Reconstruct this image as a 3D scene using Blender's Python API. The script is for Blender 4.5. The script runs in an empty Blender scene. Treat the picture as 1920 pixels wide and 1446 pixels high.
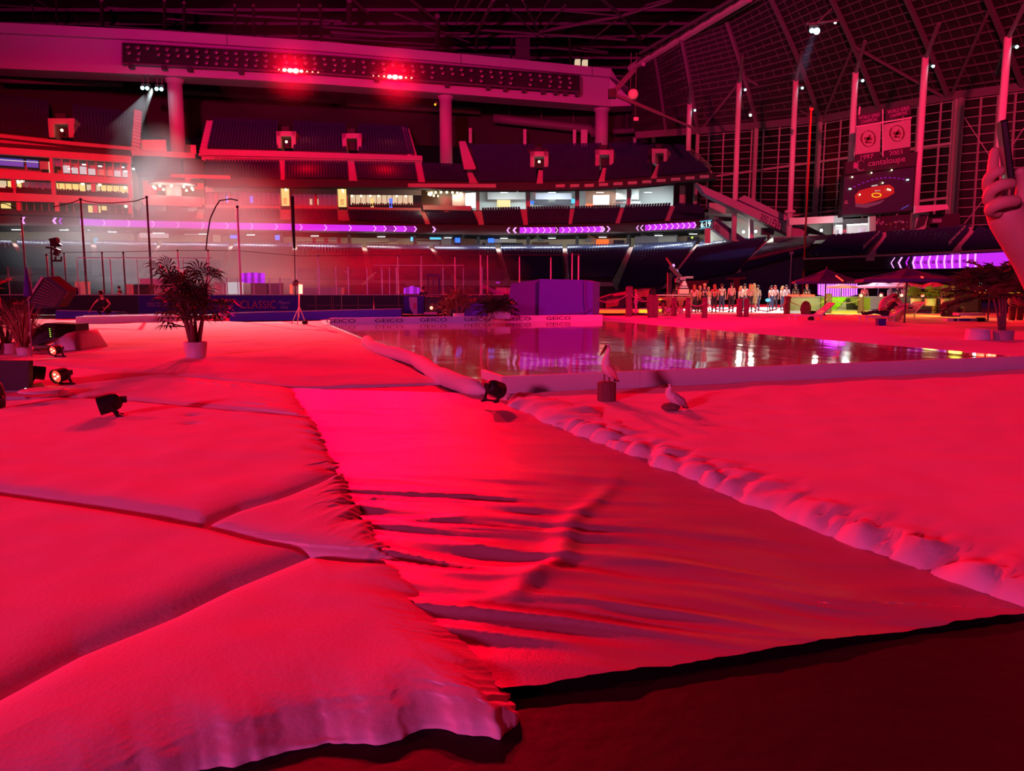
import bpy, math, random
from math import sin, cos, pi, radians, sqrt, atan2
from mathutils import Vector as V, Matrix, noise
random.seed(7)
C = bpy.context.scene.collection
sc = bpy.context.scene
# ---------------------------------------------------------------- camera
F = 1440.0; CAMZ = 1.5; PITCH = 7.125
cp, sp = cos(radians(PITCH)), sin(radians(PITCH))
cam = bpy.data.objects.new('camera', bpy.data.cameras.new('camera')); C.objects.link(cam)
cam.location = (0, 0, CAMZ); cam.rotation_euler = (radians(90 - PITCH), 0, 0)
cam.data.sensor_width = 36; cam.data.lens = 36 * F / 1920; cam.data.clip_start = .05; cam.data.clip_end = 900
sc.camera = cam
sc.view_settings.view_transform = 'Standard'; sc.view_settings.look = 'None'
sc.view_settings.exposure = 0; sc.view_settings.gamma = 1; sc.view_settings.use_curve_mapping = False
# ---------------------------------------------------------------- night outside the stadium
w = bpy.data.worlds.new('night'); sc.world = w; w.use_nodes = True
bg = w.node_tree.nodes['Background']; bg.inputs[0].default_value = (.0055, .0006, .0022, 1); bg.inputs[1].default_value = 1.0

# pixel helpers used only to work out real positions from the photograph's measurements
def _d(px, py):
    u = (px - 960) / F; v = (723 - py) / F
    return u, cp + v * sp, -sp + v * cp
def S(px, py, Y):
    a, b, c = _d(px, py); k = Y / b
    return V((a * k, Y, CAMZ + c * k))
def G(px, py, z=0.0):
    a, b, c = _d(px, py); k = (z - CAMZ) / c
    return V((a * k, b * k, z))
def lamp(kind, name, loc, col, watts, to=None, angle=60, blend=.5, rad=.5, size=None, sy=None):
    l = bpy.data.lights.new(name, kind); l.color = col; l.energy = watts
    if kind == 'SPOT': l.spot_size = radians(angle); l.spot_blend = blend
    if kind == 'AREA':
        l.size = size
        if sy: l.shape = 'RECTANGLE'; l.size_y = sy
    else: l.shadow_soft_size = rad
    o = bpy.data.objects.new(name, l); C.objects.link(o); o.location = loc
    if to is not None: o.rotation_euler = (V(to) - V(loc)).to_track_quat('-Z', 'Y').to_euler()
    return o
RED = (1, 0, .018); MAG = (1, .005, .24); PINK = (1, .07, .38)
K1 = S(551, 132, 148.0); K2 = S(741, 145, 152.5)
# the two red clusters on the truss beam that wash the field
lamp('SPOT', 'red_field_light', K1 + V((0, -1.6, -.3)), RED, 7.0e5, (-5, 16, 0), 46, .5, .9)
lamp('SPOT', 'red_field_light', K2 + V((0, -1.6, -.3)), RED, 7.0e5, (5, 16, 0), 46, .5, .9)
# red field lights further round the roof, beside the camera
lamp('SPOT', 'red_field_light', (-75, 40, 38), RED, 1.5e5, (0, 12, 0), 90, .7, 1.2)
lamp('SPOT', 'red_field_light', (70, 60, 38), RED, 0.8e5, (8, 15, 0), 90, .7, 1.2)
# red washes aimed at the stands from the roof above the field (wide, flat beams)
for loc, to, e, col, ang in (((-45, 62, 34), (-78, 140, 25), 4.6e5, RED, 30), ((5, 66, 34), (-15, 160, 27), 2.6e5, RED, 30), ((30, 20, 36), (75, 125, 30), 4.8e5, (1, .02, .10), 40)):
    lo = lamp('SPOT', 'red_stand_light', loc, col, e, to, ang, 1.0, 1.5); lo.scale = (2.4, 1, 1)
# magenta fill from the lighting trusses behind the camera
lamp('SPOT', 'magenta_truss_light', (-28, -40, 9.5), PINK, 6.2e4, (0, 14, 0), 80, .8, 2)
lo = lamp('SPOT', 'magenta_truss_light', (-30, 10, 34), MAG, 6.5e5, (-25, 150, 62), 34, .8, 2); lo.scale = (2.4, 1, 1)
lamp('SPOT', 'red_kerb_fill', (9, 15, 11.5), (1, 0, .06), 2.6e4, (6, 42, 0), 40, .8, .8)  # unseen spot added above the rink to redden the far kerb
lamp('SPOT', 'violet_cloth_fill', (20, -30, 30), (.30, .04, 1), 1.8e4, (0, 46, 0), 26, .8, 2)  # unseen narrow spot added to bring out blue in the violet cloth
# ---------------------------------------------------------------- materials
M = {}
def mat(name, col, rough=.6, metal=0, em=None, es=1.0, spec=.5, var=0, scale=8, bump=0, bscale=30, sheen=0, coat=0, trans=0):
    m = bpy.data.materials.new(name); m.use_nodes = True; nt = m.node_tree; b = nt.nodes['Principled BSDF']
    b.inputs['Base Color'].default_value = (*col, 1); b.inputs['Roughness'].default_value = rough
    b.inputs['Metallic'].default_value = metal; b.inputs['Specular IOR Level'].default_value = spec
    if em: b.inputs['Emission Color'].default_value = (*em, 1); b.inputs['Emission Strength'].default_value = es
    if sheen: b.inputs['Sheen Weight'].default_value = sheen
    if coat: b.inputs['Coat Weight'].default_value = coat
    if trans: b.inputs['Transmission Weight'].default_value = trans; b.inputs['IOR'].default_value = 1.02
    tc = nt.nodes.new('ShaderNodeTexCoord')
    if var or 1:
        v_ = var or .06
        n = nt.nodes.new('ShaderNodeTexNoise'); n.inputs['Scale'].default_value = scale; n.inputs['Detail'].default_value = 4
        r = nt.nodes.new('ShaderNodeMix'); r.data_type = 'RGBA'
        r.inputs[6].default_value = (*[c * (1 - v_) for c in col], 1); r.inputs[7].default_value = (*[min(1, c * (1 + v_)) for c in col], 1)
        nt.links.new(tc.outputs['Object'], n.inputs['Vector']); nt.links.new(n.outputs['Fac'], r.inputs[0]); nt.links.new(r.outputs[2], b.inputs['Base Color'])
    if bump:
        n2 = nt.nodes.new('ShaderNodeTexNoise'); n2.inputs['Scale'].default_value = bscale; n2.inputs['Detail'].default_value = 5
        bp = nt.nodes.new('ShaderNodeBump'); bp.inputs['Strength'].default_value = bump; bp.inputs['Distance'].default_value = .02
        nt.links.new(tc.outputs['Object'], n2.inputs['Vector']); nt.links.new(n2.outputs['Fac'], bp.inputs['Height']); nt.links.new(bp.outputs[0], b.inputs['Normal'])
    M[name] = m
    return m
mat('black_floor', (.018, .013, .015), .65, spec=.18, var=.3, scale=2, bump=.3, bscale=9)
mat('batting', (.80, .78, .80), .95, spec=.1, var=.03, bump=.12, bscale=40, sheen=.1)
mat('batting_far', (.80, .78, .80), .95, spec=.1, var=.06, scale=.6, bump=.2, bscale=4)
mat('runner', (.46, .36, .38), .45, spec=.5, var=.03, bump=.12, bscale=90)
mat('kerb_white', (.80, .78, .80), .6, var=.05, scale=2)
mat('white', (.8, .78, .76), .6); mat('ivory', (.75, .68, .5), .6); mat('concrete', (.34, .32, .33), .85, var=.12, scale=.4)
mat('stand_dark', (.045, .04, .055), .8); mat('rear_dark', (.022, .018, .022), .9, var=.3, scale=.1); mat('stand_red', (.50, .44, .46), .7, var=.1, scale=.5)
mat('beam', (.40, .38, .46), .6, var=.05, scale=.15); mat('black', (.012, .011, .013), .6, var=.2); mat('black_gloss', (.012, .012, .014), .3)
mat('steel_dark', (.10, .09, .11), .6, metal=.2); mat('steel', (.35, .33, .35), .4, metal=.6); mat('roof', (.016, .014, .02), .8, var=.3, scale=.1)
mat('roof_steel', (.11, .10, .12), .6); mat('pole', (.80, .66, .74), .5)
mat('seat', (.03, .045, .13), .26, spec=.7, var=.2, scale=.3)
mat('navy', (.03, .035, .12), .7, var=.2, scale=.3); mat('navy_wall', (.05, .045, .13), .8, var=.2, scale=.15)
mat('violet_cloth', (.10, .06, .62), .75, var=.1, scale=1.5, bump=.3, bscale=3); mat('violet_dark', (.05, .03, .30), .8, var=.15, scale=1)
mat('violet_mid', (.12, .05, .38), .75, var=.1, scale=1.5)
mat('print_pink', (.55, .25, .5), .6); mat('print_red', (.6, .05, .12), .6); mat('print_dark', (.05, .02, .06), .7)
mat('umbrella', (.06, .04, .26), .8, var=.1, scale=2); mat('umbrella_pink', (.8, .3, .5), .7)
mat('leaf', (.05, .09, .03), .5, var=.4, scale=6); mat('leaf_red', (.22, .10, .05), .6, var=.4, scale=6); mat('leaf_green', (.14, .30, .02), .5, var=.3)
mat('grass_dry', (.30, .12, .06), .7, var=.4, scale=12)
mat('bark', (.16, .10, .08), .8, var=.3, scale=20); mat('pot', (.70, .66, .70), .55); mat('pot_grey', (.42, .36, .42), .6); mat('soil', (.03, .02, .02), 1)
mat('piling', (.20, .10, .09), .85, var=.35, scale=6, bump=.4, bscale=10); mat('rope', (.45, .30, .26), .9)
mat('skin', (.60, .33, .24), .6, var=.08, scale=30); mat('skin_dark', (.30, .14, .10), .6); mat('hair_dark', (.02, .012, .01), .5); mat('hair_red', (.35, .05, .02), .5); mat('hair_blond', (.55, .38, .16), .5)
mat('shirt_white', (.8, .8, .78), .8); mat('shirt_pink', (.75, .35, .40), .8); mat('shirt_red', (.6, .05, .08), .8); mat('shirt_black', (.02, .018, .02), .8)
mat('jeans', (.05, .07, .16), .8); mat('cloth_dark', (.03, .025, .04), .8); mat('cloth_tan', (.45, .32, .14), .8); mat('eye', (.02, .02, .02), .2); mat('lips', (.4, .1, .08), .6)
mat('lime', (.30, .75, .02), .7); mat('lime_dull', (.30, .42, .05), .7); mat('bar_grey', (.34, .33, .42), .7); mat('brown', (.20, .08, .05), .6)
mat('phone', (.01, .01, .012), .25); mat('glass', (.9, .9, .95), .05, trans=.97, spec=.4); mat('window_glass', (.012, .008, .014), .25, spec=.3)
mat('mullion', (.42, .40, .40), .5); mat('cream', (.72, .66, .50), .8); mat('cool_wall', (.62, .66, .68), .8)
E = lambda n, c, s: mat(n, (.02, .02, .02), .5, em=c, es=s)
E('led_violet', (.62, .025, .92), 1.0); E('led_violet_dim', (.28, .008, .40), 1.0); E('led_white', (.95, .35, 1), 1.5)
E('lamp_red', (1, .10, .08), 30); E('lamp_red_small', (1, .12, .08), 8); E('lamp_red_soft', (1, .01, .01), 1.6); E('lamp_cyan', (.35, .95, 1), 14); E('lamp_white', (.9, 1, .95), 3)
E('lamp_warm', (1, .8, .4), 6); E('win_yellow', (.95, .68, .22), 1.0); E('win_cream', (.85, .66, .42), .8); E('win_white', (.75, .62, .65), .8); E('win_blue', (.06, .05, .35), 1)
E('screen_blue', (.03, .15, 1), 1.6); E('screen_cyan', (.1, .6, .9), 1.2); E('digits', (.5, .95, 1), 2.5); E('led_orange', (1, .10, .01), 1.6); E('led_yellow', (1, .55, .02), 1.2)
E('led_green', (.5, 1, .1), 2); E('neon_red', (1, .03, .02), 3); E('screen_red', (.5, .008, .008), 1); E('screen_dark', (.02, .001, .01), 1); E('tube_white', (.8, 1, .9), 5)
E('win_dim', (.16, .02, .05), 1)
# ---------------------------------------------------------------- mesh builder
class MB:
    def __init__(s): s.v = []; s.f = []
    def face(s, *pts):
        n = len(s.v); s.v += [tuple(p) for p in pts]; s.f.append(tuple(range(n, n + len(pts)))); return s
    def hexa(s, p):  # p: 4 front (bl, br, tr, tl) + 4 back in the same order
        n = len(s.v); s.v += [tuple(q) for q in p]
        s.f += [tuple(n + i for i in q) for q in ((0, 1, 2, 3), (5, 4, 7, 6), (4, 0, 3, 7), (1, 5, 6, 2), (3, 2, 6, 7), (4, 5, 1, 0))]; return s
    def box(s, c, d, rz=0, rx=0, ry=0):
        R = Matrix.Rotation(rz, 3, 'Z') @ Matrix.Rotation(ry, 3, 'Y') @ Matrix.Rotation(rx, 3, 'X'); c = V(c); x, y, z = [q / 2 for q in d]
        return s.hexa([c + R @ V(q) for q in ((-x, -y, -z), (x, -y, -z), (x, -y, z), (-x, -y, z), (-x, y, -z), (x, y, -z), (x, y, z), (-x, y, z))])
    def bar(s, a, b, w, h=None):
        a = V(a); b = V(b); h = h or w; d = (b - a)
        if d.length < 1e-6: return s
        d.normalize(); up = V((0, 0, 1)) if abs(d.z) < .9 else V((0, 1, 0)); r = d.cross(up).normalized() * w / 2; u = r.cross(d).normalized() * h / 2
        return s.hexa([a - r - u, a + r - u, a + r + u, a - r + u, b - r - u, b + r - u, b + r + u, b - r + u])
    def tube(s, pts, rad, n=8, cap=True):
        pts = [V(p) for p in pts]; rad = rad if isinstance(rad, (list, tuple)) else [rad] * len(pts); base = len(s.v); pr = None
        for i, p in enumerate(pts):
            d = (pts[min(i + 1, len(pts) - 1)] - pts[max(i - 1, 0)]).normalized()
            if pr is None: pr = d.cross(V((0, 0, 1)) if abs(d.z) < .9 else V((1, 0, 0))).normalized()
            else: pr = (pr - d * pr.dot(d)).normalized()
            q = d.cross(pr)
            for k in range(n):
                a = 2 * pi * k / n; s.v.append(tuple(p + (pr * cos(a) + q * sin(a)) * rad[i]))
        for i in range(len(pts) - 1):
            for k in range(n): s.f.append((base + i * n + k, base + i * n + (k + 1) % n, base + (i + 1) * n + (k + 1) % n, base + (i + 1) * n + k))
        if cap: s.f.append(tuple(base + k for k in range(n))[::-1]); s.f.append(tuple(base + (len(pts) - 1) * n + k for k in range(n)))
        return s
    def lathe(s, c, prof, n=20, mtx=None):
        base = len(s.v); c = V(c)
        for r, z in prof:
            for k in range(n):
                a = 2 * pi * k / n; p = V((r * cos(a), r * sin(a), z)); p = mtx @ p if mtx else p; s.v.append(tuple(c + p))
        for i in range(len(prof) - 1):
            for k in range(n): s.f.append((base + i * n + k, base + i * n + (k + 1) % n, base + (i + 1) * n + (k + 1) % n, base + (i + 1) * n + k))
        s.f.append(tuple(base + k for k in range(n))[::-1]); s.f.append(tuple(base + (len(prof) - 1) * n + k for k in range(n))); return s
    def ball(s, c, r, n=10, m=6, sc3=(1, 1, 1)):
        base = len(s.v); c = V(c)
        for i in range(m + 1):
            t = pi * i / m
            for k in range(n):
                a = 2 * pi * k / n; s.v.append((c.x + r * sc3[0] * sin(t) * cos(a), c.y + r * sc3[1] * sin(t) * sin(a), c.z + r * sc3[2] * cos(t)))
        for i in range(m):
            for k in range(n): s.f.append((base + i * n + k, base + (i + 1) * n + k, base + (i + 1) * n + (k + 1) % n, base + i * n + (k + 1) % n))
        return s
    def grid(s, rows, flip=False):
        base = len(s.v); nc = len(rows[0])
        for r in rows: s.v += [tuple(p) for p in r]
        for i in range(len(rows) - 1):
            for k in range(nc - 1):
                q = (base + i * nc + k, base + i * nc + k + 1, base + (i + 1) * nc + k + 1, base + (i + 1) * nc + k)
                s.f.append(q[::-1] if flip else q)
        return s
    def prism(s, poly, d):  # convex or simple polygon extruded by vector d
        n = len(poly); b = len(s.v); d = V(d); s.v += [tuple(p) for p in poly] + [tuple(V(p) + d) for p in poly]
        s.f.append(tuple(b + i for i in range(n))); s.f.append(tuple(b + n + i for i in range(n))[::-1])
        for i in range(n): j = (i + 1) % n; s.f.append((b + j, b + i, b + n + i, b + n + j))
        return s
    def build(s, name, m, parent=None, smooth=False, local=True):
        me = bpy.data.meshes.new(name)
        off = V((0, 0, 0))
        if parent is not None and local is True: off = wloc(parent)
        me.from_pydata([(a - off.x, b - off.y, c - off.z) for a, b, c in s.v] if off.length else s.v, [], s.f)
        me.materials.append(M[m]); 
        if smooth: me.polygons.foreach_set('use_smooth', [True] * len(me.polygons))
        me.update()
        o = bpy.data.objects.new(name, me); C.objects.link(o)
        if parent is not None: o.parent = parent
        return o
def wloc(o):
    p = V(o.location)
    while o.parent: o = o.parent; p = p + V(o.location)
    return p
def tag(o, label=None, cat=None, group=None, kind=None):
    if label: o['label'] = label
    if cat: o['category'] = cat
    if group: o['group'] = group
    if kind: o['kind'] = kind
    return o
def thing(name, loc, label, cat, group=None, kind=None, rz=0):
    o = bpy.data.objects.new(name, None); C.objects.link(o); o.location = loc; o.rotation_euler = (0, 0, rz); o.empty_display_size = .2
    return tag(o, label, cat, group, kind)
def copy_tree(o, parent=None):
    c = o.copy(); C.objects.link(c); c.parent = parent
    for ch in list(o.children): copy_tree(ch, c)
    return c
TEXTS = []
def text(s, BL, BR, TL, m, parent, name='lettering', depth=.01, label=None):
    """flat lettering fitted to the parallelogram BL, BR, TL"""
    cu = bpy.data.curves.new(name, 'FONT'); cu.body = s; cu.extrude = .02; cu.resolution_u = 3
    o = bpy.data.objects.new(name, cu); C.objects.link(o)
    TEXTS.append((o, V(BL), V(BR), V(TL), M[m], parent, name, depth, label)); return o
def finish_texts():
    bpy.context.view_layer.update(); dg = bpy.context.evaluated_depsgraph_get()
    for o, BL, BR, TL, m, parent, name, depth, label in TEXTS:
        me = bpy.data.meshes.new_from_object(o.evaluated_get(dg)); xs = [v.co.x for v in me.vertices]; ys = [v.co.y for v in me.vertices]
        if not xs: continue
        x0, x1, y0, y1 = min(xs), max(xs), min(ys), max(ys); n = (BR - BL).cross(TL - BL).normalized(); off = wloc(parent) if parent else V((0, 0, 0))
        for v in me.vertices:
            a = (v.co.x - x0) / (x1 - x0); b = (v.co.y - y0) / (y1 - y0)
            v.co = BL + (BR - BL) * a + (TL - BL) * b + n * (depth * (1 if v.co.z > 0 else 0)) - off
        me.materials.clear(); me.materials.append(m); bpy.data.objects.remove(o)
        ob = bpy.data.objects.new(name, me); C.objects.link(ob); ob.parent = parent
        if label: ob['label'] = label
def lerp(a, b, t): return a + (b - a) * t
def pl(pts, x):  # piecewise linear y(x)
    if x <= pts[0][0]: a, b = pts[0], pts[1]
    elif x >= pts[-1][0]: a, b = pts[-2], pts[-1]
    else:
        for a, b in zip(pts, pts[1:]):
            if a[0] <= x <= b[0]: break
    return a[1] + (b[1] - a[1]) * (x - a[0]) / (b[0] - a[0])
def resample(P, n):
    P = [V(p) for p in P]; L = [0]
    for a, b in zip(P, P[1:]): L.append(L[-1] + (b - a).length)
    out = []
    for i in range(n):
        t = L[-1] * i / (n - 1); k = 0
        while k < len(P) - 2 and L[k + 1] < t: k += 1
        s_ = (t - L[k]) / max(1e-9, L[k + 1] - L[k]); out.append(P[k].lerp(P[k + 1], min(1, max(0, s_))))
    return out
def fbm(x, y, z=0, o=3):
    a = 0; w_ = 1; t = 0
    for i in range(o): a += noise.noise((x, y, z + i * 7.3)) * w_; t += w_; w_ *= .5; x *= 2; y *= 2
    return a / t
# ---------------------------------------------------------------- field floor
f = MB().box((0, 90, -.15), (420, 300, .3)).build('floor', 'black_floor'); tag(f, 'black protective floor covering the field', kind='structure')
# runner: glossy white fabric walkway with cross ripples
def coons(top, bot, left, right, nu, nv, hf):
    """top/bottom run left->right, left/right run top->bottom; hf(p,u,v,W,H) returns height"""
    T = resample(top, nu); B = resample(bot, nu); L = resample(left, nv); R = resample(right, nv); rows = []
    for j in range(nv):
        v = j / (nv - 1); row = []
        for i in range(nu):
            u = i / (nu - 1)
            p = T[i] * (1 - v) + B[i] * v + L[j] * (1 - u) + R[j] * u - (T[0] * (1 - u) * (1 - v) + T[-1] * u * (1 - v) + B[0] * (1 - u) * v + B[-1] * u * v)
            row.append([p, u, v])
        rows.append(row)
    for row in rows:
        W = sum((row[i + 1][0] - row[i][0]).length for i in range(nu - 1))
        for q in row: q.append(W)
    for i in range(nu):
        H = sum((rows[j + 1][i][0] - rows[j][i][0]).length for j in range(nv - 1))
        for j in range(nv): rows[j][i].append(H)
    return [[V((p.x, p.y, hf(p, u, v, W, H))) for p, u, v, W, H in row] for row in rows]
g = lambda L: [G(*q) for q in L]
EDGE_L = [(545, 731), (600, 800), (650, 880), (700, 965), (760, 1072), (800, 1130), (860, 1192), (925, 1270), (960, 1303)]
EDGE_R = [(905, 742), (945, 757), (1060, 812), (1200, 872), (1400, 950), (1600, 1035), (1750, 1090), (1920, 1150), (2250, 1245)]
def sm(a, b, x): t = max(0, min(1, (x - a) / (b - a))); return t * t * (3 - 2 * t)
def runner_h(p, u, v, W, H):
    # long soft folds running across the walkway, strongest in front of the camera on the left
    a = p.y + .20 * p.x + .22 * fbm(p.x * .8, p.y * .8, 3, 2)
    k = sm(7.0, 4.6, p.y) * sm(2.1, -.6, p.x - (5 - p.y) * .30) * sm(2.7, 3.3, p.y)
    r = 1 - abs(fbm(p.x * .45 + 3, a * 3.6, 0, 2)) * 2.4; w1 = max(0, r) ** 1.6 * .031 * k
    r2 = 1 - abs(fbm(p.x * .7 + 8, a * 5.5, 6, 2)) * 3.0; w1 += max(0, r2) ** 1.5 * .013 * k
    w2 = (fbm(p.x * .35, p.y * 2.6 + p.x * .5, 5, 2) * .020 + .010 * max(0, 1 - abs(fbm(p.x * .5, a * 2.4, 12, 2)) * 3.5)) * sm(11.8, 9, p.y) + fbm(p.x * .7, p.y * 1.1, 2, 2) * .010
    xs = pl([(3.0, .02), (3.5, .0), (4.1, .28), (4.7, .38), (5.6, .75), (7.0, 1.1)], p.y) + .05 * fbm(p.y * 3, 1, 1, 2); d = p.x - xs
    w3 = .020 * math.exp(-(d / (.06 if d > 0 else .10)) ** 2) * sm(3.3, 3.7, p.y) * sm(6.4, 4.8, p.y)
    return max(.012, .024 + w1 + w2 + w3)
def wig(P, amp, sc_, seed):  # irregular edge
    P = resample(P, 120); out = []
    for i, p in enumerate(P):
        d = (P[min(i + 1, 119)] - P[max(i - 1, 0)]).normalized(); n = V((-d.y, d.x, 0)); a = amp * p.y / 4 if p.y > 4 else amp
        out.append(p + n * a * fbm(i * sc_, seed, 0, 3))
    return out
def shift(P, dx): return [p + V((dx, 0, 0)) for p in P]
rows = coons(g([(545, 731), (700, 727), (905, 722)]), wig(g([(940, 1305), (960, 1303), (1250, 1262), (1580, 1207), (1920, 1158), (2250, 1100)]), .03, .3, 4),
             shift(g(EDGE_L[:-1]), -.12) + [G(940, 1305)], shift(g(EDGE_R), .15)[:-1] + [G(2250, 1100)], 260, 330, runner_h)
o = MB().grid(rows, True).build('fabric_runner', 'runner', smooth=True)
tag(o, 'glossy white fabric walkway with cross ripples laid between the snow quilts', 'walkway')
DENTS = [G(360, 792), G(358, 808)]
# snow blankets: puffy sheets of white batting, seams between them
def puff(hmax, edge=.16, ruf=0, rside='r', rscale=1, seed=0, lump=.25, thick_bot=0, base=.012, pil=0):
    def h(p, u, v, W, H):
        ds = {'l': u * W, 'r': (1 - u) * W, 't': v * H, 'b': (1 - v) * H}
        d = min(ds.values()); z = base + hmax * (1 - math.exp(-d / edge)) * (1 + lump * fbm(p.x * .9, p.y * .9, seed, 3))
        z += .012 * fbm(p.x * 2.2, p.y * 2.2, seed + 4, 2) * min(1, d / .3)
        for dc in DENTS: z -= .035 * math.exp(-((p.x - dc.x) / .10) ** 2 - ((p.y - dc.y) / .07) ** 2)
        if ruf:
            for side in rside:
                dd = ds[side]; s_ = (v * H if side in 'lr' else u * W); k = math.exp(-(dd / .22) ** 1.5)
                z += ruf * k * (fbm(s_ * 3.6 * rscale, dd * 1.6, seed + 2, 3) + .35 * abs(fbm(s_ * 8 * rscale, dd * 3, seed + 8, 2))) * min(1, dd / .03 + .25)
        if pil:
            dd = ds['b']; k = math.exp(-(dd / .42) ** 2) * sm(0, .06, dd); q = noise.voronoi(V((p.x * 3.6 + .5 * noise.noise((p.x, p.y, 1)), p.y * 3.6, 0)))[0]
            z += pil * k * (min(1, (q[1] - q[0]) * 1.9) ** .6 - .3) * (.75 + .8 * noise.noise((p.x * 1.1, p.y * 1.1, 6)))
        return max(z, .004)
    return h
def sheet(label, top, bot, left, right, nu, nv, hf, m='batting', extra=.0):
    rows = coons(top, bot, left, right, nu, nv, hf)
    # tuck the rim down to the floor so that the sheet has a thickness
    rim = lambda r: [V((p.x, p.y, .002)) for p in r]
    rows = [rim(rows[0])] + rows + [rim(rows[-1])]
    rows = [[V((r[0].x, r[0].y, .002))] + r + [V((r[-1].x, r[-1].y, .002))] for r in rows]
    o = MB().grid(rows, True).build('snow_blanket', m, smooth=True)
    return tag(o, label, 'snow blanket')
EL = g(EDGE_L)
seamCD = g([(-500, 1640), (0, 1322), (150, 1240), (330, 1165), (430, 1115), (580, 1052)])
seamBD = g([(580, 1052), (660, 1064), (762, 1072)])
seamAC = g([(-500, 868), (0, 940), (180, 968), (380, 1003)])
seamBC = g([(380, 1003), (480, 1030), (580, 1052)])
seamAB = g([(380, 1003), (450, 972), (520, 950), (590, 922), (645, 898)])
seamE = g([(-500, 742), (0, 748), (220, 757), (400, 775), (592, 794)])
right_edge = lambda a, b: [G(*q) for q in EDGE_L if a <= q[1] <= b]
bl = lambda P, k=.03, s=0, f=.35: wig(P, k, f, s)
sheet('near white snow blanket with ragged front edge at the corner of the dark floor',
      seamCD + seamBD[1:], bl(g([(-500, 1900), (0, 1580), (380, 1450), (600, 1402), (760, 1388), (830, 1368), (880, 1376), (945, 1392), (974, 1352)]), .07, 2, .13), 
      [seamCD[0], G(-500, 1900)], bl([G(762, 1072), G(802, 1130), G(862, 1190), G(927, 1268), G(974, 1352)], .03, 3), 230, 200, puff(.085, .17, .06, 'rb', .45, 1, lump=.45))
sheet('long snow blanket sheet left of the triangular one, running out of the left edge',
      seamAC + seamBC[1:], seamCD, [seamAC[0], seamCD[0]], [seamBC[-1], seamCD[-1] + V((.01, -.01, 0))], 170, 110, puff(.075, .10, 0, '', 1, 2))
sheet('small triangular snow blanket wedged between the seams beside the walkway',
      seamAB, seamBC + seamBD[1:], [seamAB[0], seamAB[0] + V((0, -.01, 0))], bl([G(645, 898), G(700, 985), G(762, 1072)], .05, 5), 130, 120, puff(.08, .09, .07, 'r', 1.1, 3))
sheet('broad snow blanket sheet with two small dents left of the walkway',
      seamE, seamAC + seamAB[1:], [seamE[0], seamAC[0]], bl([G(592, 794), G(615, 845), G(645, 898)], .06, 6), 170, 100, puff(.08, .12, .07, 'r', 1.1, 4))
seamF = g([(-600, 668), (0, 684), (300, 705), (548, 731)])
sheet('snow blanket sheet under the black and glowing par lights at left',
      seamF, seamE, [seamF[0], seamE[0]], bl([G(548, 731), G(568, 762), G(592, 794)], .04, 7), 130, 70, puff(.07, .2, .05, 'r', 1, 5))
A0 = V((-.11, 10.6, 0)); DX = V((cos(radians(19.2)), sin(radians(19.2)), 0)); DY = V((-DX.y, DX.x, 0)); RW = 12.55; RL = 22.75
sheet('far left snow blanket stretching from the walkway to the hockey boards',
      [G(-600, 600), G(0, 600), G(300, 600), A0 + DY * (RL + .3) - DX * .3], seamF + g([(700, 727), (880, 720)]), [G(-600, 600), seamF[0]], 
      [A0 + DY * (RL + .3) - DX * .3, A0 + DY * 10 - DX * .35, A0 + DY * 3 - DX * .45, G(880, 720)], 200, 130, puff(.06, .4, .0, '', 1, 6, lump=.9), 'batting_far')
ER = g([(932, 752)] + EDGE_R[1:] + [(2700, 1370)])
nearedge = [A0 - DY * .12 + DX * .0, A0 + DX * 5 - DY * .10, A0 + DX * RW - DY * .10, A0 + DX * 17 - DY * .1]
sheet('right snow blanket with a lumpy bunched edge along the walkway',
      nearedge, bl(ER, .05, 8), [nearedge[0], ER[0]], [nearedge[-1], ER[-1]], 330, 150, puff(.09, .12, .06, 'b', .9, 7, lump=.35, pil=.12))
# bunched ridge of batting where the right blanket starts
rp = []
for t in range(40):
    a = t / 39; c = G(948, 752).lerp(G(1235, 862), a) + V((.10, .14, 0)); rp.append((c, .03 + .085 * math.sin(pi * (a ** .8)) * (1 + .4 * noise.noise((a * 9, 0, 4)))))
rows = []
for i, (c, r) in enumerate(rp):
    d = (rp[min(i + 1, 39)][0] - rp[max(0, i - 1)][0]).normalized(); n = V((-d.y, d.x, 0)); row = []
    for k in range(29):
        a = pi * k / 28; q = c + n * (cos(a) * r * 3.2); row.append(V((q.x, q.y, .01 + r * 1.25 * sin(a) * (1 + .55 * fbm(i * .55, k * .08, 5, 3) - .35 * abs(fbm(i * 1.1, k * .12, 9, 2))))))
    rows.append(row)
o = MB().grid(rows).build('snow_ridge', 'batting', smooth=True); tag(o, 'bunched ridge of white batting right of the par light by the rink corner', 'snow ridge')
# batting roll along the rink's left side
pts = [A0 + DY * t - DX * (.28 + .1 * sin(t * .9)) + V((0, 0, .10)) for t in [-.05 + i * .5 for i in range(24)]]
mb = MB(); mb.tube(pts, [.02] + [.14 + .05 * noise.noise((i * .6, 2, 0)) for i in range(22)] + [.03], 14); 
o = mb.build('batting_roll', 'batting', smooth=True); tag(o, 'long roll of white batting hugging the left side of the rink', 'snow roll')
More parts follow.
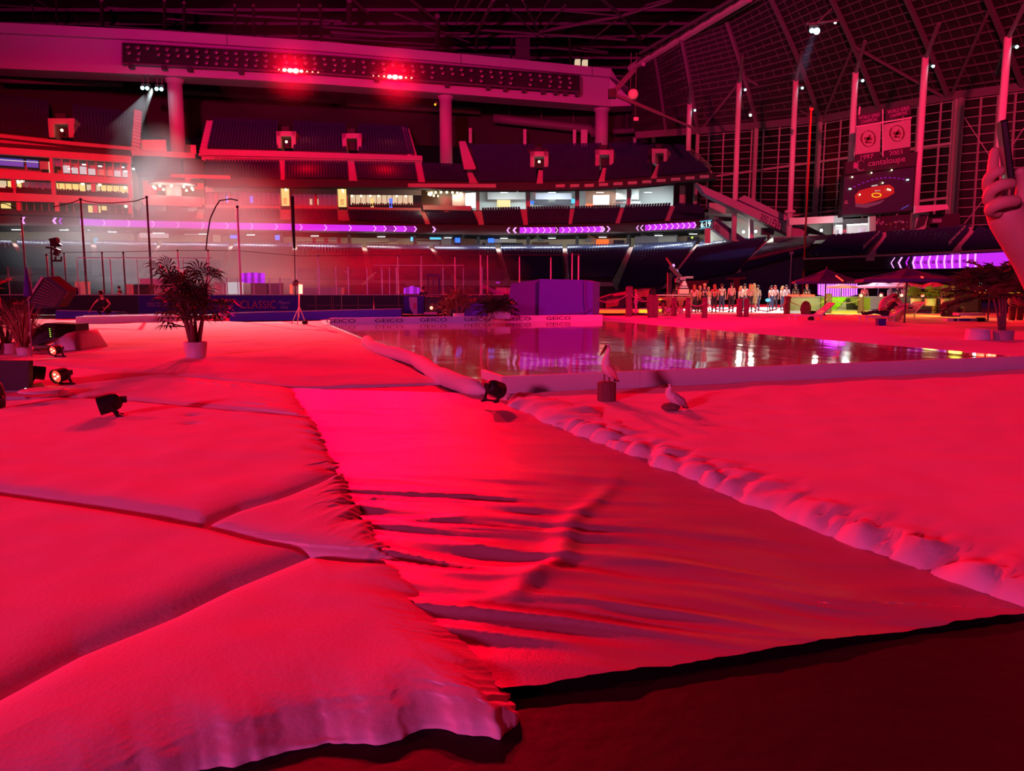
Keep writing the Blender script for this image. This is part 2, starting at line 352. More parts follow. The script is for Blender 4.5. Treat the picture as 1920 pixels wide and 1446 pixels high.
# far snow right of the rink
P = lambda a, b: A0 + DX * a + DY * b
sheet('far snow blanket beyond the rink under the loungers and rope posts',
      [P(RW - 8.7 + .1, RL + .1) + V((0, 9.6, 0)), V((6.5, 43, 0)), V((8.4, 41.5, 0)), V((18.4, 43.4, 0)), V((21, 47, 0)), V((60, 47, 0))], [P(RW + .1, -.0), P(RW + 6, 0), P(RW + 20, 0), P(RW + 34, 0)],
      [P(RW - 8.7 + .1, RL + .1) + V((0, 9.6, 0)), P(RW + .1, RL + .1), P(RW + .1, 0)], [V((60, 47, 0)), P(RW + 34, 0)], 200, 130, puff(.07, .4, 0, '', 1, 9, lump=.8), 'batting_far')
sheet('strip of snow blanket behind the far sponsor kerb of the rink',
      [G(600, 599), G(760, 597), G(1112, 592)], [P(-.2, RL + .25), P(6, RL + .25), P(RW, RL + .25)], [G(600, 599), P(-.2, RL + .25)], [G(1112, 592), P(RW, RL + .25)], 80, 20, puff(.04, .3, 0, '', 1, 9), 'batting_far')
# ---------------------------------------------------------------- ice rink
ice = bpy.data.materials.new('wet_ice'); ice.use_nodes = True; nt = ice.node_tree; b = nt.nodes['Principled BSDF']; M['wet_ice'] = ice
b.inputs['Base Color'].default_value = (.62, .28, .34, 1); b.inputs['Roughness'].default_value = .06; b.inputs['IOR'].default_value = 1.6; b.inputs['Specular IOR Level'].default_value = .9
tc = nt.nodes.new('ShaderNodeTexCoord'); mp = nt.nodes.new('ShaderNodeMapping'); mp.inputs['Scale'].default_value = (.85, .42, 1); mp.inputs['Rotation'].default_value = (0, 0, radians(-8))
n1 = nt.nodes.new('ShaderNodeTexNoise'); n1.inputs['Scale'].default_value = 1.5; n1.inputs['Detail'].default_value = 1.5
bp = nt.nodes.new('ShaderNodeBump'); bp.inputs['Strength'].default_value = .4; bp.inputs['Distance'].default_value = .022
nt.links.new(tc.outputs['Object'], mp.inputs['Vector']); nt.links.new(mp.outputs[0], n1.inputs['Vector']); nt.links.new(n1.outputs['Fac'], bp.inputs['Height']); nt.links.new(bp.outputs[0], b.inputs['Normal'])
root = thing('ice_rink', P(RW / 2, RL / 2), 'rectangular wet ice rink with low white kerbs in front of the hockey boards', 'ice rink')
MB().hexa([P(0, 0), P(RW, 0), P(RW, 0) + V((0, 0, .05)), V(P(0, 0)) + V((0, 0, .05)), P(0, RL), P(RW, RL), P(RW, RL) + V((0, 0, .05)), P(0, RL) + V((0, 0, .05))]).build('ice_sheet', 'wet_ice', root)
def kerb(a, b, name, m, h=.31, t=.06): 
    d = (b - a).normalized(); n = V((-d.y, d.x, 0)) * t; u = V((0, 0, h))
    return MB().hexa([a, b, b + u, a + u, a + n, b + n, b + n + u, a + n + u]).build(name, m, root)
for i in range(6):   # near kerb: butted boards
    kerb(P(i * RW / 6 + .004, -.06), P((i + 1) * RW / 6 - .004, -.06), 'kerb_board', 'kerb_white')
kerb(P(-.06, .9), P(-.06, -.06), 'end_board', 'kerb_white')
for i in range(6): kerb(P(i * RW / 6 + .004, RL), P((i + 1) * RW / 6 - .004, RL), 'kerb_board', 'kerb_white', .33)
for px in (640, 730, 813, 895, 972, 1047):
    # lettering on the inner face of the far kerb
    tx = (px - 960) / F; a = (tx * 1.0) 
    c0 = P(0, RL - .02); t = (tx * c0.y - c0.x) / (DX.x - tx * DX.y); hw = .60
    text('GEICO', c0 + DX * (t - hw) + V((0, 0, .115)), c0 + DX * (t + hw) + V((0, 0, .115)), c0 + DX * (t - hw) + V((0, 0, .27)), 'print_dark', root, 'lettering', .01, 'dark sponsor lettering on the far kerb')
# ---------------------------------------------------------------- grandstand: one plan curve, decks offset from it
RC = [G(px, py, 13.7) for px, py in ((-420, 398), (-200, 404), (-60, 409), (0, 411), (100, 413.5), (200, 418), (320, 421), (450, 424), (620, 426.5), (780, 429), (900, 431.5), (1050, 431), (1140, 429), (1200, 427), (1310, 421), (1440, 411), (1560, 399), (1700, 384))]
RC = [V((p.x, p.y, 0)) for p in RC]
RN = []
for i in range(len(RC)):
    d = (RC[min(i + 1, len(RC) - 1)] - RC[max(i - 1, 0)]).normalized(); n = V((-d.y, d.x, 0)); RN.append((n + V((0, .6, 0))).normalized())
def SP(px, py, o):
    a, b, c = _d(px, py); tx = a / b; P = [p + n * o for p, n in zip(RC, RN)]; best = None
    for i in range(len(P) - 1):
        f0 = P[i].x - tx * P[i].y; f1 = P[i + 1].x - tx * P[i + 1].y
        if (f0 <= 0 <= f1) or (i == len(P) - 2 and best is None and f1 < 0) or (i == 0 and f0 > 0):
            t = f0 / (f0 - f1); best = P[i].lerp(P[i + 1], t); break
    return S(px, py, best.y)
def NRM(px): # outward direction under a pixel column
    p = SP(px, 430, 0); k = min(range(len(RC)), key=lambda i: (RC[i].xy - p.xy).length); return RN[k]
def slab(mb, x0, yt0, yb0, x1, yt1, yb1, o, d=.6, n=1):
    """wall piece facing the field between two pixel columns, d metres thick"""
    for i in range(n):
        a, b = i / n, (i + 1) / n; xa, xb = lerp(x0, x1, a), lerp(x0, x1, b)
        ta, tb_, ba, bb = lerp(yt0, yt1, a), lerp(yt0, yt1, b), lerp(yb0, yb1, a), lerp(yb0, yb1, b)
        f = [SP(xa, ba, o), SP(xb, bb, o), SP(xb, tb_, o), SP(xa, ta, o)]; f[3].xy = f[0].xy; f[2].xy = f[1].xy
        n_ = NRM((xa + xb) / 2) * d; mb.hexa(f + [q + n_ for q in f])
    return mb
def band(mb, tops, bots, o, d, x0=None, x1=None, n=16):
    x0 = tops[0][0] if x0 is None else x0; x1 = tops[-1][0] if x1 is None else x1
    for i in range(n):
        a, b = lerp(x0, x1, i / n), lerp(x0, x1, (i + 1) / n)
        slab(mb, a, pl(tops, a), pl(bots, a), b, pl(tops, b), pl(bots, b), o, d)
    return mb
import numpy as np
def seat_template():
    m = MB(); m.box((0, .02, .62), (.46, .06, .42), rx=-.3); m.box((0, -.20, .42), (.46, .40, .06), rx=.27); return np.array(m.v), m.f
SV, SF = seat_template()
class Seats:
    def __init__(s): s.v = []; s.n = 0; s.f = []
    def add(s, p, yaw, keep=True):
        c, d = cos(yaw), sin(yaw); R = np.array([[c, d, 0], [-d, c, 0], [0, 0, 1]]); s.v.append(SV @ R + np.array(p)); 
        k = s.n * len(SV); s.f += [tuple(i + k for i in q) for q in SF]; s.n += 1
    def build(s, label, name='stadium_seats'):
        if not s.n: return
        me = bpy.data.meshes.new(name); me.from_pydata(np.concatenate(s.v).tolist(), [], s.f); me.materials.append(M['seat'])
        o = bpy.data.objects.new(name, me); C.objects.link(o); return tag(o, label, 'seats', kind='stuff')
NSEC = 0
def section(st, root, FL, FR, BL, BR, rows, single=None, pitch=.56, skip=None, sw=0):
    """stepped block of seating between a front and a back edge"""
    mb = MB(); nr = rows
    for r in range(nr):
        a, b = r / nr, (r + 1) / nr
        l0, r0, l1, r1 = FL.lerp(BL, a), FR.lerp(BR, a), FL.lerp(BL, b), FR.lerp(BR, b); zt0 = max(l0.z, .05)
        base = lambda p, z: V((p.x, p.y, z))
        if skip and skip(a, None): pass
        mb.face(base(l0, l0.z - (l1.z - l0.z)), base(r0, r0.z - (r1.z - r0.z)), base(r0, r0.z), base(l0, l0.z))
        mb.face(base(l0, l0.z), base(r0, r0.z), base(r1, r0.z), base(l1, l0.z))
        mid0, mid1 = l0.lerp(l1, .6), r0.lerp(r1, .6); L = (mid1.xy - mid0.xy).length; k = int(L / pitch); yaw = atan2(mid1.y - mid0.y, mid1.x - mid0.x)
        for i in range(k):
            t = (i + .5) / k
            if skip and skip(a, t): continue
            p = mid0.lerp(mid1, t); p.z = lerp(l0.z, r0.z, t)
            if single is not None and len(single) < 300: single.append((p.copy(), yaw))
            elif not (sw and random.random() < sw): st.add(p, yaw)
    return mb.build('seating_steps', 'stand_dark', root)
def aisle(root, FL, FR, BL, BR, n, m='stand_red'):
    mb = MB()
    for r in range(n):
        a, b = r / n, (r + 1) / n; q = [FL.lerp(BL, a), FR.lerp(BR, a), FR.lerp(BR, b), FL.lerp(BL, b)]
        z = [q[0].z, q[1].z]; lo = -.5
        mb.hexa([V((q[0].x, q[0].y, z[0] + lo)), V((q[1].x, q[1].y, z[1] + lo)), V((q[1].x, q[1].y, z[1] + .12)), V((q[0].x, q[0].y, z[0] + .12)),
                 V((q[3].x, q[3].y, z[0] + lo)), V((q[2].x, q[2].y, z[1] + lo)), V((q[2].x, q[2].y, z[1] + .12)), V((q[3].x, q[3].y, z[0] + .12))])
    return mb.build('aisle_stairs', m, root)
# ---- lower bowl
low = thing('lower_seating_deck', SP(800, 500, -20), 'lower bowl of navy seats in wedge sections behind the hockey rink', 'seating deck')
LB = [(-100, 455), (0, 455), (300, 459), (560, 461), (820, 465), (1060, 464), (1190, 462), (1300, 457), (1400, 451), (1445, 450)]
LF = [(-100, 509), (0, 510), (150, 514), (300, 518), (560, 524), (900, 526), (1060, 526)]
OF, OB = -46, 6
secs = [((-60, 20), (-40, 50)), ((30, 171), (62, 172)), ((180, 297), (186, 258)), ((305, 431), (270, 408)), ((439, 549), (418, 546)), ((557, 678), (556, 690)), ((687, 802), (702, 846)), ((811, 928), (858, 946)), ((937, 1055), (957, 1057)), ((1063, 1181), (1067, 1148))]
st = Seats(); SE = {}
for (b0, b1), (f0, f1) in secs:
    section(st, low, SP(f0, pl(LF, f0), OF), SP(f1, pl(LF, f1), OF), SP(b0, pl(LB, b0), OB), SP(b1, pl(LB, b1), OB), 30)
for (s0, s1) in zip(secs, secs[1:]):
    b0, b1, f0, f1 = s0[0][1], s1[0][0], s0[1][1], s1[1][0]
    aisle(low, SP(f0, pl(LF, f0), OF), SP(f1, pl(LF, f1), OF), SP(b0, pl(LB, b0), OB), SP(b1, pl(LB, b1), OB), 24)
# right wedge sections that swing round towards the camera
RS = [((1190, 462), (1306, 457), (1158, 544, 108), (1240, 541, 106)), ((1315, 456), (1438, 450), (1252, 540, 106), (1376, 516, 103)), ((1447, 451), (1528, 458), (1386, 513, 102), (1510, 479, 99))]
for k, (b0, b1, f0, f1) in enumerate(RS):
    B0, B1 = (SP(b0[0], b0[1], OB), SP(b1[0], b1[1], OB)) if k < 2 else (SP(b0[0], b0[1], OB), S(b1[0], b1[1], 112))
    if k == 1: B1 = SP(b1[0], b1[1], OB)
    section(st, low, S(*f0), S(*f1), B0, B1, 32)
    RS[k] = (B0, B1, S(*f0), S(*f1))
a_ = RS[0]; aisle(low, SP(1148, 526, OF), a_[2], SP(1181, 462, OB), a_[0], 24)
for a_, b_ in zip(RS, RS[1:]): aisle(low, a_[3], b_[2], a_[1], b_[0], 24)
st.build('thousands of glossy navy seats filling the lower bowl behind the rink')
# low red-lit wall and rail in front of the lower bowl
mb = MB(); band(mb, [(-100, 509), (150, 516), (560, 526), (1060, 527), (1150, 529)], [(-100, 560), (1150, 560)], OF - .6, .5, -100, 1150, 24); o = mb.build('front_wall', 'stand_dark', low)
mb = MB(); band(mb, [(-100, 514), (150, 518), (560, 525), (1060, 526), (1150, 530)], [(-100, 526), (560, 534), (1150, 537)], OF - .75, .12, -100, 1150, 24); mb.build('wall_band', 'stand_red', low)
for xa, xb in ((95, 250), (690, 760), (1060, 1110)):
    mb = MB(); slab(mb, xa, 531, 545, xb, 532, 546, OF - .8, .18); mb.build('wall_opening', 'black', low)
mb = MB(); mb.face(S(1140, 556, 106), S(1320, 556, 106), S(1320, 531, 106), S(1250, 541, 106), S(1150, 545, 106)); mb.build('front_wall', 'navy_wall', low)
# ---- second deck
dk = thing('club_seating_deck', SP(800, 405, 4), 'club level deck of navy seats above the violet ribbon board', 'seating deck')
DB = [(200, 393), (330, 391), (440, 391), (540, 392), (700, 393), (880, 394), (980, 391), (1080, 390), (1170, 388), (1260, 384), (1320, 388)]
DF = [(200, 409), (330, 412), (440, 412), (640, 414), (800, 422), (980, 423), (1080, 421), (1160, 420), (1250, 415), (1320, 413)]
s2 = [((263, 372), (256, 366)), ((385, 440), (380, 440)), ((445, 524), (442, 526)), ((545, 632), (545, 634)), ((652, 785), (656, 798)), ((796, 885), (808, 898)), ((903, 975), (908, 982)), ((988, 1069), (990, 1066)), ((1078, 1164), (1072, 1153)), ((1172, 1258), (1162, 1246)), ((1268, 1312), (1256, 1330))]
st = Seats()
for (b0, b1), (f0, f1) in s2: section(st, dk, SP(f0, pl(DF, f0), 1), SP(f1, pl(DF, f1), 1), SP(b0, pl(DB, b0), 11), SP(b1, pl(DB, b1), 11), 10)
for s0, s1 in zip(s2, s2[1:]):
    b0, b1, f0, f1 = s0[0][1], s1[0][0], s0[1][1], s1[1][0]
    aisle(dk, SP(f0, pl(DF, f0), 1), SP(f1, pl(DF, f1), 1), SP(b0, pl(DB, b0), 11), SP(b1, pl(DB, b1), 11), 9)
st.build('rows of navy seats on the club level above the ribbon board')
mb = MB(); band(mb, [(200, 408), (440, 411), (640, 413), (800, 421), (980, 422), (1160, 419), (1250, 414), (1335, 410)], [(200, 412.5), (450, 417), (620, 420), (780, 423), (980, 426), (1160, 423), (1335, 413)], .6, .4, 200, 1335, 20); mb.build('deck_rail', 'stand_dark', dk)
# ---- ribbon board
rb = thing('ribbon_board', SP(800, 430, 0), 'long violet LED ribbon board with chevrons along the club level', 'LED board')
RT = [(-60, 402), (0, 404.5), (100, 407), (200, 411), (320, 413.5), (450, 416.5), (620, 420), (780, 423), (900, 425.5), (1050, 425), (1140, 423), (1200, 421), (1310, 415), (1345, 412)]
RB = [(-60, 421), (0, 421), (100, 421), (200, 425.5), (320, 428.5), (450, 431), (620, 434), (780, 436), (900, 438.5), (1050, 438), (1140, 436), (1200, 434), (1310, 428.5), (1345, 427)]
mb = MB(); band(mb, [(x, y - .5) for x, y in RT], [(x, y + 2.0) for x, y in RB], .1, .8, -60, 1345, 44); mb.build('board_housing', 'stand_dark', rb)
def led(x0, x1, n, dirn=1, dim=()):
    for i in range(n):
        a, b = lerp(x0, x1, i / n), lerp(x0, x1, (i + 1) / n)
        mb = MB(); slab(mb, a + .3, pl(RT, a) + 1.2, pl(RB, a) - 1, b - .3, pl(RT, b) + 1.2, pl(RB, b) - 1, 0, .2); p = mb.build('led_panel', 'led_violet_dim' if i in dim else 'led_violet', rb)
        chev(b, dirn, .9 if i not in dim else 1.1)
def chev(x, dirn, w=1.3, m='led_white'):
    yt, yb = pl(RT, x) + 1.2, pl(RB, x) - 1; ym = (yt + yb) / 2; k = 3.2 * dirn
    mb = MB(); P3 = [SP(x - k, yt, -.08), SP(x + k * .3, ym, -.08), SP(x - k, yb, -.08)]; wv = V((w * .105, 0, 0)); nn = V((0, .05, 0))
    for p, q in ((P3[0], P3[1]), (P3[1], P3[2])): mb.hexa([q - wv, q + wv, p + wv, p - wv, q - wv + nn, q + wv + nn, p + wv + nn, p - wv + nn])
    mb.build('chevron', m, rb)
chev(42, -1, 2); chev(101, -1, 2); chev(112, -1, 1.5, 'led_violet')
led(150, 704, 12); led(704, 780, 4, 1, (1, 3)); chev(815, 1, 1.6)
chev(952, -1, 1.4); chev(964, -1, 2); led(974, 1128, 13); chev(1132, 1, 1.8); chev(1142, 1, 1.4)
chev(1195, -1, 1.4); chev(1203, -1, 1.8); led(1209, 1304, 9)
mb = MB(); slab(mb, 1312, 415, 429, 1335, 412, 426, -.1, .3); ck = mb.build('clock_panel', 'black', rb); 
text('6:19', SP(1314, 427, -.16), SP(1332.5, 424.5, -.16), SP(1314, 417, -.16), 'digits', rb, 'clock_digits', .02, 'glowing pale blue clock digits')
mb = MB()
for q in ((1312, 415, 416.2, 1335, 412, 413.2), (1312, 428.2, 429.2, 1335, 425.2, 426.2)): slab(mb, q[0], q[1], q[2], q[3], q[4], q[5], -.14, .05)
mb.build('clock_frame', 'screen_cyan', rb)
# ---- lower concourse between lower bowl and ribbon
cc = thing('lower_concourse', SP(900, 450, 14), 'open lower concourse with cream walls, kiosks and screens behind the lower bowl', 'concourse')
mb = MB(); band(mb, [(-60, 421), (200, 427), (620, 436), (900, 440), (1200, 436), (1335, 429)], [(-60, 460), (620, 470), (1060, 470), (1335, 462)], 17, .4, -60, 1335, 30); mb.build('back_wall', 'cream', cc)
mb = MB()
for i in range(30):
    a, b = lerp(-60, 1335, i / 30), lerp(-60, 1335, (i + 1) / 30); L, R = SP(a, pl(RB, a) + 1.4, .5), SP(b, pl(RB, b) + 1.4, .5); n_ = NRM(a) * 18; u = V((0, 0, .5))
    mb.hexa([L, R, R + u, L + u, L + n_, R + n_, R + n_ + u, L + n_ + u])
mb.build('soffit', 'stand_dark', cc)
mb = MB()
for i in range(30):
    a, b = lerp(-60, 1335, i / 30), lerp(-60, 1335, (i + 1) / 30); L, R = SP(a, pl(LB, a) + 1, OB + .3), SP(b, pl(LB, b) + 1, OB + .3); n_ = NRM(a) * 12; u = V((0, 0, -.4))
    mb.hexa([L + u, R + u, R, L, L + n_ + u, R + n_ + u, R + n_, L + n_])
mb.build('walkway_slab', 'stand_dark', cc)
for px, w_ in ((528, 6), (655, 6), (778, 6), (897, 6), (990, 6), (1082, 6), (1178, 6), (1326, 4), (395, 5), (255, 4)):
    mb = MB(); slab(mb, px - w_ / 2, pl(RB, px) + 2, pl(LB, px) + 1, px + w_ / 2, pl(RB, px) + 2, pl(LB, px) + 1, 7, .9); mb.build('column', 'stand_dark', cc)
def item(x0, y0, x1, y1, m, name, o=15.5, d=.4, par=None, lab=None):
    mb = MB(); slab(mb, x0, y0, y1, x1, y0, y1, o, d); p = mb.build(name, m, par or cc)
    if lab: p['label'] = lab
    return p
item(620, 442, 632, 450, 'bar_grey', 'wall_screen'); item(730, 443, 744, 451, 'bar_grey', 'wall_screen'); item(586, 446, 592, 458, 'print_red', 'drape'); item(608, 446, 615, 458, 'print_red', 'drape'); item(632, 446, 639, 458, 'print_red', 'drape')
item(553, 450, 640, 452, 'white', 'shelf'); item(688, 452, 745, 454, 'white', 'shelf'); item(728, 452, 746, 463, 'cream', 'kiosk')
item(770, 444, 775, 452, 'screen_cyan', 'menu_screen', 12); item(806, 442, 827, 449, 'screen_cyan', 'menu_screen', 12); item(853, 446, 863, 455, 'screen_blue', 'menu_screen', 12); item(864, 447, 892, 464, 'brown', 'shutter', 14); item(852, 447, 864, 464, 'stand_dark', 'doorway', 14.5)
item(782, 449, 826, 452, 'brown', 'counter'); item(784, 453, 824, 464, 'stand_red', 'counter_front', 15); item(828, 446, 846, 464, 'concrete', 'round_pier', 13)
item(915, 447, 926, 455, 'screen_blue', 'menu_screen', 12); item(926, 448, 968, 455, 'white', 'menu_board', 13); item(920, 443.5, 972, 446, 'led_violet_dim', 'light_strip', 13); item(940, 456, 980, 463, 'stand_dark', 'counter'); item(905, 455, 909, 461, 'black', 'notice', 16)
item(1008, 446, 1020, 452, 'bar_grey', 'wall_screen'); item(997, 454, 1029, 463, 'brown', 'kiosk'); item(1098, 446, 1108, 454, 'bar_grey', 'wall_screen'); item(1118, 449, 1141, 461, 'led_orange', 'lit_kiosk', 14.5); item(1150, 450, 1170, 463, 'print_dark', 'kiosk')
item(1190, 441, 1270, 463, 'bar_grey', 'shutter', 13); item(1222, 444, 1268, 456, 'cool_wall', 'panel', 12.6); item(1288, 444, 1310, 460, 'print_dark', 'doorway', 13); item(1296, 444, 1299, 447, 'led_green', 'exit_light', 12.8)
item(262, 434, 316, 446, 'win_white', 'bright_stall', 13); item(345, 436, 388, 440, 'win_white', 'light_strip', 13); item(395, 438, 414, 456, 'ivory', 'doorway_panel', 14); item(432, 441, 444, 447, 'screen_blue', 'menu_screen', 12); item(466, 437.5, 492, 439.5, 'led_yellow', 'lit_sign', 12); item(516, 441, 524, 450, 'screen_blue', 'menu_screen', 12)
item(446, 441, 526, 462, 'brown', 'kiosk', 14); item(176, 446, 184, 457, 'screen_cyan', 'menu_screen', 10); item(190, 450, 260, 457, 'stand_red', 'counter', 13)
for px, py in ((-10, 424), (2, 424), (40, 427), (44, 424), (65, 426), (86, 427), (125, 429), (166, 431), (204, 432), (240, 433), (289, 438), (292, 427)):
    mb = MB(); slab(mb, px - 1.8, py - .7, py + .7, px + 1.8, py - .7, py + .7, 9, .25); mb.build('ceiling_lamp', 'lamp_white', cc)
for px in (30, 120, 210, 300, 380, 470, 590, 715, 840, 945, 1035, 1130, 1235, 1300): # fluorescent lamps under the soffit; area lights added out front for walls and seats
    q = SP(px, pl(RB, px) + 4, 8); q.z = SP(px, pl(RB, px) + 1.4, .5).z - .3; mb = MB(); mb.box(q, (1.6, .25, .12)); mb.build('ceiling_lamp', 'lamp_white', cc)
    q = SP(px, pl(RB, px) + 2.6, -3.0)
    lamp('AREA', 'concourse_area_light', q, (.92, 1, .86) if px < 600 or px > 820 else (1, .9, .66), 900, to=q + V((0, 2.0, -6)), size=8, sy=.5)
# ---- club concourse (second level), right part
c2 = thing('club_concourse', SP(1000, 372, 20), 'club level concourse with white rooms and steel columns under the upper deck', 'concourse')
mb = MB(); band(mb, [(385, 352), (800, 354), (980, 355), (1160, 352), (1262, 348)], [(385, 393), (800, 398), (1000, 398), (1262, 392)], 22, .4, 385, 1262, 20); mb.build('back_wall', 'cool_wall', c2)
mb = MB()
for i in range(20):
    a, b = lerp(385, 1345, i / 20), lerp(385, 1345, (i + 1) / 20); L, R = SP(a, pl(DB, a) + 1, 11.3), SP(b, pl(DB, b) + 1, 11.3); n_ = NRM(a) * 12; u = V((0, 0, -.4))
    mb.hexa([L + u, R + u, R, L, L + n_ + u, R + n_ + u, R + n_, L + n_])
mb.build('walkway_slab', 'stand_dark', c2)
for px, w_ in ((896, 7), (990, 8), (1082, 8), (1178, 7), (1278, 9)):
    mb = MB(); slab(mb, px - w_ / 2, 355 if px < 1200 else 348, 396 if px < 1200 else 388, px + w_ / 2, 355 if px < 1200 else 348, 396 if px < 1200 else 388, 12, 1.0); mb.build('column', 'stand_red', c2)
IT = lambda *a, **k: item(*a, par=c2, **k)
IT(914, 358, 985, 374, 'concrete', 'bulkhead', o=19); IT(932, 375, 957, 388, 'win_yellow', 'lit_doorway', o=19.5); IT(1004, 362, 1072, 374, 'bar_grey', 'bulkhead', o=18.5); IT(1000, 374, 1074, 384, 'stand_dark', 'kiosk', o=19); IT(993, 377, 1001, 382, 'screen_blue', 'menu_screen', o=15); IT(1071, 373, 1080, 381, 'screen_cyan', 'menu_screen', o=15)
IT(1028, 374, 1041, 380, 'black', 'wall_screen', o=16); IT(1098, 358, 1155, 388, 'brown', 'kiosk', o=18); IT(1112, 366, 1142, 384, 'stand_red', 'round_bar', o=16); IT(1155, 356, 1176, 374, 'white', 'panel', o=17); IT(1184, 356, 1197, 374, 'cool_wall', 'panel', o=17); IT(1150, 378, 1200, 381, 'cool_wall', 'counter', o=15); IT(1098, 382, 1112, 388, 'led_orange', 'lit_kiosk', o=17)
for px in (860, 945, 1035, 1125, 1215):
    q = SP(px, 361, 15); mb = MB(); mb.box(q, (1.6, .25, .12)); mb.build('ceiling_lamp', 'lamp_white', c2)
    lamp('AREA', 'concourse_area_light', q + V((0, -.3, -.6)), (.85, 1, .96), 900, to=q + V((0, 2, -4)), size=7, sy=1)
# suites between x 385 and 790
su = thing('suite_row', SP(560, 375, 10), 'row of glazed suites under the upper deck, some lit yellow', 'suites')
mb = MB(); slab(mb, 385, 349, 360, 526, 350, 361, 9, .5); slab(mb, 548, 348, 364, 632, 350, 364, 9, .5); slab(mb, 652, 350, 365, 790, 352, 366, 9, .5); mb.build('header_wall', 'stand_red', su)
mb = MB(); slab(mb, 385, 384, 392.5, 526, 386, 394, 9, .6); slab(mb, 545, 384, 394, 634, 386, 395, 9, .6); slab(mb, 652, 388, 395, 790, 390, 397, 9, .6); mb.build('parapet', 'stand_red', su)
mb = MB(); slab(mb, 385, 355, 392, 790, 358, 398, 15, .4, 6); mb.build('rear_wall', 'print_dark', su)
for a, b, y0, y1, m, n in ((388, 462, 361, 384, 'win_dim', 9), (462, 526, 361, 385, 'win_dim', 7), (548, 632, 364, 386, 'win_dim', 9), (657, 775, 365, 384, 'win_cream', 12)):
    for i in range(n):
        xa, xb = lerp(a, b, i / n), lerp(a, b, (i + 1) / n)
        mb = MB(); slab(mb, xa + .6, y0, y1, xb - .6, y0, y1, 11, .1); mb.build('pane', m, su)
        mb = MB(); slab(mb, xa - .5, y0, y1, xa + .5, y0, y1, 10.5, .25); mb.build('window_post', 'stand_red', su)
for x in (404, 428, 590): mb = MB(); slab(mb, x, 361, 384, x + 4, 361, 384, 10, .3); mb.build('door_post', 'print_red', su)
for x in (425, 469): mb = MB(); slab(mb, x, 368, 380, x + 5, 368, 380, 10.6, .2); mb.build('wall_screen', 'screen_blue', su)
for x in (581, 592): mb = MB(); slab(mb, x, 373, 384, x + 5, 373, 384, 10.6, .2); mb.build('lit_door', 'win_cream', su)
for x, m in ((695, 'win_yellow'), (730, 'screen_blue')): mb = MB(); slab(mb, x, 372, 389, x + 6, 372, 389, 10.3, .2); mb.build('lit_door', m, su)
for i in range(26):
    x = 660 + i * 4.4
    mb = MB(); slab(mb, x, 380.5 + (i % 3) * .7, 387, x + 3.2, 380.5 + (i % 3) * .7, 387, 9.8, .3); mb.build('chair_back', 'black', su)
for x in (660, 677, 694, 710, 744, 761): mb = MB(); mb.ball(SP(x, 367.5, 10.2), .22, 8, 5); mb.build('pendant_lamp', 'lamp_warm', su)
# tall yellow lit stair openings
for x0, y0, y1 in ((526, 344, 386), (633, 347, 388)):
    t = thing('stair_opening', SP(x0 + 9, 366, 10), 'tall yellow lit stair opening %s' % ('left of the dim suites' if x0 == 526 else 'left of the cream lit suites'), 'doorway')
    mb = MB(); slab(mb, x0, y0, y1, x0 + 17, y0, y1, 11, .3); mb.build('lit_wall', 'win_yellow', t)
    mb = MB(); slab(mb, x0 - 1, y0 - 1, y0 + .5, x0 + 18, y0 - 1, y0 + .5, 9, 2); slab(mb, x0 - 2, y0, y1, x0, y0, y1, 9, 2); slab(mb, x0 + 17, y0, y1, x0 + 19, y0, y1, 9, 2); mb.build('frame', 'stand_red', t)
    mb = MB(); mb.bar(SP(x0 + 7, y0 + 2, 10), SP(x0 + 11, y0 + 14, 10), .25); mb.build('tube_lamp', 'lamp_warm', t)
    mb = MB()
    for k in range(5): slab(mb, x0 + 5, y1 - 14 + k * 2.2, y1 - 13.2 + k * 2.2, x0 + 12, y1 - 14 + k * 2.2, y1 - 13.2 + k * 2.2, 10.7, .1)
    mb.build('stair_lines', 'ivory', t)
# ---- upper deck
up = thing('upper_seating_deck', SP(1000, 320, 15), 'upper deck of dark navy seats with red-lit aisles and tunnel mouths', 'seating deck')
UF = [(880, 343), (1000, 343), (1100, 341), (1200, 335), (1333, 324)]; UB = [(870, 274), (1000, 273.5), (1100, 272), (1210, 270), (1285, 276)]
st = Seats()
u1 = [((868, 1002), (897, 1006)), ((1018, 1128), (1018, 1122)), ((1142, 1228), (1134, 1220)), ((1242, 1283), (1232, 1330))]
vom = lambda a, t: a is not None and t is not None and .33 < a < .85 and (t < .09 or t > .91)
for (b0, b1), (f0, f1) in u1: section(st, up, SP(f0, pl(UF, f0), 3), SP(f1, pl(UF, f1), 3), SP(b0, pl(UB, b0), 26), SP(b1, pl(UB, b1), 26), 26, skip=vom)
for (x0, x1, xb, y1, y2) in ((1006, 1018, 1010, 343, 318), (1122, 1134, 1131, 340, 313), (1220, 1232, 1233, 334, 306)):
    aisle(up, SP(x0, y1, 3), SP(x1, y1, 3), SP(xb, y2, 12), SP(xb + 11, y2, 12), 10)
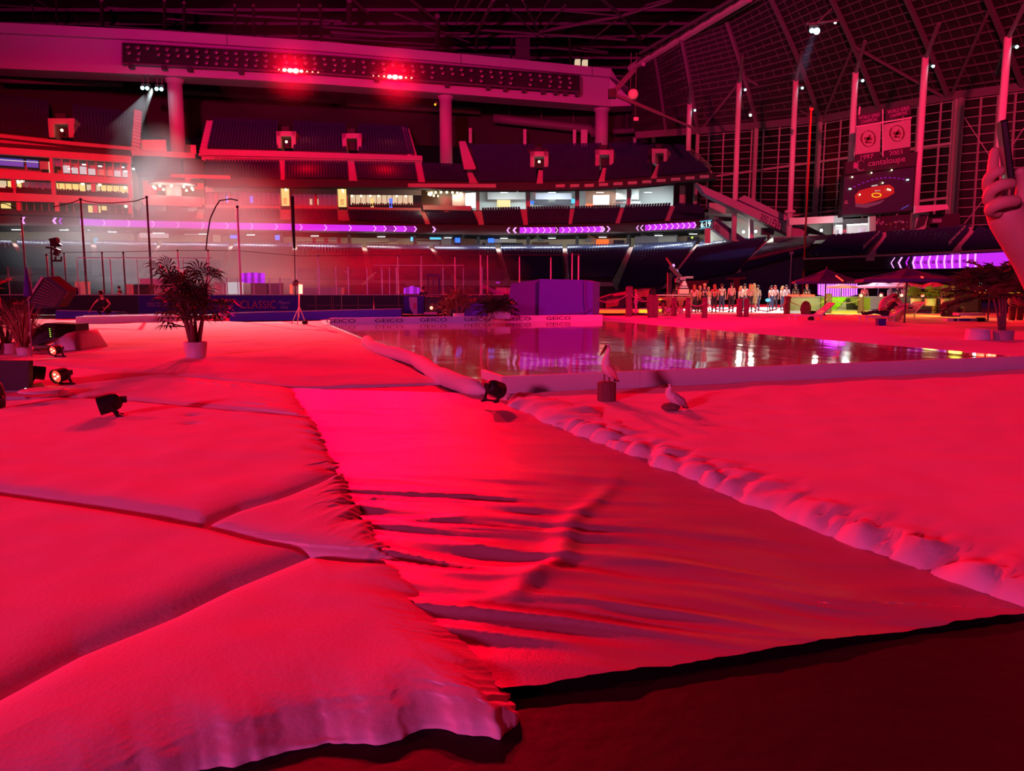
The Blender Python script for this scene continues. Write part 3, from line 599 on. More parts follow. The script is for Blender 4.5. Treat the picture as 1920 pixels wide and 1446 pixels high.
def tunnel(root, x, y0, y1, w, o, lit=True):
    mb = MB(); slab(mb, x - w, y0, y1, x - w * .55, y0, y1, o, 5); slab(mb, x + w * .55, y0, y1, x + w, y0, y1, o, 5); slab(mb, x - w, y0, y0 + (y1 - y0) * .3, x + w, y0, y0 + (y1 - y0) * .3, o, 5); t = mb.build('tunnel_mouth', 'stand_red', root)
    mb = MB(); slab(mb, x - w * .5, y0 - 9, y0, x + w * .3, y0 - 9, y0, o + 2, 3); mb.build('tunnel_cap', 'stand_dark', root)
    mb = MB(); slab(mb, x - w * .55, y0 + 5, y1, x + w * .55, y0 + 5, y1, o + 4, .3); mb.build('tunnel_dark', 'black', root)
    if lit: mb = MB(); mb.ball(SP(x, y0 + (y1 - y0) * .62, o - .3), .28, 8, 5); mb.build('tunnel_lamp', 'lamp_warm', root)
tunnel(up, 1011, 284, 315, 17, 12); tunnel(up, 1133, 281, 312, 17, 12, False); tunnel(up, 1236, 279, 306, 14, 12, False)
# left pair of tiers
s3 = [((385, 524), (385, 526)), ((534, 652), (534, 654)), ((664, 778), (670, 784)), ((790, 872), (797, 880))]
UF2 = [(380, 335), (520, 336), (660, 337), (880, 342)]; UB2 = [(380, 303), (520, 304), (660, 306), (780, 308), (872, 311)]
for (b0, b1), (f0, f1) in s3: section(st, up, SP(f0, pl(UF2, f0), 3), SP(f1, pl(UF2, f1), 3), SP(b0, pl(UB2, b0), 13), SP(b1, pl(UB2, b1), 13), 11)
for (b0, b1, f0, f1) in ((524, 534, 526, 534), (652, 664, 654, 670), (778, 790, 784, 797), (866, 878, 880, 896)): aisle(up, SP(f0, pl(UF2, f0), 3), SP(f1, pl(UF2, f1), 3), SP(b0, pl(UB2, b0) - 3, 13.5), SP(b1, pl(UB2, b1) - 3, 13.5), 10)
s4 = [((400, 522), (388, 520)), ((550, 648), (550, 650)), ((672, 764), (672, 778)), ((-60, 92), (-60, 90)), ((136, 250), (138, 246))]
TF = [(-60, 243), (0, 250), (140, 265), (246, 276), (390, 279), (520, 282), (780, 290)]; TB = [(-60, 170), (0, 180), (250, 214), (400, 224), (520, 228), (780, 240)]
for (b0, b1), (f0, f1) in s4: section(st, up, SP(f0, pl(TF, f0), 14), SP(f1, pl(TF, f1), 14), SP(b0, pl(TB, b0), 32), SP(b1, pl(TB, b1), 32), 20, pitch=.6)
st.build('rows of dark navy seats across the upper decks')
tunnel(up, 116, 222, 258, 24, 17); tunnel(up, 537, 246, 278, 18, 17); tunnel(up, 660, 250, 282, 18, 17, False)
aisle(up, SP(764, 290, 14), SP(782, 291, 14), SP(752, 236, 32), SP(766, 238, 32), 12); aisle(up, SP(372, 288, 14), SP(392, 288, 14), SP(388, 222, 32), SP(402, 222, 32), 12); aisle(up, SP(246, 274, 14), SP(262, 278, 14), SP(252, 200, 32), SP(266, 204, 32), 12); aisle(up, SP(870, 313, 5), SP(892, 313, 5), SP(860, 262, 26), SP(872, 262, 26), 12)
mb = MB(); band(mb, [(378, 279.5), (520, 283), (790, 292)], [(378, 291), (520, 294), (790, 301)], 13.4, .5, 378, 792, 10); band(mb, [(378, 292), (520, 295), (790, 302)], [(378, 302), (520, 304), (790, 308)], 14.2, .5, 378, 792, 10); mb.build('tier_parapet', 'stand_red', up)
mb = MB(); band(mb, [(-60, 244), (0, 251), (140, 266), (250, 276)], [(-60, 251), (0, 258), (140, 273), (250, 282)], 13.4, .5, -60, 252, 6); band(mb, [(-60, 256), (0, 262), (140, 278), (250, 287)], [(-60, 268), (0, 273), (140, 287), (250, 297)], 11, .5, -60, 252, 6); mb.build('tier_parapet', 'stand_red', up)
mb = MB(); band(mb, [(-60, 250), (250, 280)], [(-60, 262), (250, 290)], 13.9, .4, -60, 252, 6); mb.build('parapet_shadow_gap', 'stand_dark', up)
mb = MB()
for i in range(34):
    x = 402 + i * 11.4; y = pl([(378, 293), (790, 303)], x); mb.bar(SP(x, y + 6, 13), SP(x, y, 13), .12)
mb.bar(SP(400, 293.5, 13), SP(590, 297.5, 13), .12); mb.bar(SP(590, 297.5, 13), SP(788, 303, 13), .12); mb.build('handrail', 'stand_red', up)
mb = MB(); band(mb, [(385, 335), (520, 337), (765, 341), (880, 344), (1000, 344.5), (1100, 343), (1200, 337), (1335, 325)], [(385, 348), (520, 350), (765, 352), (880, 357), (1000, 357), (1100, 355), (1200, 350), (1335, 335)], 2.4, 3, 385, 1336, 26); mb.build('deck_fascia', 'stand_dark', up)
mb = MB(); band(mb, [(765, 344), (930, 345)], [(765, 351), (930, 352)], 2.2, .2, 765, 930, 6); mb.build('fascia_strip', 'stand_red', up); mb = MB(); band(mb, [(320, 326), (430, 329)], [(320, 333), (430, 336)], 2.2, .2, 320, 432, 4); mb.build('fascia_strip', 'stand_red', up)
for i in range(11):
    x = 1042 + i * 27; y = pl([(1000, 346), (1100, 345), (1200, 339), (1335, 327)], x + 8); mb = MB(); slab(mb, x, y + .5, y + 6, x + 17, y - .2, y + 5.2, 2.1, .2); mb.build('fascia_banner', 'stand_red', up)
mb = MB()
for i in range(14):  # stepped guard rail at the raked right end of the deck
    a, b = V((1287, 276, 0)).lerp(V((1334, 318, 0)), i / 14), V((1287, 276, 0)).lerp(V((1334, 318, 0)), (i + 1) / 14)
    A, B = SP(a.x, a.y + 5, lerp(26, 3, i / 14)), SP(b.x, b.y + 5, lerp(26, 3, (i + 1) / 14)); mb.bar(A, B, .3); mb.bar(A, A + V((0, 0, 1.1)), .18); mb.bar(A + V((0, 0, 1.1)), B + V((0, 0, 1.1)), .15)
mb.build('guard_rail', 'stand_red', up)
# ---- rear wall of the upper deck with ducts
rw = MB(); band(rw, [(-80, 90), (1300, 150)], [(-80, 240), (0, 246), (1300, 290)], 38, .6, -80, 1330, 18); o = rw.build('wall_back', 'rear_dark'); tag(o, 'dark rear wall above the upper deck', kind='structure')
for (x0, y0, x1, y1, r, o_, lab) in ((925, 222, 1105, 242, 1.1, 34, 'long red-lit air duct hanging behind the upper deck, left of the third column'), (650, 192, 900, 208, .9, 34, 'upper air duct left of the second column head'), (1150, 247, 1300, 238, .7, 34, 'thin air duct right of the third column'), (0, 150, 230, 158, .6, 30, 'pipe high in the left corner below the beam'), (330, 172, 640, 190, .6, 33, 'pipe running below the beam between first and second column')):
    t = thing('air_duct', SP((x0 + x1) / 2, (y0 + y1) / 2, o_), lab, 'duct')
    q = [SP(lerp(x0, x1, k / 6), lerp(y0, y1, k / 6), o_) for k in range(7)]
    if r > 1: q += [SP(x1 + 8, y1 + 5, o_), SP(x1 + 11, y1 + 14, o_)]
    mb = MB(); mb.tube(q, r, 10); mb.build('duct_pipe', 'roof_steel', t, True)
    mb = MB()
    for p in q[1:6:2]: mb.bar(p, p + V((0, 0, 4)), .15)
    mb.build('hanger', 'roof_steel', t)
for i, (x, y0, y1) in enumerate(((882, 240, 268), (984, 242, 273), (1077, 243, 273), (1095, 243, 275), (1190, 258, 275), (1225, 255, 272))):
    mb = MB(); slab(mb, x - (3 if i != 3 else 6), y0, y1, x + (3 if i != 3 else 6), y0, y1, 33, .8); o = mb.build('wall_pier', 'stand_red'); tag(o, kind='structure')
# ---- vomitory block around the first column (x 245..385)
vb = thing('stair_tower', SP(315, 340, 10), 'hazy stair tower around the first column with a round canopy and beige walls', 'stair tower')
for q in ((262, 262, 284, 312, 262, 285, 20, .4), (325, 270, 289, 368, 272, 290, 20, .4), (262, 300, 378, 384, 338, 384, 14, .4, 3)): mb = MB(); slab(mb, *q); mb.build('beige_wall', 'cream', vb)
mb = MB(); slab(mb, 246, 280, 291, 366, 287, 297, 12, .5, 2); slab(mb, 268, 365, 384, 378, 370, 388, 3, .6, 2); mb.build('parapet', 'stand_red', vb)
mb = MB(); slab(mb, 250, 292, 330, 340, 298, 330, 10, .4, 2); slab(mb, 345, 296, 328, 384, 300, 332, 8, .4); mb.build('dark_wall', 'stand_dark', vb)
mb = MB(); slab(mb, 248, 310, 383, 262, 330, 400, 8, 3); mb.build('tower_edge', 'concrete', vb)
def canopy(x, y, rpx, o_, root, n=24, lamps=0):
    c = SP(x, y, o_); r = rpx / F * c.y; mb = MB(); mb.lathe(c, [(r * .3, .2), (r, .5), (r, .1), (r * .9, -.1), (r * .3, -.1)], n); mb.build('round_canopy', 'concrete', root)
    mb = MB(); mb.tube([c + V((0, 0, -4.6)), c + V((0, 0, 1))], 1.5, 14); mb.build('canopy_column', 'stand_red', root, True)
    for k in range(lamps):
        a = 2 * pi * k / lamps; mb = MB(); mb.ball(c + V((r * .82 * cos(a), r * .82 * sin(a), -.5)), .26, 8, 5); mb.build('bulb', 'lamp_warm', root)
canopy(325, 348, 41, 6, vb, lamps=10)
lamp('POINT', 'canopy_lamp', SP(300, 358, 3), (1, .8, .55), 600, rad=1.2); lamp('POINT', 'canopy_lamp', SP(352, 358, 3), (1, .85, .7), 600, rad=1.2)
v2 = thing('round_bar', SP(835, 366, 6), 'round bar with a ring of warm bulbs under the upper deck', 'bar')
canopy(835, 360, 37, 10, v2, lamps=18); lamp('POINT', 'canopy_lamp', SP(800, 372, 4), (1, .75, .45), 300, rad=1.2)
mb = MB(); slab(mb, 793, 385, 393, 884, 386, 395, 8, .5, 2); mb.build('bar_front', 'stand_red', v2)
mb = MB(); slab(mb, 790, 357, 386, 872, 357, 386, 16, .4); mb.build('rear_wall', 'brown', v2)
mb = MB(); slab(mb, 873, 356, 390, 892, 356, 390, 15, .4); mb.build('white_wall', 'white', v2)
for k in range(6): mb = MB(); slab(mb, 856 + k * 4.4, 387, 391, 859 + k * 4.4, 387, 391, 7.8, .1); mb.build('lit_sign_letter', 'print_pink', v2)
# ---- press and suite block at far left
sb = thing('press_box_block', SP(120, 350, 2), 'stacked press boxes and suites at far left with red fascias and lit windows', 'press box')
yy = lambda y, x: y + (x - 120) * {0: .07, 1: .045, 2: .03}[0 if y < 330 else 1 if y < 375 else 2]
def sl(x0, x1, y0, y1, o_, d, m, name, n=3):
    mb = MB()
    slab(mb, x0, yy(y0, x0), yy(y1, x0), x1, yy(y0, x1), yy(y1, x1), o_, d, n); p = mb.build(name, m, sb); return p
sl(-60, 246, 284, 297, 1.6, 1.2, 'stand_red', 'fascia'); sl(-60, 246, 326, 340, 1.2, 1.6, 'stand_red', 'fascia'); sl(-60, 246, 366, 380, 1.0, 1.4, 'stand_red', 'fascia'); sl(-60, 246, 276, 284, 4, .6, 'stand_dark', 'fascia_gap')
sl(-60, 246, 357, 366, 1.6, 1.2, 'stand_dark', 'seat_front'); sl(-60, 246, 397, 405, .6, 1.2, 'stand_dark', 'seat_front')
sl(-60, 246, 297, 326, 7, .4, 'brown', 'room_back'); sl(-60, 246, 340, 366, 7, .4, 'brown', 'room_back'); sl(-60, 246, 380, 402, 7, .4, 'brown', 'room_back')
for a, b, m in ((-40, 44, 'win_blue'), (50, 72, 'win_blue')): sl(a, b, 304, 318, 5, .2, m, 'lit_pane', 1)
sl(-40, 72, 307, 308.6, 4.6, .1, 'win_white', 'tube_lamp', 1); sl(75, 92, 305, 320, 5, .2, 'bar_grey', 'lit_pane', 1); sl(92, 95, 305, 326, 4, .3, 'win_cream', 'lit_pane', 1)
for i, x in enumerate((100, 118, 134, 149, 165, 182, 198, 214, 229)):
    sl(x, x + (14 if i else 16), 300, 313, 5, .2, 'win_dim' if i == 0 else 'bar_grey', 'pane', 1)
    if i: sl(x, x + 14, 313 - (3 if i in (1, 3) else 0), 324, 4.9, .2, 'win_white' if i not in (5, 6) else 'cool_wall', 'lit_pane', 1)
    sl(x - 2, x, 299, 326, 2, .4, 'stand_red', 'window_post', 1)
for x, y in ((154, 305), (184, 306), (226, 305), (128, 315), (232, 312)): sl(x, x + 7, y, y + 2, 3.5, .1, 'lamp_white', 'tube_lamp', 1)
sl(240, 246, 296, 328, 1.6, 1, 'stand_red', 'end_pier', 1); sl(94, 100, 298, 327, 1.8, 1, 'stand_red', 'end_pier', 1)
for x in (22, 97, 172, 241): sl(x, x + 8, 340, 366, 1.5, .8, 'stand_red', 'pier', 1)
for x in (32, 104, 176, 241): sl(x, x + 8, 378, 404, 1.5, .8, 'stand_red', 'pier', 1)
for a, b, m in ((-40, 12, 'win_cream'), (15, 22, 'win_yellow'), (31, 40, 'win_yellow'), (106, 160, 'win_yellow'), (163, 172, 'win_cream'), (180, 188, 'win_cream'), (190, 240, 'win_yellow'), (42, 96, 'win_dim')): sl(a, b, 344, 357, 5, .2, m, 'lit_pane', 1)
for a, b, y0, y1 in ((2, 20, 384, 394), (166, 174, 384, 402), (183, 189, 384, 402), (191, 200, 384, 392)): sl(a, b, y0, y1, 5, .2, 'win_yellow', 'lit_pane', 1)
for x0 in (44, 56, 70, 84, 110, 122, 135, 148, 200, 212, 224, 236): sl(x0, x0 + 1, 342, 358, 3, .2, 'stand_red', 'window_post', 1)
for x0 in (50, 64, 78, 92, 112, 125, 138, 151, 205, 217, 230): sl(x0, x0 + 1.2, 381, 399, 3, .2, 'stand_red', 'window_post', 1)
for i in range(48):
    x = -10 + i * 5.2
    if x % 75 > 8: sl(x, x + 3.6, 354 + (i % 2), 359, 2.6, .3, 'black', 'chair_back', 1)
for x, y in ((34, 345), (42, 343), (155, 343), (187, 343), (235, 347), (236, 383)): mb = MB(); mb.ball(SP(x, yy(y, x), 3.4), .3, 8, 5); mb.build('lamp_bulb', 'lamp_warm', sb)
sl(248, 252, 306, 309, 1, .4, 'lamp_white', 'flood_lamp', 1)
# ---------------------------------------------------------------- retractable roof beam with the flood light bank
def ZP(px, py, z):  # point at absolute height z under a pixel
    return G(px, py, z)
BT = 52.0; BB = 43.6
bt = [(-120, 37), (0, 45), (300, 60), (600, 80), (870, 104), (1145, 131)]; 
bpts = [ZP(x, y, BT) for x, y in bt]
beam = thing('roof_beam', bpts[3], 'long pale concrete roof beam crossing above the stands with flood lights set into it', 'roof beam')
def bxy(px, fwd=0.0):   # plan position on the beam face under a pixel column
    for k in range(40):
        pass
    a, b, c = _d(px, 100); tx = a / b
    P = bpts
    for i in range(len(P) - 1):
        f0 = P[i].x - tx * P[i].y; f1 = P[i + 1].x - tx * P[i + 1].y
        if f0 <= 0 <= f1 or i == len(P) - 2: 
            q = P[i].lerp(P[i + 1], f0 / (f0 - f1)); return V((q.x, q.y - fwd, 0))
def bz(px, py, fwd=0.0):
    q = bxy(px, fwd); return S(px, py, q.y)
mb = MB(); n = 24
for i in range(n):
    a, b = lerp(-120, 1145, i / n), lerp(-120, 1145, (i + 1) / n); A, B = bxy(a), bxy(b); 
    for (z0, z1, f0, dep) in ((BT - 1.9, BT, 1.0, 6), (BB + 1.6, BT - 1.9, 0, 5), (BB, BB + 1.6, .9, 6)):
        q = [V((A.x, A.y - f0, z0)), V((B.x, B.y - f0, z0)), V((B.x, B.y - f0, z1)), V((A.x, A.y - f0, z1))]
        mb.hexa(q + [p + V((0, dep, 0)) for p in q])
mb.build('beam_body', 'beam', beam)
mb = MB(); A = bxy(1145); mb.hexa([V((A.x, A.y - 1, BT - 1.9)), V((A.x + 4.6, A.y + 1, BB + 4.4)), V((A.x + 1.5, A.y, BT - 1.9)), V((A.x, A.y - 1, BT)), V((A.x, A.y + 5, BT - 1.9)), V((A.x + 4.6, A.y + 5, BB + 4.4)), V((A.x + 1.5, A.y + 5, BT - 1.9)), V((A.x, A.y + 5, BT))])
mb.hexa([V((A.x - .5, A.y - .9, BB)), V((A.x + 5.5, A.y - .9, BB + .2)), V((A.x + 5.5, A.y - .9, BB + 1.0)), V((A.x - .5, A.y - .9, BT - 2)), V((A.x - .5, A.y + 5, BB)), V((A.x + 5.5, A.y + 5, BB + .2)), V((A.x + 5.5, A.y + 5, BB + 1.0)), V((A.x - .5, A.y + 5, BT - 2))]); mb.build('beam_end', 'beam', beam)
for x in (430, 865, 1110):
    q = bxy(x, 1.03); mb = MB(); mb.box((q.x, q.y, BT - .95), (.12, .06, 1.9)); mb.build('expansion_joint', 'stand_dark', beam)
# round columns
for px, wpx, yb, lab in ((316, 26, 292, 'pink round column at the hazy stair tower, left of three'), (833, 23, 313, 'round concrete column at the gap between the upper tiers, middle of three'), (1132, 24, 276, 'round concrete column under the right end of the roof beam')):
    q = bxy(px, -2.2); r = wpx / 2 / F * q.y; zb = S(px, yb + 6, q.y).z
    t = thing('round_column', (q.x, q.y, zb), lab, 'column'); mb = MB(); mb.tube([(q.x, q.y, zb), (q.x, q.y, BB)], r, 20); mb.build('shaft', 'beam', t, True)
    mb = MB(); mb.lathe((q.x, q.y, BB - .8), [(r, 0), (r * 1.25, .5), (r * 1.25, .8)], 20); mb.build('capital', 'beam', t)
# flood light bank
fb = thing('flood_light_bank', bz(660, 130), 'long dark bank of unlit flood lights fixed in front of the roof beam', 'flood lights')
FT = [(230, 80), (600, 103), (1088, 142)]; FBm = [(230, 119), (600, 138), (1088, 173)]
mb = MB()
for i in range(20):
    a, b = lerp(230, 1088, i / 20), lerp(230, 1088, (i + 1) / 20)
    f = [bz(a, pl(FBm, a), 1.3), bz(b, pl(FBm, b), 1.3), bz(b, pl(FT, b), 1.3), bz(a, pl(FT, a), 1.3)]; mb.hexa(f + [p + V((0, .5, 0)) for p in f])
mb.build('rack_back', 'rear_dark', fb)
mb = MB()
for yl in (FT, FBm):
    for i in range(20):
        a, b = lerp(230, 1088, i / 20), lerp(230, 1088, (i + 1) / 20); mb.bar(bz(a, pl(yl, a), 2.2), bz(b, pl(yl, b), 2.2), .35 if yl is FBm else .2)
for x in (230, 1088): mb.bar(bz(x, pl(FT, x), 2.2), bz(x, pl(FBm, x) + 3, 2.2), .3)
mb.build('rack_rail', 'steel_dark', fb)
proto = None; mbp = MB(); mbp.lathe((0, 0, 0), [(.12, -.35), (.3, -.3), (.48, .12), (.48, .2)], 10, Matrix.Rotation(radians(62), 3, 'X')); 
cnt = 0
for i in range(46):
    x = 240 + i * 18.4
    for r in range(3):
        if r == 2 and random.random() < .35: continue
        if r == 1 and random.random() < .12: continue
        p = bz(x + (r % 2) * 2, lerp(pl(FT, x), pl(FBm, x), .2 + r * .28), 2.0)
        if proto is None: proto = mbp.build('flood_lamp', 'steel', fb, True, local=False); o = proto
        else: o = proto.copy(); C.objects.link(o)
        o.location = p - fb.location; o.rotation_euler = (0, 0, random.uniform(-.25, .25)); cnt += 1
for x in (246, 308, 356, 452, 706, 838, 915, 947, 982, 1018, 1042, 1060, 1082):
    p = bz(x, pl(FBm, x) + 4, 2.2); mb = MB(); mb.box(p, (.9, .7, .9)); mb.build('ballast_box', 'stand_dark', fb)
# red wash clusters (the lit ones)
def cluster(x0, sizes, y0, dy, dx, lab):
    t = thing('stage_light_cluster', bz(x0, y0, 2.6), lab, 'stage light')
    for k, s_ in enumerate(sizes):
        p = bz(x0 + k * dx, y0 + k * dy, 2.9); mb = MB(); mb.ball(p, s_, 10, 7, (1, .5, .75)); mb.build('lit_lens', 'lamp_red' if s_ > .3 else 'lamp_red_small', t, True)
        mb = MB(); mb.lathe(p + V((0, .45, 0)), [(s_ * .8, .5), (s_ * 1.1, 0)], 12, Matrix.Rotation(radians(-90), 3, 'X')); mb.build('lamp_body', 'black', t)
    mb = MB(); mb.bar(bz(x0 - 6, y0 - 4, 2.3), bz(x0 + len(sizes) * dx, y0 - 4 + len(sizes) * dy, 2.3), .2); mb.build('truss_bar', 'steel_dark', t)
cluster(523, [.2, .42, .55, .62, .36, .22, .2, .16], 130.5, .75, 10.5, 'left glowing red cluster of stage lights on the flood light bank')
cluster(700, [.16, .18, .26, .5, .6, .42, .26, .22], 142, .6, 10.2, 'right glowing red cluster of stage lights on the flood light bank')
t = thing('moving_lights', bz(285, 165, 1), 'four cyan-white moving lights hanging under the beam by the left column', 'stage light')
for x in (267, 276, 293.5, 302.5):
    p = bz(x, 165 + (x - 267) * .07, 1.6); mb = MB(); mb.ball(p, .34, 10, 6); mb.build('lit_lens', 'lamp_cyan', t); mb = MB(); mb.box(p + V((0, .5, .5)), (.7, .6, .9)); mb.build('lamp_body', 'black', t); mb = MB(); mb.bar(p + V((0, .5, .9)), V((p.x, p.y + .5, BB)), .15); mb.build('hanger', 'steel_dark', t)
p = bz(816, 196, .8); t = thing('amber_light', p, 'tiny amber light at the head of the middle column', 'light'); mb = MB(); mb.ball(p, .25, 8, 6); mb.build('lit_lens', 'led_yellow', t); mb = MB(); mb.box(p + V((.2, .5, .4)), (.6, .6, .6)); mb.build('lamp_body', 'black', t)
# ---------------------------------------------------------------- main roof panel behind the beam, with trusses
def line_tube(L, r, m, name, root, n=6):
    mb = MB(); mb.tube(L, r, n); return mb.build(name, m, root)
ZR = 62.0
rp_ = [ZP(-300, -40, ZR), ZP(-300, 75, ZR), ZP(600, 110, ZR), ZP(1175, 150, ZR), ZP(1190, 118, ZR + 3), ZP(1440, -18, ZR), ZP(1440, -120, ZR)]
mb = MB(); mb.prism([V((-230, 60, ZR + 2)), V((60, 60, ZR + 2)), V((70, 150, ZR + 2)), V((60, 260, ZR + 2)), V((-230, 260, ZR + 2))], (0, 0, .5)); o = mb.build('ceiling', 'roof'); tag(o, 'dark retractable roof panel over the stands', kind='structure')
tr = thing('roof_truss', ZP(900, 50, ZR), 'dark maroon steel roof trusses crossing above the pale beam', 'roof truss')
Tz = lambda x, y, z=ZR - 1: ZP(x, y, z)
for x0, y0, x1, y1, r in ((895, 56, 1175, 75, .28), (1010, 60, 1165, 30, .4), (1165, 30, 1260, 0, .4), (1165, 30, 1120, -10, .38), (1165, 30, 1200, 75, .35), (1165, 30, 1110, 75, .2), (1165, 30, 1050, 20, .2), (1010, 60, 980, 0, .28), (895, 60, 925, 0, .4), (895, 60, 893, 95, .3), (820, 30, 820, 90, .6), (655, 0, 655, 42, .6), (1000, 60, 950, 10, .2), (820, 40, 760, -10, .3), (740, 25, 880, 80, .25), (740, 62, 880, 62, .2), (600, 50, 820, 66, .25), (600, 70, 815, 84, .2), (860, 0, 835, 50, .15), (880, 0, 855, 45, .15), (905, 0, 870, 50, .15), (1030, 0, 1000, 45, .15), (1210, 10, 1330, -20, .2), (1060, 10, 1015, 60, .22), (1200, 75, 1260, 40, .25), (1090, 90, 1140, 98, .2), (1010, 88, 1140, 100, .25), (1068, 68, 1070, 118, .3), (960, 70, 958, 112, .25), (990, 72, 990, 115, .25),
                          (60, 10, 65, 42, .15), (105, -10, 106, 48, .2), (137, 18, 150, 50, .12), (190, 0, 192, 55, .4), (308, 0, 309, 62, .35), (345, 5, 346, 66, .35), (440, 10, 441, 72, .3), (475, 10, 476, 75, .3), (560, 10, 562, 80, .3), (600, 10, 602, 85, .3), (200, 15, 640, 40, .25), (150, 45, 640, 80, .15), (310, 35, 345, 38, .2), (0, 10, 190, 22, .12), (100, 20, 60, -5, .12), (690, 25, 640, -20, .3), (200, 58, 320, 62, .25), (860, 100, 1010, 108, .2), (620, 60, 720, 68, .5)):
    line_tube([Tz(x0, y0), Tz(x1, y1)], r, 'roof_steel', 'truss_member', tr)
mb = MB()
for k in range(22):
    y = 64 + k * 9.0; mb.box((-85, y, ZR + 1.6), (290, .35, .6))
o = mb.build('roof_purlins', 'roof_steel', tr)
for x0, x1, y0, y1, m in ((690, 715, 32, 60, 'rear_dark'), (315, 345, 8, 25, 'rear_dark')): pass
# mechanical boxes and catwalk above the right end of the beam
for x, y, w_, h in ((980, 108, 3.2, 5), (1098, 118, 1.2, 1.6), (1084, 117, 1.2, 1.6)):
    p = ZP(x, y + 6, BT + .2); mb = MB(); mb.box(p + V((0, 2, h / 2 + .1)), (w_, 2, h)); o = mb.build('plant_box', 'stand_dark' if x < 1000 else 'win_cream'); tag(o, 'dark plant housing standing on the roof beam' if x < 1000 else ('small pale lit box on the right end of the beam' if x > 1090 else 'small pale lit box left of its twin on the beam end'), 'plant box')
# main edge girder of the retractable roof (diagonal)
eg = thing('edge_girder', ZP(1290, 65, 58), 'heavy diagonal edge girder running up from the beam end to the top', 'girder')
for (x0, y0, x1, y1, r) in ((1183, 128, 1405, -5, .9), (1200, 100, 1440, -40, .35), (1178, 140, 1425, -2, .3), (1160, 150, 1300, 55, .2)):
    line_tube([ZP(x0, y0, 54), ZP(x1, y1, 54)], r, 'roof_steel' if r < .8 else 'stand_red', 'girder_chord', eg, 8)
for i in range(9):
    a, b = i / 9, (i + 1) / 9; line_tube([ZP(lerp(1183, 1405, a), lerp(128, -5, a), 54), ZP(lerp(1200, 1440, b), lerp(100, -40, b), 54)], .18, 'roof_steel', 'girder_web', eg)
for x, y in ((1282, 90), (1262, 100), (1247, 106), (1206, 118)): mb = MB(); mb.box(ZP(x, y + 3, 53), (.8, .8, .8)); mb.build('girder_lamp', 'stand_red', eg)
# ---------------------------------------------------------------- lower fixed roof with ribs
ZB, ZT = 34.5, 54.0
RBm = [(1190, 258), (1250, 254), (1308, 250), (1420, 240), (1540, 228), (1650, 208), (1780, 186), (1920, 168), (2080, 145)]
RTp = [(1172, 140), (1228, 104), (1277, 70), (1362, 40), (1443, -8), (1530, -60), (1640, -120), (1760, -190), (1900, -270)]
low_ = [ZP(x, y, ZB) for x, y in RBm]; top_ = [ZP(x, y, ZT) for x, y in RTp]
top_ = [V((lerp(a.x, b.x, 1), lerp(a.y, b.y, 1), ZT)) for a, b in zip(low_, top_)]
rows = [[lo.lerp(hi, t) + V((0, 0, 1.0 * sin(pi * t) + .8)) for lo, hi in zip(low_, top_)] for t in [k / 8 for k in range(9)]]
mb = MB(); mb.grid(rows); o = mb.build('ceiling', 'roof'); tag(o, 'curved fixed roof of dark panels above the window wall', kind='structure')
lr = thing('fixed_roof_frame', low_[4], 'curved ribs and purlins under the fixed roof above the window wall', 'roof frame')
def RP(i, t, dz=0): 
    k = min(int(i), len(low_) - 2); f = i - k; p = low_[k].lerp(low_[k + 1], f); q = top_[k].lerp(top_[k + 1], f); return p.lerp(q, t) + V((0, 0, 1.0 * sin(pi * t) + .8 + dz))
for i in range(1, 9): line_tube([RP(i, k / 8, -.9) for k in range(9)], .5, 'roof_steel', 'rib', lr, 6)
for k in range(0, 20):
    t = k / 19; line_tube([RP(i * .5, t, -.35) for i in range(17)], .17, 'roof_steel', 'purlin', lr, 4)
mb = MB()
for i in range(1, 48):
    if i % 6: mb.tube([RP(i / 6, k / 6, -.1) for k in range(7)], .09, 4)
mb.build('secondary_ribs', 'roof_steel', lr)
for i, (t0, t1) in enumerate(((.45, 0), (0, .45), (.45, 0), (0, .45), (.45, 0), (0, .45))): line_tube([RP(i + 1.0, t0, -1), RP(i + 2.0, t1, -1)], .3, 'roof_steel', 'wind_brace', lr, 6)
# ---------------------------------------------------------------- window wall
WB = [(1300, 400), (1560, 430), (1700, 425), (1920, 420), (2080, 418)]
wl = [V((p.x, p.y, 0)) for p in low_]
def WP(px, py, f=0.0):
    a, b, c = _d(px, py); tx = a / b; 
    for i in range(len(wl) - 1):
        f0 = wl[i].x - tx * wl[i].y; f1 = wl[i + 1].x - tx * wl[i + 1].y
        if f0 <= 0 <= f1 or i == len(wl) - 2: q = wl[i].lerp(wl[i + 1], f0 / (f0 - f1)); break
    return S(px, py, q.y - f)
win = tag(bpy.data.objects.new('window_1', None), kind='structure'); C.objects.link(win); win.location = WP(1650, 300); win['label'] = 'tall curved window wall with pale steel mullions, night outside'
WT = lambda x: pl(RBm, x) + 1
WBt = lambda x: pl([(1300, 425), (1560, 440), (1640, 436), (1700, 432), (1920, 425), (2080, 420)], x)
def wbar(x0, y0, x1, y1, w_, m='mullion', name='mullion', f=.3): mb = MB(); mb.bar(WP(x0, y0, f), WP(x1, y1, f), w_); return mb.build(name, m, win)
def vx(xt, y): return xt + (xt - 960) * -.000082 * (y - 200)   # verticals converge slightly downwards
cols = [1330, 1357, 1410, 1432, 1462, 1518, 1548, 1577, 1605, 1628, 1662, 1694, 1722, 1765, 1788, 1840, 1872, 1905, 1940, 1980]
for x in cols: wbar(x, WT(x), vx(x, WBt(x)), WBt(x), .28)
for x, w_ in ((1308, .7), (1418, .75), (1537, .85), (1803, .8), (1793, .4)): wbar(x, WT(x), vx(x, WBt(x)), WBt(x), w_, name='main_post', f=.8)
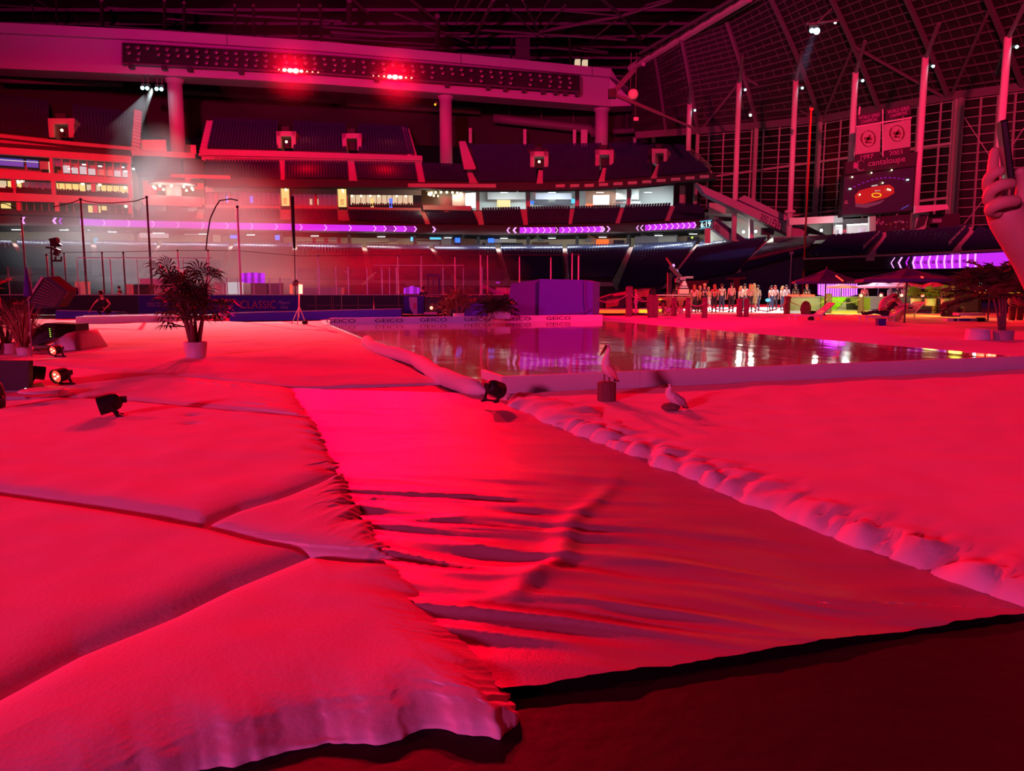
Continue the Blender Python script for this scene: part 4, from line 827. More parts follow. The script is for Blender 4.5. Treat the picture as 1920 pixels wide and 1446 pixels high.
for ya, yb in ((333, 268), (405, 352)): 
    xs = [1325, 1420, 1537, 1620, 1700, 1790] if ya < 400 else [1480, 1540, 1600, 1660, 1735, 1790]
    for a, b in zip(xs, xs[1:]): wbar(a, lerp(ya, yb, (a - xs[0]) / 465), b, lerp(ya, yb, (b - xs[0]) / 465), .42, name='transom', f=.5)
N = 15
hl = lambda x, k: lerp(WT(x) + 4, WBt(x) - 6, k / (N - 1))
for k in range(N):
    xs = [1310, 1370, 1418, 1478, 1537, 1590, 1640, 1700, 1760, 1803, 1860, 1920, 1980]
    for a, b in zip(xs, xs[1:]): wbar(a, hl(a, k), b, hl(b, k), .13, name='glazing_bar', f=.2)
allc = sorted(cols + [1308, 1388, 1488, 1803])
for a, b in zip(allc, allc[1:]):
    if a < 1915:
        for k in range(0, N - 1, 2):
            k2 = min(k + 2, N - 1); mb = MB(); q = [WP(a + .6, hl(a, k2) - .4), WP(b - .6, hl(b, k2) - .4), WP(b - .6, hl(b, k) + .4), WP(a + .6, hl(a, k) + .4)]; mb.hexa(q + [p + V((0, .08, 0)) for p in q]); mb.build('pane', 'window_glass', win)
for q in ((1808, 220, 1880, 330), (1880, 330, 1808, 420), (1920, 240, 1880, 300)): wbar(*q, .15, name='brace_rod')
mb = MB(); 
for i in range(len(low_) - 1): mb.bar(low_[i] + V((0, -1, .3)), low_[i + 1] + V((0, -1, .3)), .5, 1.4)
mb.build('head_beam', 'roof_steel', win)
# ---------------------------------------------------------------- tall poles carrying the fixed roof
for i, (px, y0, y1, wd, lab) in enumerate(((1293, 195, 283, 9, 'shortest pale roof pole rising behind the raked end of the upper deck'), (1386, 155, 452, 9.5, 'tall pale roof pole in front of the ramp, with a collar near its foot'), (1492, 151, 446, 10, 'tall magenta-lit roof pole right of the ramp lettering'), (1604, 136, 436, 11, 'tall red-lit roof pole left of the banners'), (1735, 108, 300, 12, 'tall red-lit roof pole right of the banners and scoreboard'), (1890, 70, 430, 13, 'tall red-lit roof pole behind the raised hand'))):
    Y = {0: 158, 1: 140, 2: 131, 3: 122, 4: 115, 5: 104}[i]; p = S(px, y0, Y); rr = wd / 2 / F * Y; b = S(px, y1, Y)
    if i == 4: b = S(px, 432, Y)
    t = thing('roof_pole', (p.x, p.y, b.z), lab, 'pole', 'tall poles under the fixed roof' if 0 else None)
    mb = MB(); mb.tube([(p.x, p.y, b.z), (p.x, p.y, p.z)], rr, 14); mb.build('shaft', 'pole', t, True)
    mb = MB(); mb.tube([(p.x, p.y, p.z - .2), (p.x + 2.5, p.y + 6, p.z - 3)], .25, 6); mb.tube([(p.x, p.y, p.z - .2), (p.x - 1, p.y - 5, p.z + 3)], .3, 6); mb.build('head_brace', 'roof_steel', t)
    mb = MB(); c = p + V((1.0, -.4, -1.3)); mb.ball(c, .2, 8, 5); mb.build('lit_lens', 'lamp_cyan', t); mb = MB(); mb.box(c + V((-.3, .25, .1)), (.5, .3, .3)); mb.build('lamp_body', 'black', t)
    if i in (1, 2): mb = MB(); mb.lathe((p.x, p.y, S(px, 400, Y).z), [(rr * 1.7, 0), (rr * 2.1, .25), (rr * 1.7, .5)], 14); mb.build('collar', 'pole', t)
for x, y in ((1407, 216), (1520, 205), (1566, 42)):
    p = S(x, y, 118); t = thing('roof_spot', p, {1407: 'small white spot light under the fixed roof, lower left', 1520: 'small white spot light under the fixed roof near the middle rib', 1566: 'small white spot light high under the roof'}[x], 'light')
    mb = MB(); mb.ball(p, .22, 8, 5); mb.build('lit_lens', 'lamp_white', t); mb = MB(); mb.box(p + V((0, .3, .35)), (.5, .4, .5)); mb.build('lamp_body', 'black', t)
p = S(1527, 58, 110); t = thing('moving_lights', p, 'pair of bright cyan moving lights hanging under the fixed roof with a beam', 'stage light')
for dx, r in ((-.35, .3), (.32, .42)): mb = MB(); mb.ball(p + V((dx, 0, -.1 * dx)), r, 10, 6); mb.build('lit_lens', 'lamp_cyan', t); mb = MB(); mb.box(p + V((dx, .5, .5)), (.6, .5, .8)); mb.build('lamp_body', 'black', t)
mb = MB(); mb.bar(p + V((0, .5, .8)), p + V((2.6, 1, 3.2)), .2); mb.bar(p + V((-1, .5, 1)), p + V((3.5, .8, 1.6)), .25); mb.build('hanging_bar', 'steel_dark', t)
# hanging camera globe near the end of the beam
p = S(1187, 177, 120); t = thing('hanging_globe', p, 'pale globe hanging on cables near the right end of the beam', 'hanging fixture'); mb = MB(); mb.ball(p, .8, 14, 9); mb.build('globe', 'white', t, True)
mb = MB(); mb.bar(p + V((-.4, 0, .7)), p + V((-.4, 0, 6)), .08); mb.bar(p + V((.4, 0, .7)), p + V((.4, 0, 6)), .08); mb.bar(p + V((.4, 0, -.7)), p + V((.4, 0, -3.2)), .08); mb.build('cable', 'steel_dark', t); mb = MB(); mb.box(p + V((.5, 0, -3.6)), (.7, .5, .5)); mb.build('weight', 'pole', t)
t = thing('service_arm', S(1150, 170, 130), 'dark jointed service arm below the right end of the beam', 'service arm'); mb = MB(); mb.bar(S(1148, 176, 130), S(1190, 130, 130), .8); mb.bar(S(1148, 176, 130), S(1240, 215, 130), .5); mb.bar(S(1240, 215, 130), S(1300, 240, 130), .35); mb.build('arm', 'steel_dark', t)
mb = MB(); mb.box(S(1148, 176, 130), (1.2, 1, 1.4)); mb.build('arm_joint', 'black', t)
# ---------------------------------------------------------------- scoreboard, banners
YS = 112
def quad(mb, a, b, c, d, Y, t=.3): q = [S(*a, Y), S(*b, Y), S(*c, Y), S(*d, Y)]; return mb.hexa(q + [p + V((0, t, 0)) for p in q])
sbd = thing('scoreboard', S(1650, 365, YS), 'video scoreboard showing a red rink picture, hung between two poles', 'scoreboard')
def sq(name, m, a, b, c, d, Y=YS, t=.3, par=None): mb = MB(); quad(mb, a, b, c, d, Y, t); return mb.build(name, m, par or sbd)
sq('cabinet', 'black', (1577, 407), (1712, 398), (1718, 310), (1583, 327), YS + .4, 1.2); sq('screen', 'screen_dark', (1579, 404), (1710, 395), (1715, 313), (1584, 331), YS, .3)
def poly(pts, m, name, Y=YS - .06, par=None): mb = MB(); q = [S(x, y, Y) for x, y in pts]; mb.prism(q, (0, .04, 0)); return mb.build(name, m, par or sbd)
poly([(1604, 381), (1603, 366), (1612, 357), (1630, 352), (1645, 349), (1668, 346), (1676, 352), (1677, 362), (1664, 370), (1640, 377), (1618, 383)], 'screen_red', 'picture_ice')
poly([(1604, 388), (1604, 381), (1620, 383), (1645, 378), (1660, 374), (1650, 382), (1625, 390)], 'lamp_red_soft' if 0 else 'win_dim', 'picture_shade', YS - .08)
for a, b, c, d, m in (((1635, 350), (1646, 348), (1645, 346), (1634, 348), 'win_white'), ((1637, 360), (1650, 359), (1650, 356), (1638, 357), 'screen_red'), ((1640, 359), (1651, 358), (1650, 356.5), (1641, 357), 'win_white')): poly([a, b, c, d], m, 'picture_light', YS - .12)
mb = MB(); 
for k in range(16):
    a = 2 * pi * k / 16; b = 2 * pi * (k + 1) / 16; mb.bar(S(1643.5 + 8.5 * cos(a), 366 + 3.8 * sin(a) , YS - .14), S(1643.5 + 8.5 * cos(b), 366 + 3.8 * sin(b), YS - .14), .09)
mb.build('picture_ring', 'led_yellow', sbd)
for k in range(14):
    a = k / 13; x = lerp(1594, 1702, a); y = lerp(354, 337, a) - 14 * sin(pi * a) * .8; poly([(x - 2, y + 1.1), (x + 2, y + .8), (x + 2, y - .8), (x - 2, y - .5)], 'led_violet_dim' if k not in (0, 13) else 'lamp_cyan', 'picture_glow', YS - .1)
for x, y in ((1598, 332), (1634, 324), (1672, 319), (1655, 343), (1665, 355), (1669, 356), (1612, 365)): mb = MB(); mb.ball(S(x, y, YS - .2), .11, 8, 5); mb.build('picture_spark', 'lamp_warm', sbd)
mb = MB(); mb.bar(S(1690, 392, YS - .1), S(1704, 385, YS - .1), .12); mb.build('picture_line', 'win_blue', sbd)
text('AL', S(1582.5, 383, YS - .1), S(1590, 382, YS - .1), S(1584, 376, YS - .1), 'ivory', sbd, 'picture_mark', .02)
cs = thing('sponsor_sign', S(1650, 305, YS), 'maroon sponsor sign with ring emblem and pale lettering above the scoreboard', 'sign')
sq('sign_panel', 'stand_dark', (1585, 327), (1718, 311), (1721, 284), (1585, 304), YS, .6, cs)
text('cantaloupe', S(1628, 315.5, YS - .1), S(1697, 306, YS - .1), S(1628, 301, YS - .1), 'print_pink', cs, 'lettering', .03)
mb = MB()
for k in range(20):
    a = radians(50 + k * 14); b = radians(50 + (k + 1) * 14); r = 8.2; w_ = .75 if 4 < k < 15 else .4
    if k % 2 == 0 or 4 < k < 15: mb.bar(S(1613 + r * cos(a), 311 - 9.5 * sin(a), YS - .05), S(1613 + r * cos(b), 311 - 9.5 * sin(b), YS - .05), w_, .1)
mb.build('ring_emblem', 'print_pink', cs)
for yr, x0, hl_, lab in (('1997', 1605, [(1607, 236), (1652, 228), (1652, 208), (1607, 216)], 'left championship banner with 1997 at its foot'), ('2003', 1657, [(1661, 226), (1708, 215), (1708, 195), (1661, 205)], 'right championship banner with 2003 at its foot')):
    L = yr == '1997'; t = thing('pennant_banner', S(x0 + 23, 260, YS), lab, 'banner')
    b4 = [(1604, 290), (1650, 284), (1652, 232), (1606, 238)] if L else [(1656, 283), (1707, 275), (1708, 223), (1658, 233)]
    f4 = [(1603, 304), (1650, 298), (1650, 284.5), (1604, 290.5)] if L else [(1656, 297), (1706, 289), (1707, 275.5), (1656, 283.5)]
    sq('header_cloth', 'print_dark', *hl_, YS + .5, .2, t); sq('banner_cloth', 'stand_red', *b4, YS + .5, .2, t); sq('year_cloth', 'print_dark', *f4, YS + .5, .2, t)
    h = hl_; mid = lambda p, q, s_: (lerp(p[0], q[0], s_), lerp(p[1], q[1], s_))
    def tx(s_, c4, u0, u1, v0, v1, m='print_pink'):
        f = lambda u, v: mid(mid(c4[0], c4[1], u), mid(c4[3], c4[2], u), v); text(s_, S(*f(u0, v0), YS + .4), S(*f(u1, v0), YS + .4), S(*f(u0, v1), YS + .4), m, t, 'lettering', .03)
    tx('WORLD SERIES', h, .06, .94, .52, .85); tx('CHAMPIONS', h, .16, .84, .12, .44); tx(yr, f4, .22, .72, .15, .85)
    cx, cy = (1628, 260) if L else (1682, 250); mb = MB()
    for k in range(18):
        a = 2 * pi * k / 18; b = 2 * pi * (k + 1) / 18; mb.bar(S(cx + 13 * cos(a), cy - 15 * sin(a), YS + .42), S(cx + 13 * cos(b), cy - 15 * sin(b), YS + .42), .25, .05)
    mb.box(S(cx, cy, YS + .42), (1.1, .05, .35), ry=.1); mb.box(S(cx, cy, YS + .42), (.35, .05, 1.1), ry=.5); mb.box(S(cx, cy + 7, YS + .42), (.9, .05, .2)); mb.build('ring_emblem', 'brown', t)
mb = MB(); mb.bar(S(1604, 238, YS + .5), S(1709, 221, YS + .5), .18); mb.bar(S(1655, 205, YS + .5), S(1655, 295, YS + .5), .15); mb.bar(S(1602, 293, YS + .9), S(1612, 200, YS + .9), .2); mb.build('support_frame', 'pole', sbd)
# ---------------------------------------------------------------- ramp with level lettering and right concourse
rm = thing('level_ramp', S(1430, 400, 136), 'sloping white ramp with dark level lettering beside the window wall', 'ramp')
YR = 136
def rq(name, m, a, b, c, d, Y=YR, t=2.5): mb = MB(); quad(mb, a, b, c, d, Y, t); return mb.build(name, m, rm)
rq('ramp_beam', 'beam', (1322, 364), (1500, 449), (1512, 434), (1308, 344)); rq('ramp_channel', 'navy', (1384, 388), (1514, 443), (1518, 436), (1384, 374), YR + 1.2, 1); rq('ramp_beam', 'beam', (1384, 374), (1516, 436), (1548, 440), (1396, 366), YR + 2.4, 2)
text('300 LEVEL', S(1423, 415, YR - .1), S(1466, 434.5, YR - .1), S(1428, 400, YR - .1), 'print_dark', rm, 'lettering', .04)
rq('ramp_beam', 'beam', (1336, 428), (1372, 455), (1386, 452), (1340, 414), YR + 6, 2); rq('ramp_channel', 'navy', (1342, 420), (1390, 452), (1402, 451), (1344, 410), YR + 7, 1)
text('VEL', S(1334, 428, YR + 5.8), S(1350, 437, YR + 5.8), S(1337, 417, YR + 5.8), 'print_dark', rm, 'lettering', .04)
rq('landing', 'beam', (1500, 416), (1600, 409), (1600, 401), (1486, 410), YR - 4, 6)
rc = thing('right_concourse', S(1450, 435, 140), 'pale concourse walls with small lamps below the sloping ramp', 'concourse')
YR = 142
def cq(name, m, a, b, c, d, Y=142, t=1): mb = MB(); quad(mb, a, b, c, d, Y, t); return mb.build(name, m, rc)
cq('wall_panel', 'concrete', (1322, 462), (1560, 456), (1560, 412), (1322, 398), 148, .5); cq('floor_band', 'stand_red', (1330, 400), (1400, 404), (1400, 385), (1330, 380), 146, .5); cq('slab_edge', 'stand_red', (1340, 412), (1372, 413), (1372, 406), (1340, 405), 145, .6)
cq('dark_opening', 'black', (1348, 414), (1372, 415), (1372, 408), (1348, 407), 144, .3); cq('rail_wall', 'stand_red', (1452, 455), (1560, 449), (1560, 440), (1452, 445), 126, .5); cq('lit_wall', 'cream', (1322, 456), (1332, 456), (1332, 428), (1322, 428), 140, .4)
for x, y in ((1394, 435), (1417, 434), (1540, 432)): mb = MB(); mb.ball(S(x, y, 146.5), .3, 8, 5); mb.build('wall_lamp', 'lamp_white', rc); lamp('POINT', 'wall_lamp_light', S(x, y + 2, 145), (1, .95, .8), 200, rad=.5)
mb = MB(); mb.bar(S(1440, 436, 140), S(1442, 456, 140), .4); mb.box(S(1439, 434, 140), (2.2, .6, 1.2)); mb.build('sign_post', 'stand_dark', rc)
cq('column', 'pole', (1406, 450), (1413, 450), (1413, 396), (1406, 396), 144, .8)
# lit office behind the right outfield stand
of = thing('lit_office', S(1610, 425, 112), 'white lit office window under the scoreboard', 'office'); 
def oq(name, m, a, b, c, d, Y=114, t=.5): mb = MB(); quad(mb, a, b, c, d, Y, t); return mb.build(name, m, of)
oq('office_wall', 'cool_wall', (1562, 445), (1640, 440), (1640, 408), (1562, 412), 118, .4); oq('lit_pane', 'lamp_white' if 0 else 'win_white', (1566, 441), (1580, 440), (1580, 424), (1566, 424), 114); oq('lit_pane', 'win_white', (1590, 440), (1632, 436), (1632, 418), (1590, 421), 114)
oq('dark_door', 'bar_grey', (1572, 441), (1577, 441), (1577, 431), (1572, 431), 113.6, .2); oq('dark_door', 'bar_grey', (1610, 437), (1622, 437), (1622, 428), (1610, 428), 113.6, .2); oq('roof_edge', 'pole', (1480, 422), (1580, 417), (1580, 404), (1480, 409), 116, 1)
for x in (1573, 1594, 1606, 1620): mb = MB(); mb.box(S(x, 423 - (x - 1573) * .06, 113), (.9, .2, .14)); mb.build('tube_lamp', 'tube_white', of)
lamp('POINT', 'office_light', S(1600, 425, 112), (.8, 1, .92), 500, rad=.5)
mu = thing('mural_wall', S(1680, 415, 110), 'dark printed mural with pale shapes right of the lit office', 'mural')
def mq(name, m, a, b, c, d, Y=112, t=.4): mb = MB(); quad(mb, a, b, c, d, Y, t); return mb.build(name, m, mu)
mq('mural_panel', 'print_dark', (1640, 436), (1706, 432), (1706, 402), (1640, 407), 113); mq('pale_pier', 'concrete', (1630, 438), (1642, 437), (1642, 405), (1630, 406), 112.5); mq('print_panel', 'stand_red', (1716, 432), (1735, 430), (1742, 398), (1720, 398), 113); mq('pale_beam', 'pole', (1716, 400), (1780, 392), (1776, 383), (1716, 386), 111); mq('dark_gap', 'print_dark', (1740, 430), (1800, 426), (1800, 400), (1745, 402), 114)
random.seed(11)
for k in range(26):
    x, y = random.uniform(1643, 1702), random.uniform(408, 430); r = random.uniform(1, 3); mb = MB(); q = [S(x + r * cos(a + k), y + r * sin(a + k), 112.8) for a in (0, 1.3, 2.4, 3.6, 5)]; mb.prism(q, (0, .1, 0)); mb.build('print_shape', random.choice(['bar_grey', 'stand_red', 'concrete', 'brown']), mu)
mb = MB()
for k in range(4): mb.bar(S(1719 + k * 4, 428 - k * 2, 112.7), S(1726 + k * 4, 403, 112.7), .25)
mb.build('print_stripes', 'print_dark', mu); mb = MB(); mb.box(S(1757, 414, 112), (1.2, .2, .5)); mb.build('wall_screen', 'bar_grey', mu)
# ---------------------------------------------------------------- outfield wall, foul pole, right outfield stand
ow = MB(); Q = [S(1250, 562, 104), S(1510, 560, 94), S(1512, 480, 94), S(1405, 507, 101), S(1320, 529, 105), S(1250, 540, 105)]
ow.prism(Q, (1.0, 1.5, 0)); o = ow.build('wall_right', 'navy_wall'); tag(o, 'padded navy field wall with a sloping top below the right seats', kind='structure')
ow = MB(); quad(ow, (1508, 560), (2100, 560), (2100, 440), (1508, 500), 96, .8); o = ow.build('wall_outfield', 'stand_dark'); tag(o, 'dark outfield wall behind the umbrellas', kind='structure')
for i, (a, b, c, d) in enumerate(((1242, 555, 1330, 526), (1372, 524, 1408, 518))): pass
t = thing('wall_sign', S(1290, 535, 98), 'red sign board on the navy wall behind the camera crane', 'sign'); mb = MB(); quad(mb, (1262, 547), (1322, 547), (1329, 526), (1275, 527), 99, .2); mb.build('panel', 'print_red', t); mb = MB(); quad(mb, (1281, 538), (1320, 539), (1322, 536), (1284, 534), 98.8, .1); mb.build('stripe', 'shirt_red', t)
t = thing('tee_shaped_sign', S(1380, 530, 97), 'bright red T-shaped board on the navy wall behind the crowd', 'sign'); mb = MB(); quad(mb, (1361, 524.5), (1399, 523.5), (1398, 520), (1366, 521), 98, .3); quad(mb, (1377, 548), (1388, 548), (1387, 523), (1376, 523), 98.2, .3); mb.build('panel', 'print_red', t); mb = MB(); quad(mb, (1379, 549), (1400, 549), (1398, 538), (1380, 541), 98, .2); mb.build('foot_panel', 'print_red', t)
for px, y0, y1, wd, m, lab in ((1521, 205, 532, 3.4, 'neon_pole', 'tall thin red foul pole behind the umbrellas'), (1484, 474, 528, 2.2, 'pole', 'short thin pole on the navy wall left of the foul pole')):
    if m == 'neon_pole': mat('neon_pole', (.85, .10, .06), .5)
    p = S(px, y0, 93); b = S(px, y1 + 18, 93); t = thing('foul_pole', (p.x, p.y, 0), lab, 'pole'); mb = MB(); mb.tube([(p.x, p.y, 0), (p.x, p.y, p.z)], wd / 2 / F * 93, 10); mb.build('shaft', m, t, True); mb = MB(); mb.box((p.x, p.y, p.z), (.4, .3, .3)); mb.build('cap', m, t)
rs = thing('outfield_seating_deck', S(1700, 460, 96), 'right outfield stand of navy seats above the violet ribbon board', 'seating deck')
YF, YB = 92, 108
single = []; st = Seats()
f_ = lambda x: pl([(1500, 486), (1665, 480), (1790, 474), (1960, 465), (2100, 458)], x); k_ = lambda x: pl([(1560, 448), (1660, 443), (1820, 433), (1960, 428), (2100, 424)], x)
order = [((1652, 1660), (1660, 1666))]
R3 = [((1668, 1818), (1640, 1782)), ((1560, 1656), (1516, 1624)), ((1834, 1960), (1800, 1940)), ((1970, 2090), (1952, 2080))]
for (b0, b1), (f0, f1) in R3: section(st, rs, S(f0, f_(f0), YF), S(f1, f_(f1), YF), S(b0, k_(b0), YB), S(b1, k_(b1), YB), 16, single=single, pitch=.62)
aisle(rs, S(1624, f_(1624), YF), S(1640, f_(1640), YF), S(1656, k_(1656), YB), S(1668, k_(1668), YB), 14); aisle(rs, S(1782, f_(1782), YF), S(1800, f_(1800), YF), S(1818, k_(1818), YB), S(1834, k_(1834), YB), 14)
st.build('navy seats filling the outer parts of the right outfield stand')
m0 = MB(); m0.v = [tuple(v) for v in SV]; m0.f = list(SF); pr = None
for p, yaw in single:
    if pr is None: pr = m0.build('stadium_seat', 'seat'); o = pr; tag(o, 'navy plastic seat in the right outfield stand left of the raised hand', 'seat', 'seats in the right outfield stand')
    else: o = pr.copy(); C.objects.link(o)
    o.location = p; o.rotation_euler = (0, 0, yaw)
mb = MB(); 
for (x0, x1) in ((1560, 1656), (1668, 1818), (1834, 2090)): quad(mb, (x0, k_(x0) + 3), (x1, k_(x1) + 3), (x1, k_(x1) - 12), (x0, k_(x0) - 6), YB + .6, .5)
mb.build('rear_parapet', 'navy', rs)
for x in (1632, 1758, 1715, 1900): mb = MB(); quad(mb, (x, k_(x) + 1), (x + 15, k_(x) + .3), (x + 15, k_(x) - 6), (x, k_(x) - 5.5), YB + .3, .2); mb.build('parapet_sign', 'stand_red', rs)
mb = MB(); quad(mb, (1510, 487), (2100, 461), (2100, 456), (1510, 484), YF - .3, .4); mb.build('front_rail', 'stand_red', rs)
for (x0, x1, y0) in ((1646, 1662, 447), (1806, 1824, 437)):
    mb = MB()
    for k in range(10):
        a = k / 10; p = S(lerp(x0 + 2, x0 - 30, a), lerp(y0, f_(x0 - 30) - 4, a), lerp(YB - 1, YF + .5, a)); mb.bar(p, p + V((0, 0, 1)), .1)
    mb.build('stair_rail', 'stand_red', rs)
    mb = MB(); quad(mb, (x0, y0 + 8), (x1, y0 + 7), (x1, y0 - 12), (x0, y0 - 10), YB - .2, .5); mb.build('stair_head', 'stand_red', rs)
or_ = thing('outfield_ribbon_board', S(1770, 492, 91), 'large violet LED ribbon board with chevrons under the right outfield stand', 'LED board')
RT2 = lambda x: pl([(1600, 484), (1672, 482), (1790, 476.5), (1900, 471), (2000, 466)], x); RB2 = lambda x: pl([(1600, 506), (1672, 505), (1790, 504), (1900, 498), (2000, 493)], x)
mb = MB(); quad(mb, (1510, 508), (2050, 497), (2050, 461), (1510, 487), YF + .1, .8); mb.build('board_housing', 'rear_dark', or_)
xs = [1713 + i * 14.5 for i in range(15)]
for i, (a, b) in enumerate(zip(xs, xs[1:])):
    mb = MB(); quad(mb, (a + .3, RB2(a) - .5), (b - .3, RB2(b) - .5), (b - .3, RT2(b) + 1), (a + .3, RT2(a) + 1), YF - .15, .2); mb.build('led_panel', 'led_violet', or_)
    if i < 8:
        mb = MB(); c = ((a + b) / 2 + 1, (RT2(a) + RB2(a)) / 2); mb.prism([S(c[0] + 4.5 * cos(t), c[1] + 3.2 * sin(t), YF - .19) for t in [k * pi / 5 for k in range(10)]], (0, .03, 0)); mb.build('dim_patch', 'led_violet_dim', or_)
for i, x in enumerate([1673, 1687, 1701] + xs[:9]):
    yt, yb = RT2(x) + 1, RB2(x) - (1 if i > 2 else 2); ym = (yt + yb) / 2; k = 5 - i * .5 if i < 9 else .6; P3 = [S(x + k, yt, YF - .24), S(x - k * .4, ym, YF - .24), S(x + k * .6, yb, YF - .24)]
    mb = MB(); wv = V((.05 if i == 0 else .09, 0, 0)); nn = V((0, .05, 0))
    for p, q in ((P3[0], P3[1]), (P3[1], P3[2])): mb.hexa([q - wv, q + wv, p + wv, p - wv, q - wv + nn, q + wv + nn, p + wv + nn, p - wv + nn])
    mb.build('chevron', 'led_white' if i != 2 else 'led_violet', or_)
t = thing('wall_banner', S(1595, 500, 95), 'red and maroon banner on the outfield wall above the left umbrella', 'banner'); mb = MB(); quad(mb, (1597, 502), (1621, 502), (1622, 491.5), (1598, 492), 94.9, .2); mb.build('red_panel', 'stand_red', t); mb = MB(); quad(mb, (1572, 502), (1596, 502), (1597, 492), (1573, 493), 94.9, .2); mb.build('dark_panel', 'violet_dark', t)
# ---------------------------------------------------------------- people (continuous skinned bodies, clothes and hair as children)
def skin(name, verts, edges, m, parent, sub=1, loc=None):
    me = bpy.data.meshes.new(name); me.from_pydata([tuple(v[0]) for v in verts], edges, []); me.materials.append(M[m])
    o = bpy.data.objects.new(name, me); C.objects.link(o)
    if parent: o.parent = parent
    md = o.modifiers.new('Skin', 'SKIN'); md.use_smooth_shade = True
    if not me.skin_vertices: 
        bpy.context.view_layer.objects.active = o
    if me.skin_vertices:
        for i, v in enumerate(verts): me.skin_vertices[0].data[i].radius = (v[1], v[2] if len(v) > 2 else v[1])
        me.skin_vertices[0].data[0].use_root = True
    s_ = o.modifiers.new('Subdivision', 'SUBSURF'); s_.levels = sub; s_.render_levels = sub
    return o
def chainmesh(name, chains, m, parent, n=8):
    mb = MB()
    for c in chains: mb.tube([p for p, r in c], [r for p, r in c], n)
    return mb.build(name, m, parent, True, local=False)
BASE = dict(pel=(0, 0, .95), wst=(0, 0, 1.08), chs=(0, .01, 1.28), nk=(0, 0, 1.46), hd0=(0, .01, 1.53), hd1=(0, .015, 1.62), top=(0, .01, 1.70),
            shL=(-.17, 0, 1.41), elL=(-.22, .02, 1.13), wrL=(-.23, -.05, .89), haL=(-.23, -.07, .81), shR=(.17, 0, 1.41), elR=(.22, .02, 1.13), wrR=(.23, -.05, .89), haR=(.23, -.07, .81),
            hpL=(-.09, 0, .92), knL=(-.10, -.02, .50), anL=(-.11, .02, .09), toL=(-.12, -.13, .035), hpR=(.09, 0, .92), knR=(.10, -.02, .50), anR=(.11, .02, .09), toR=(.12, -.13, .035))
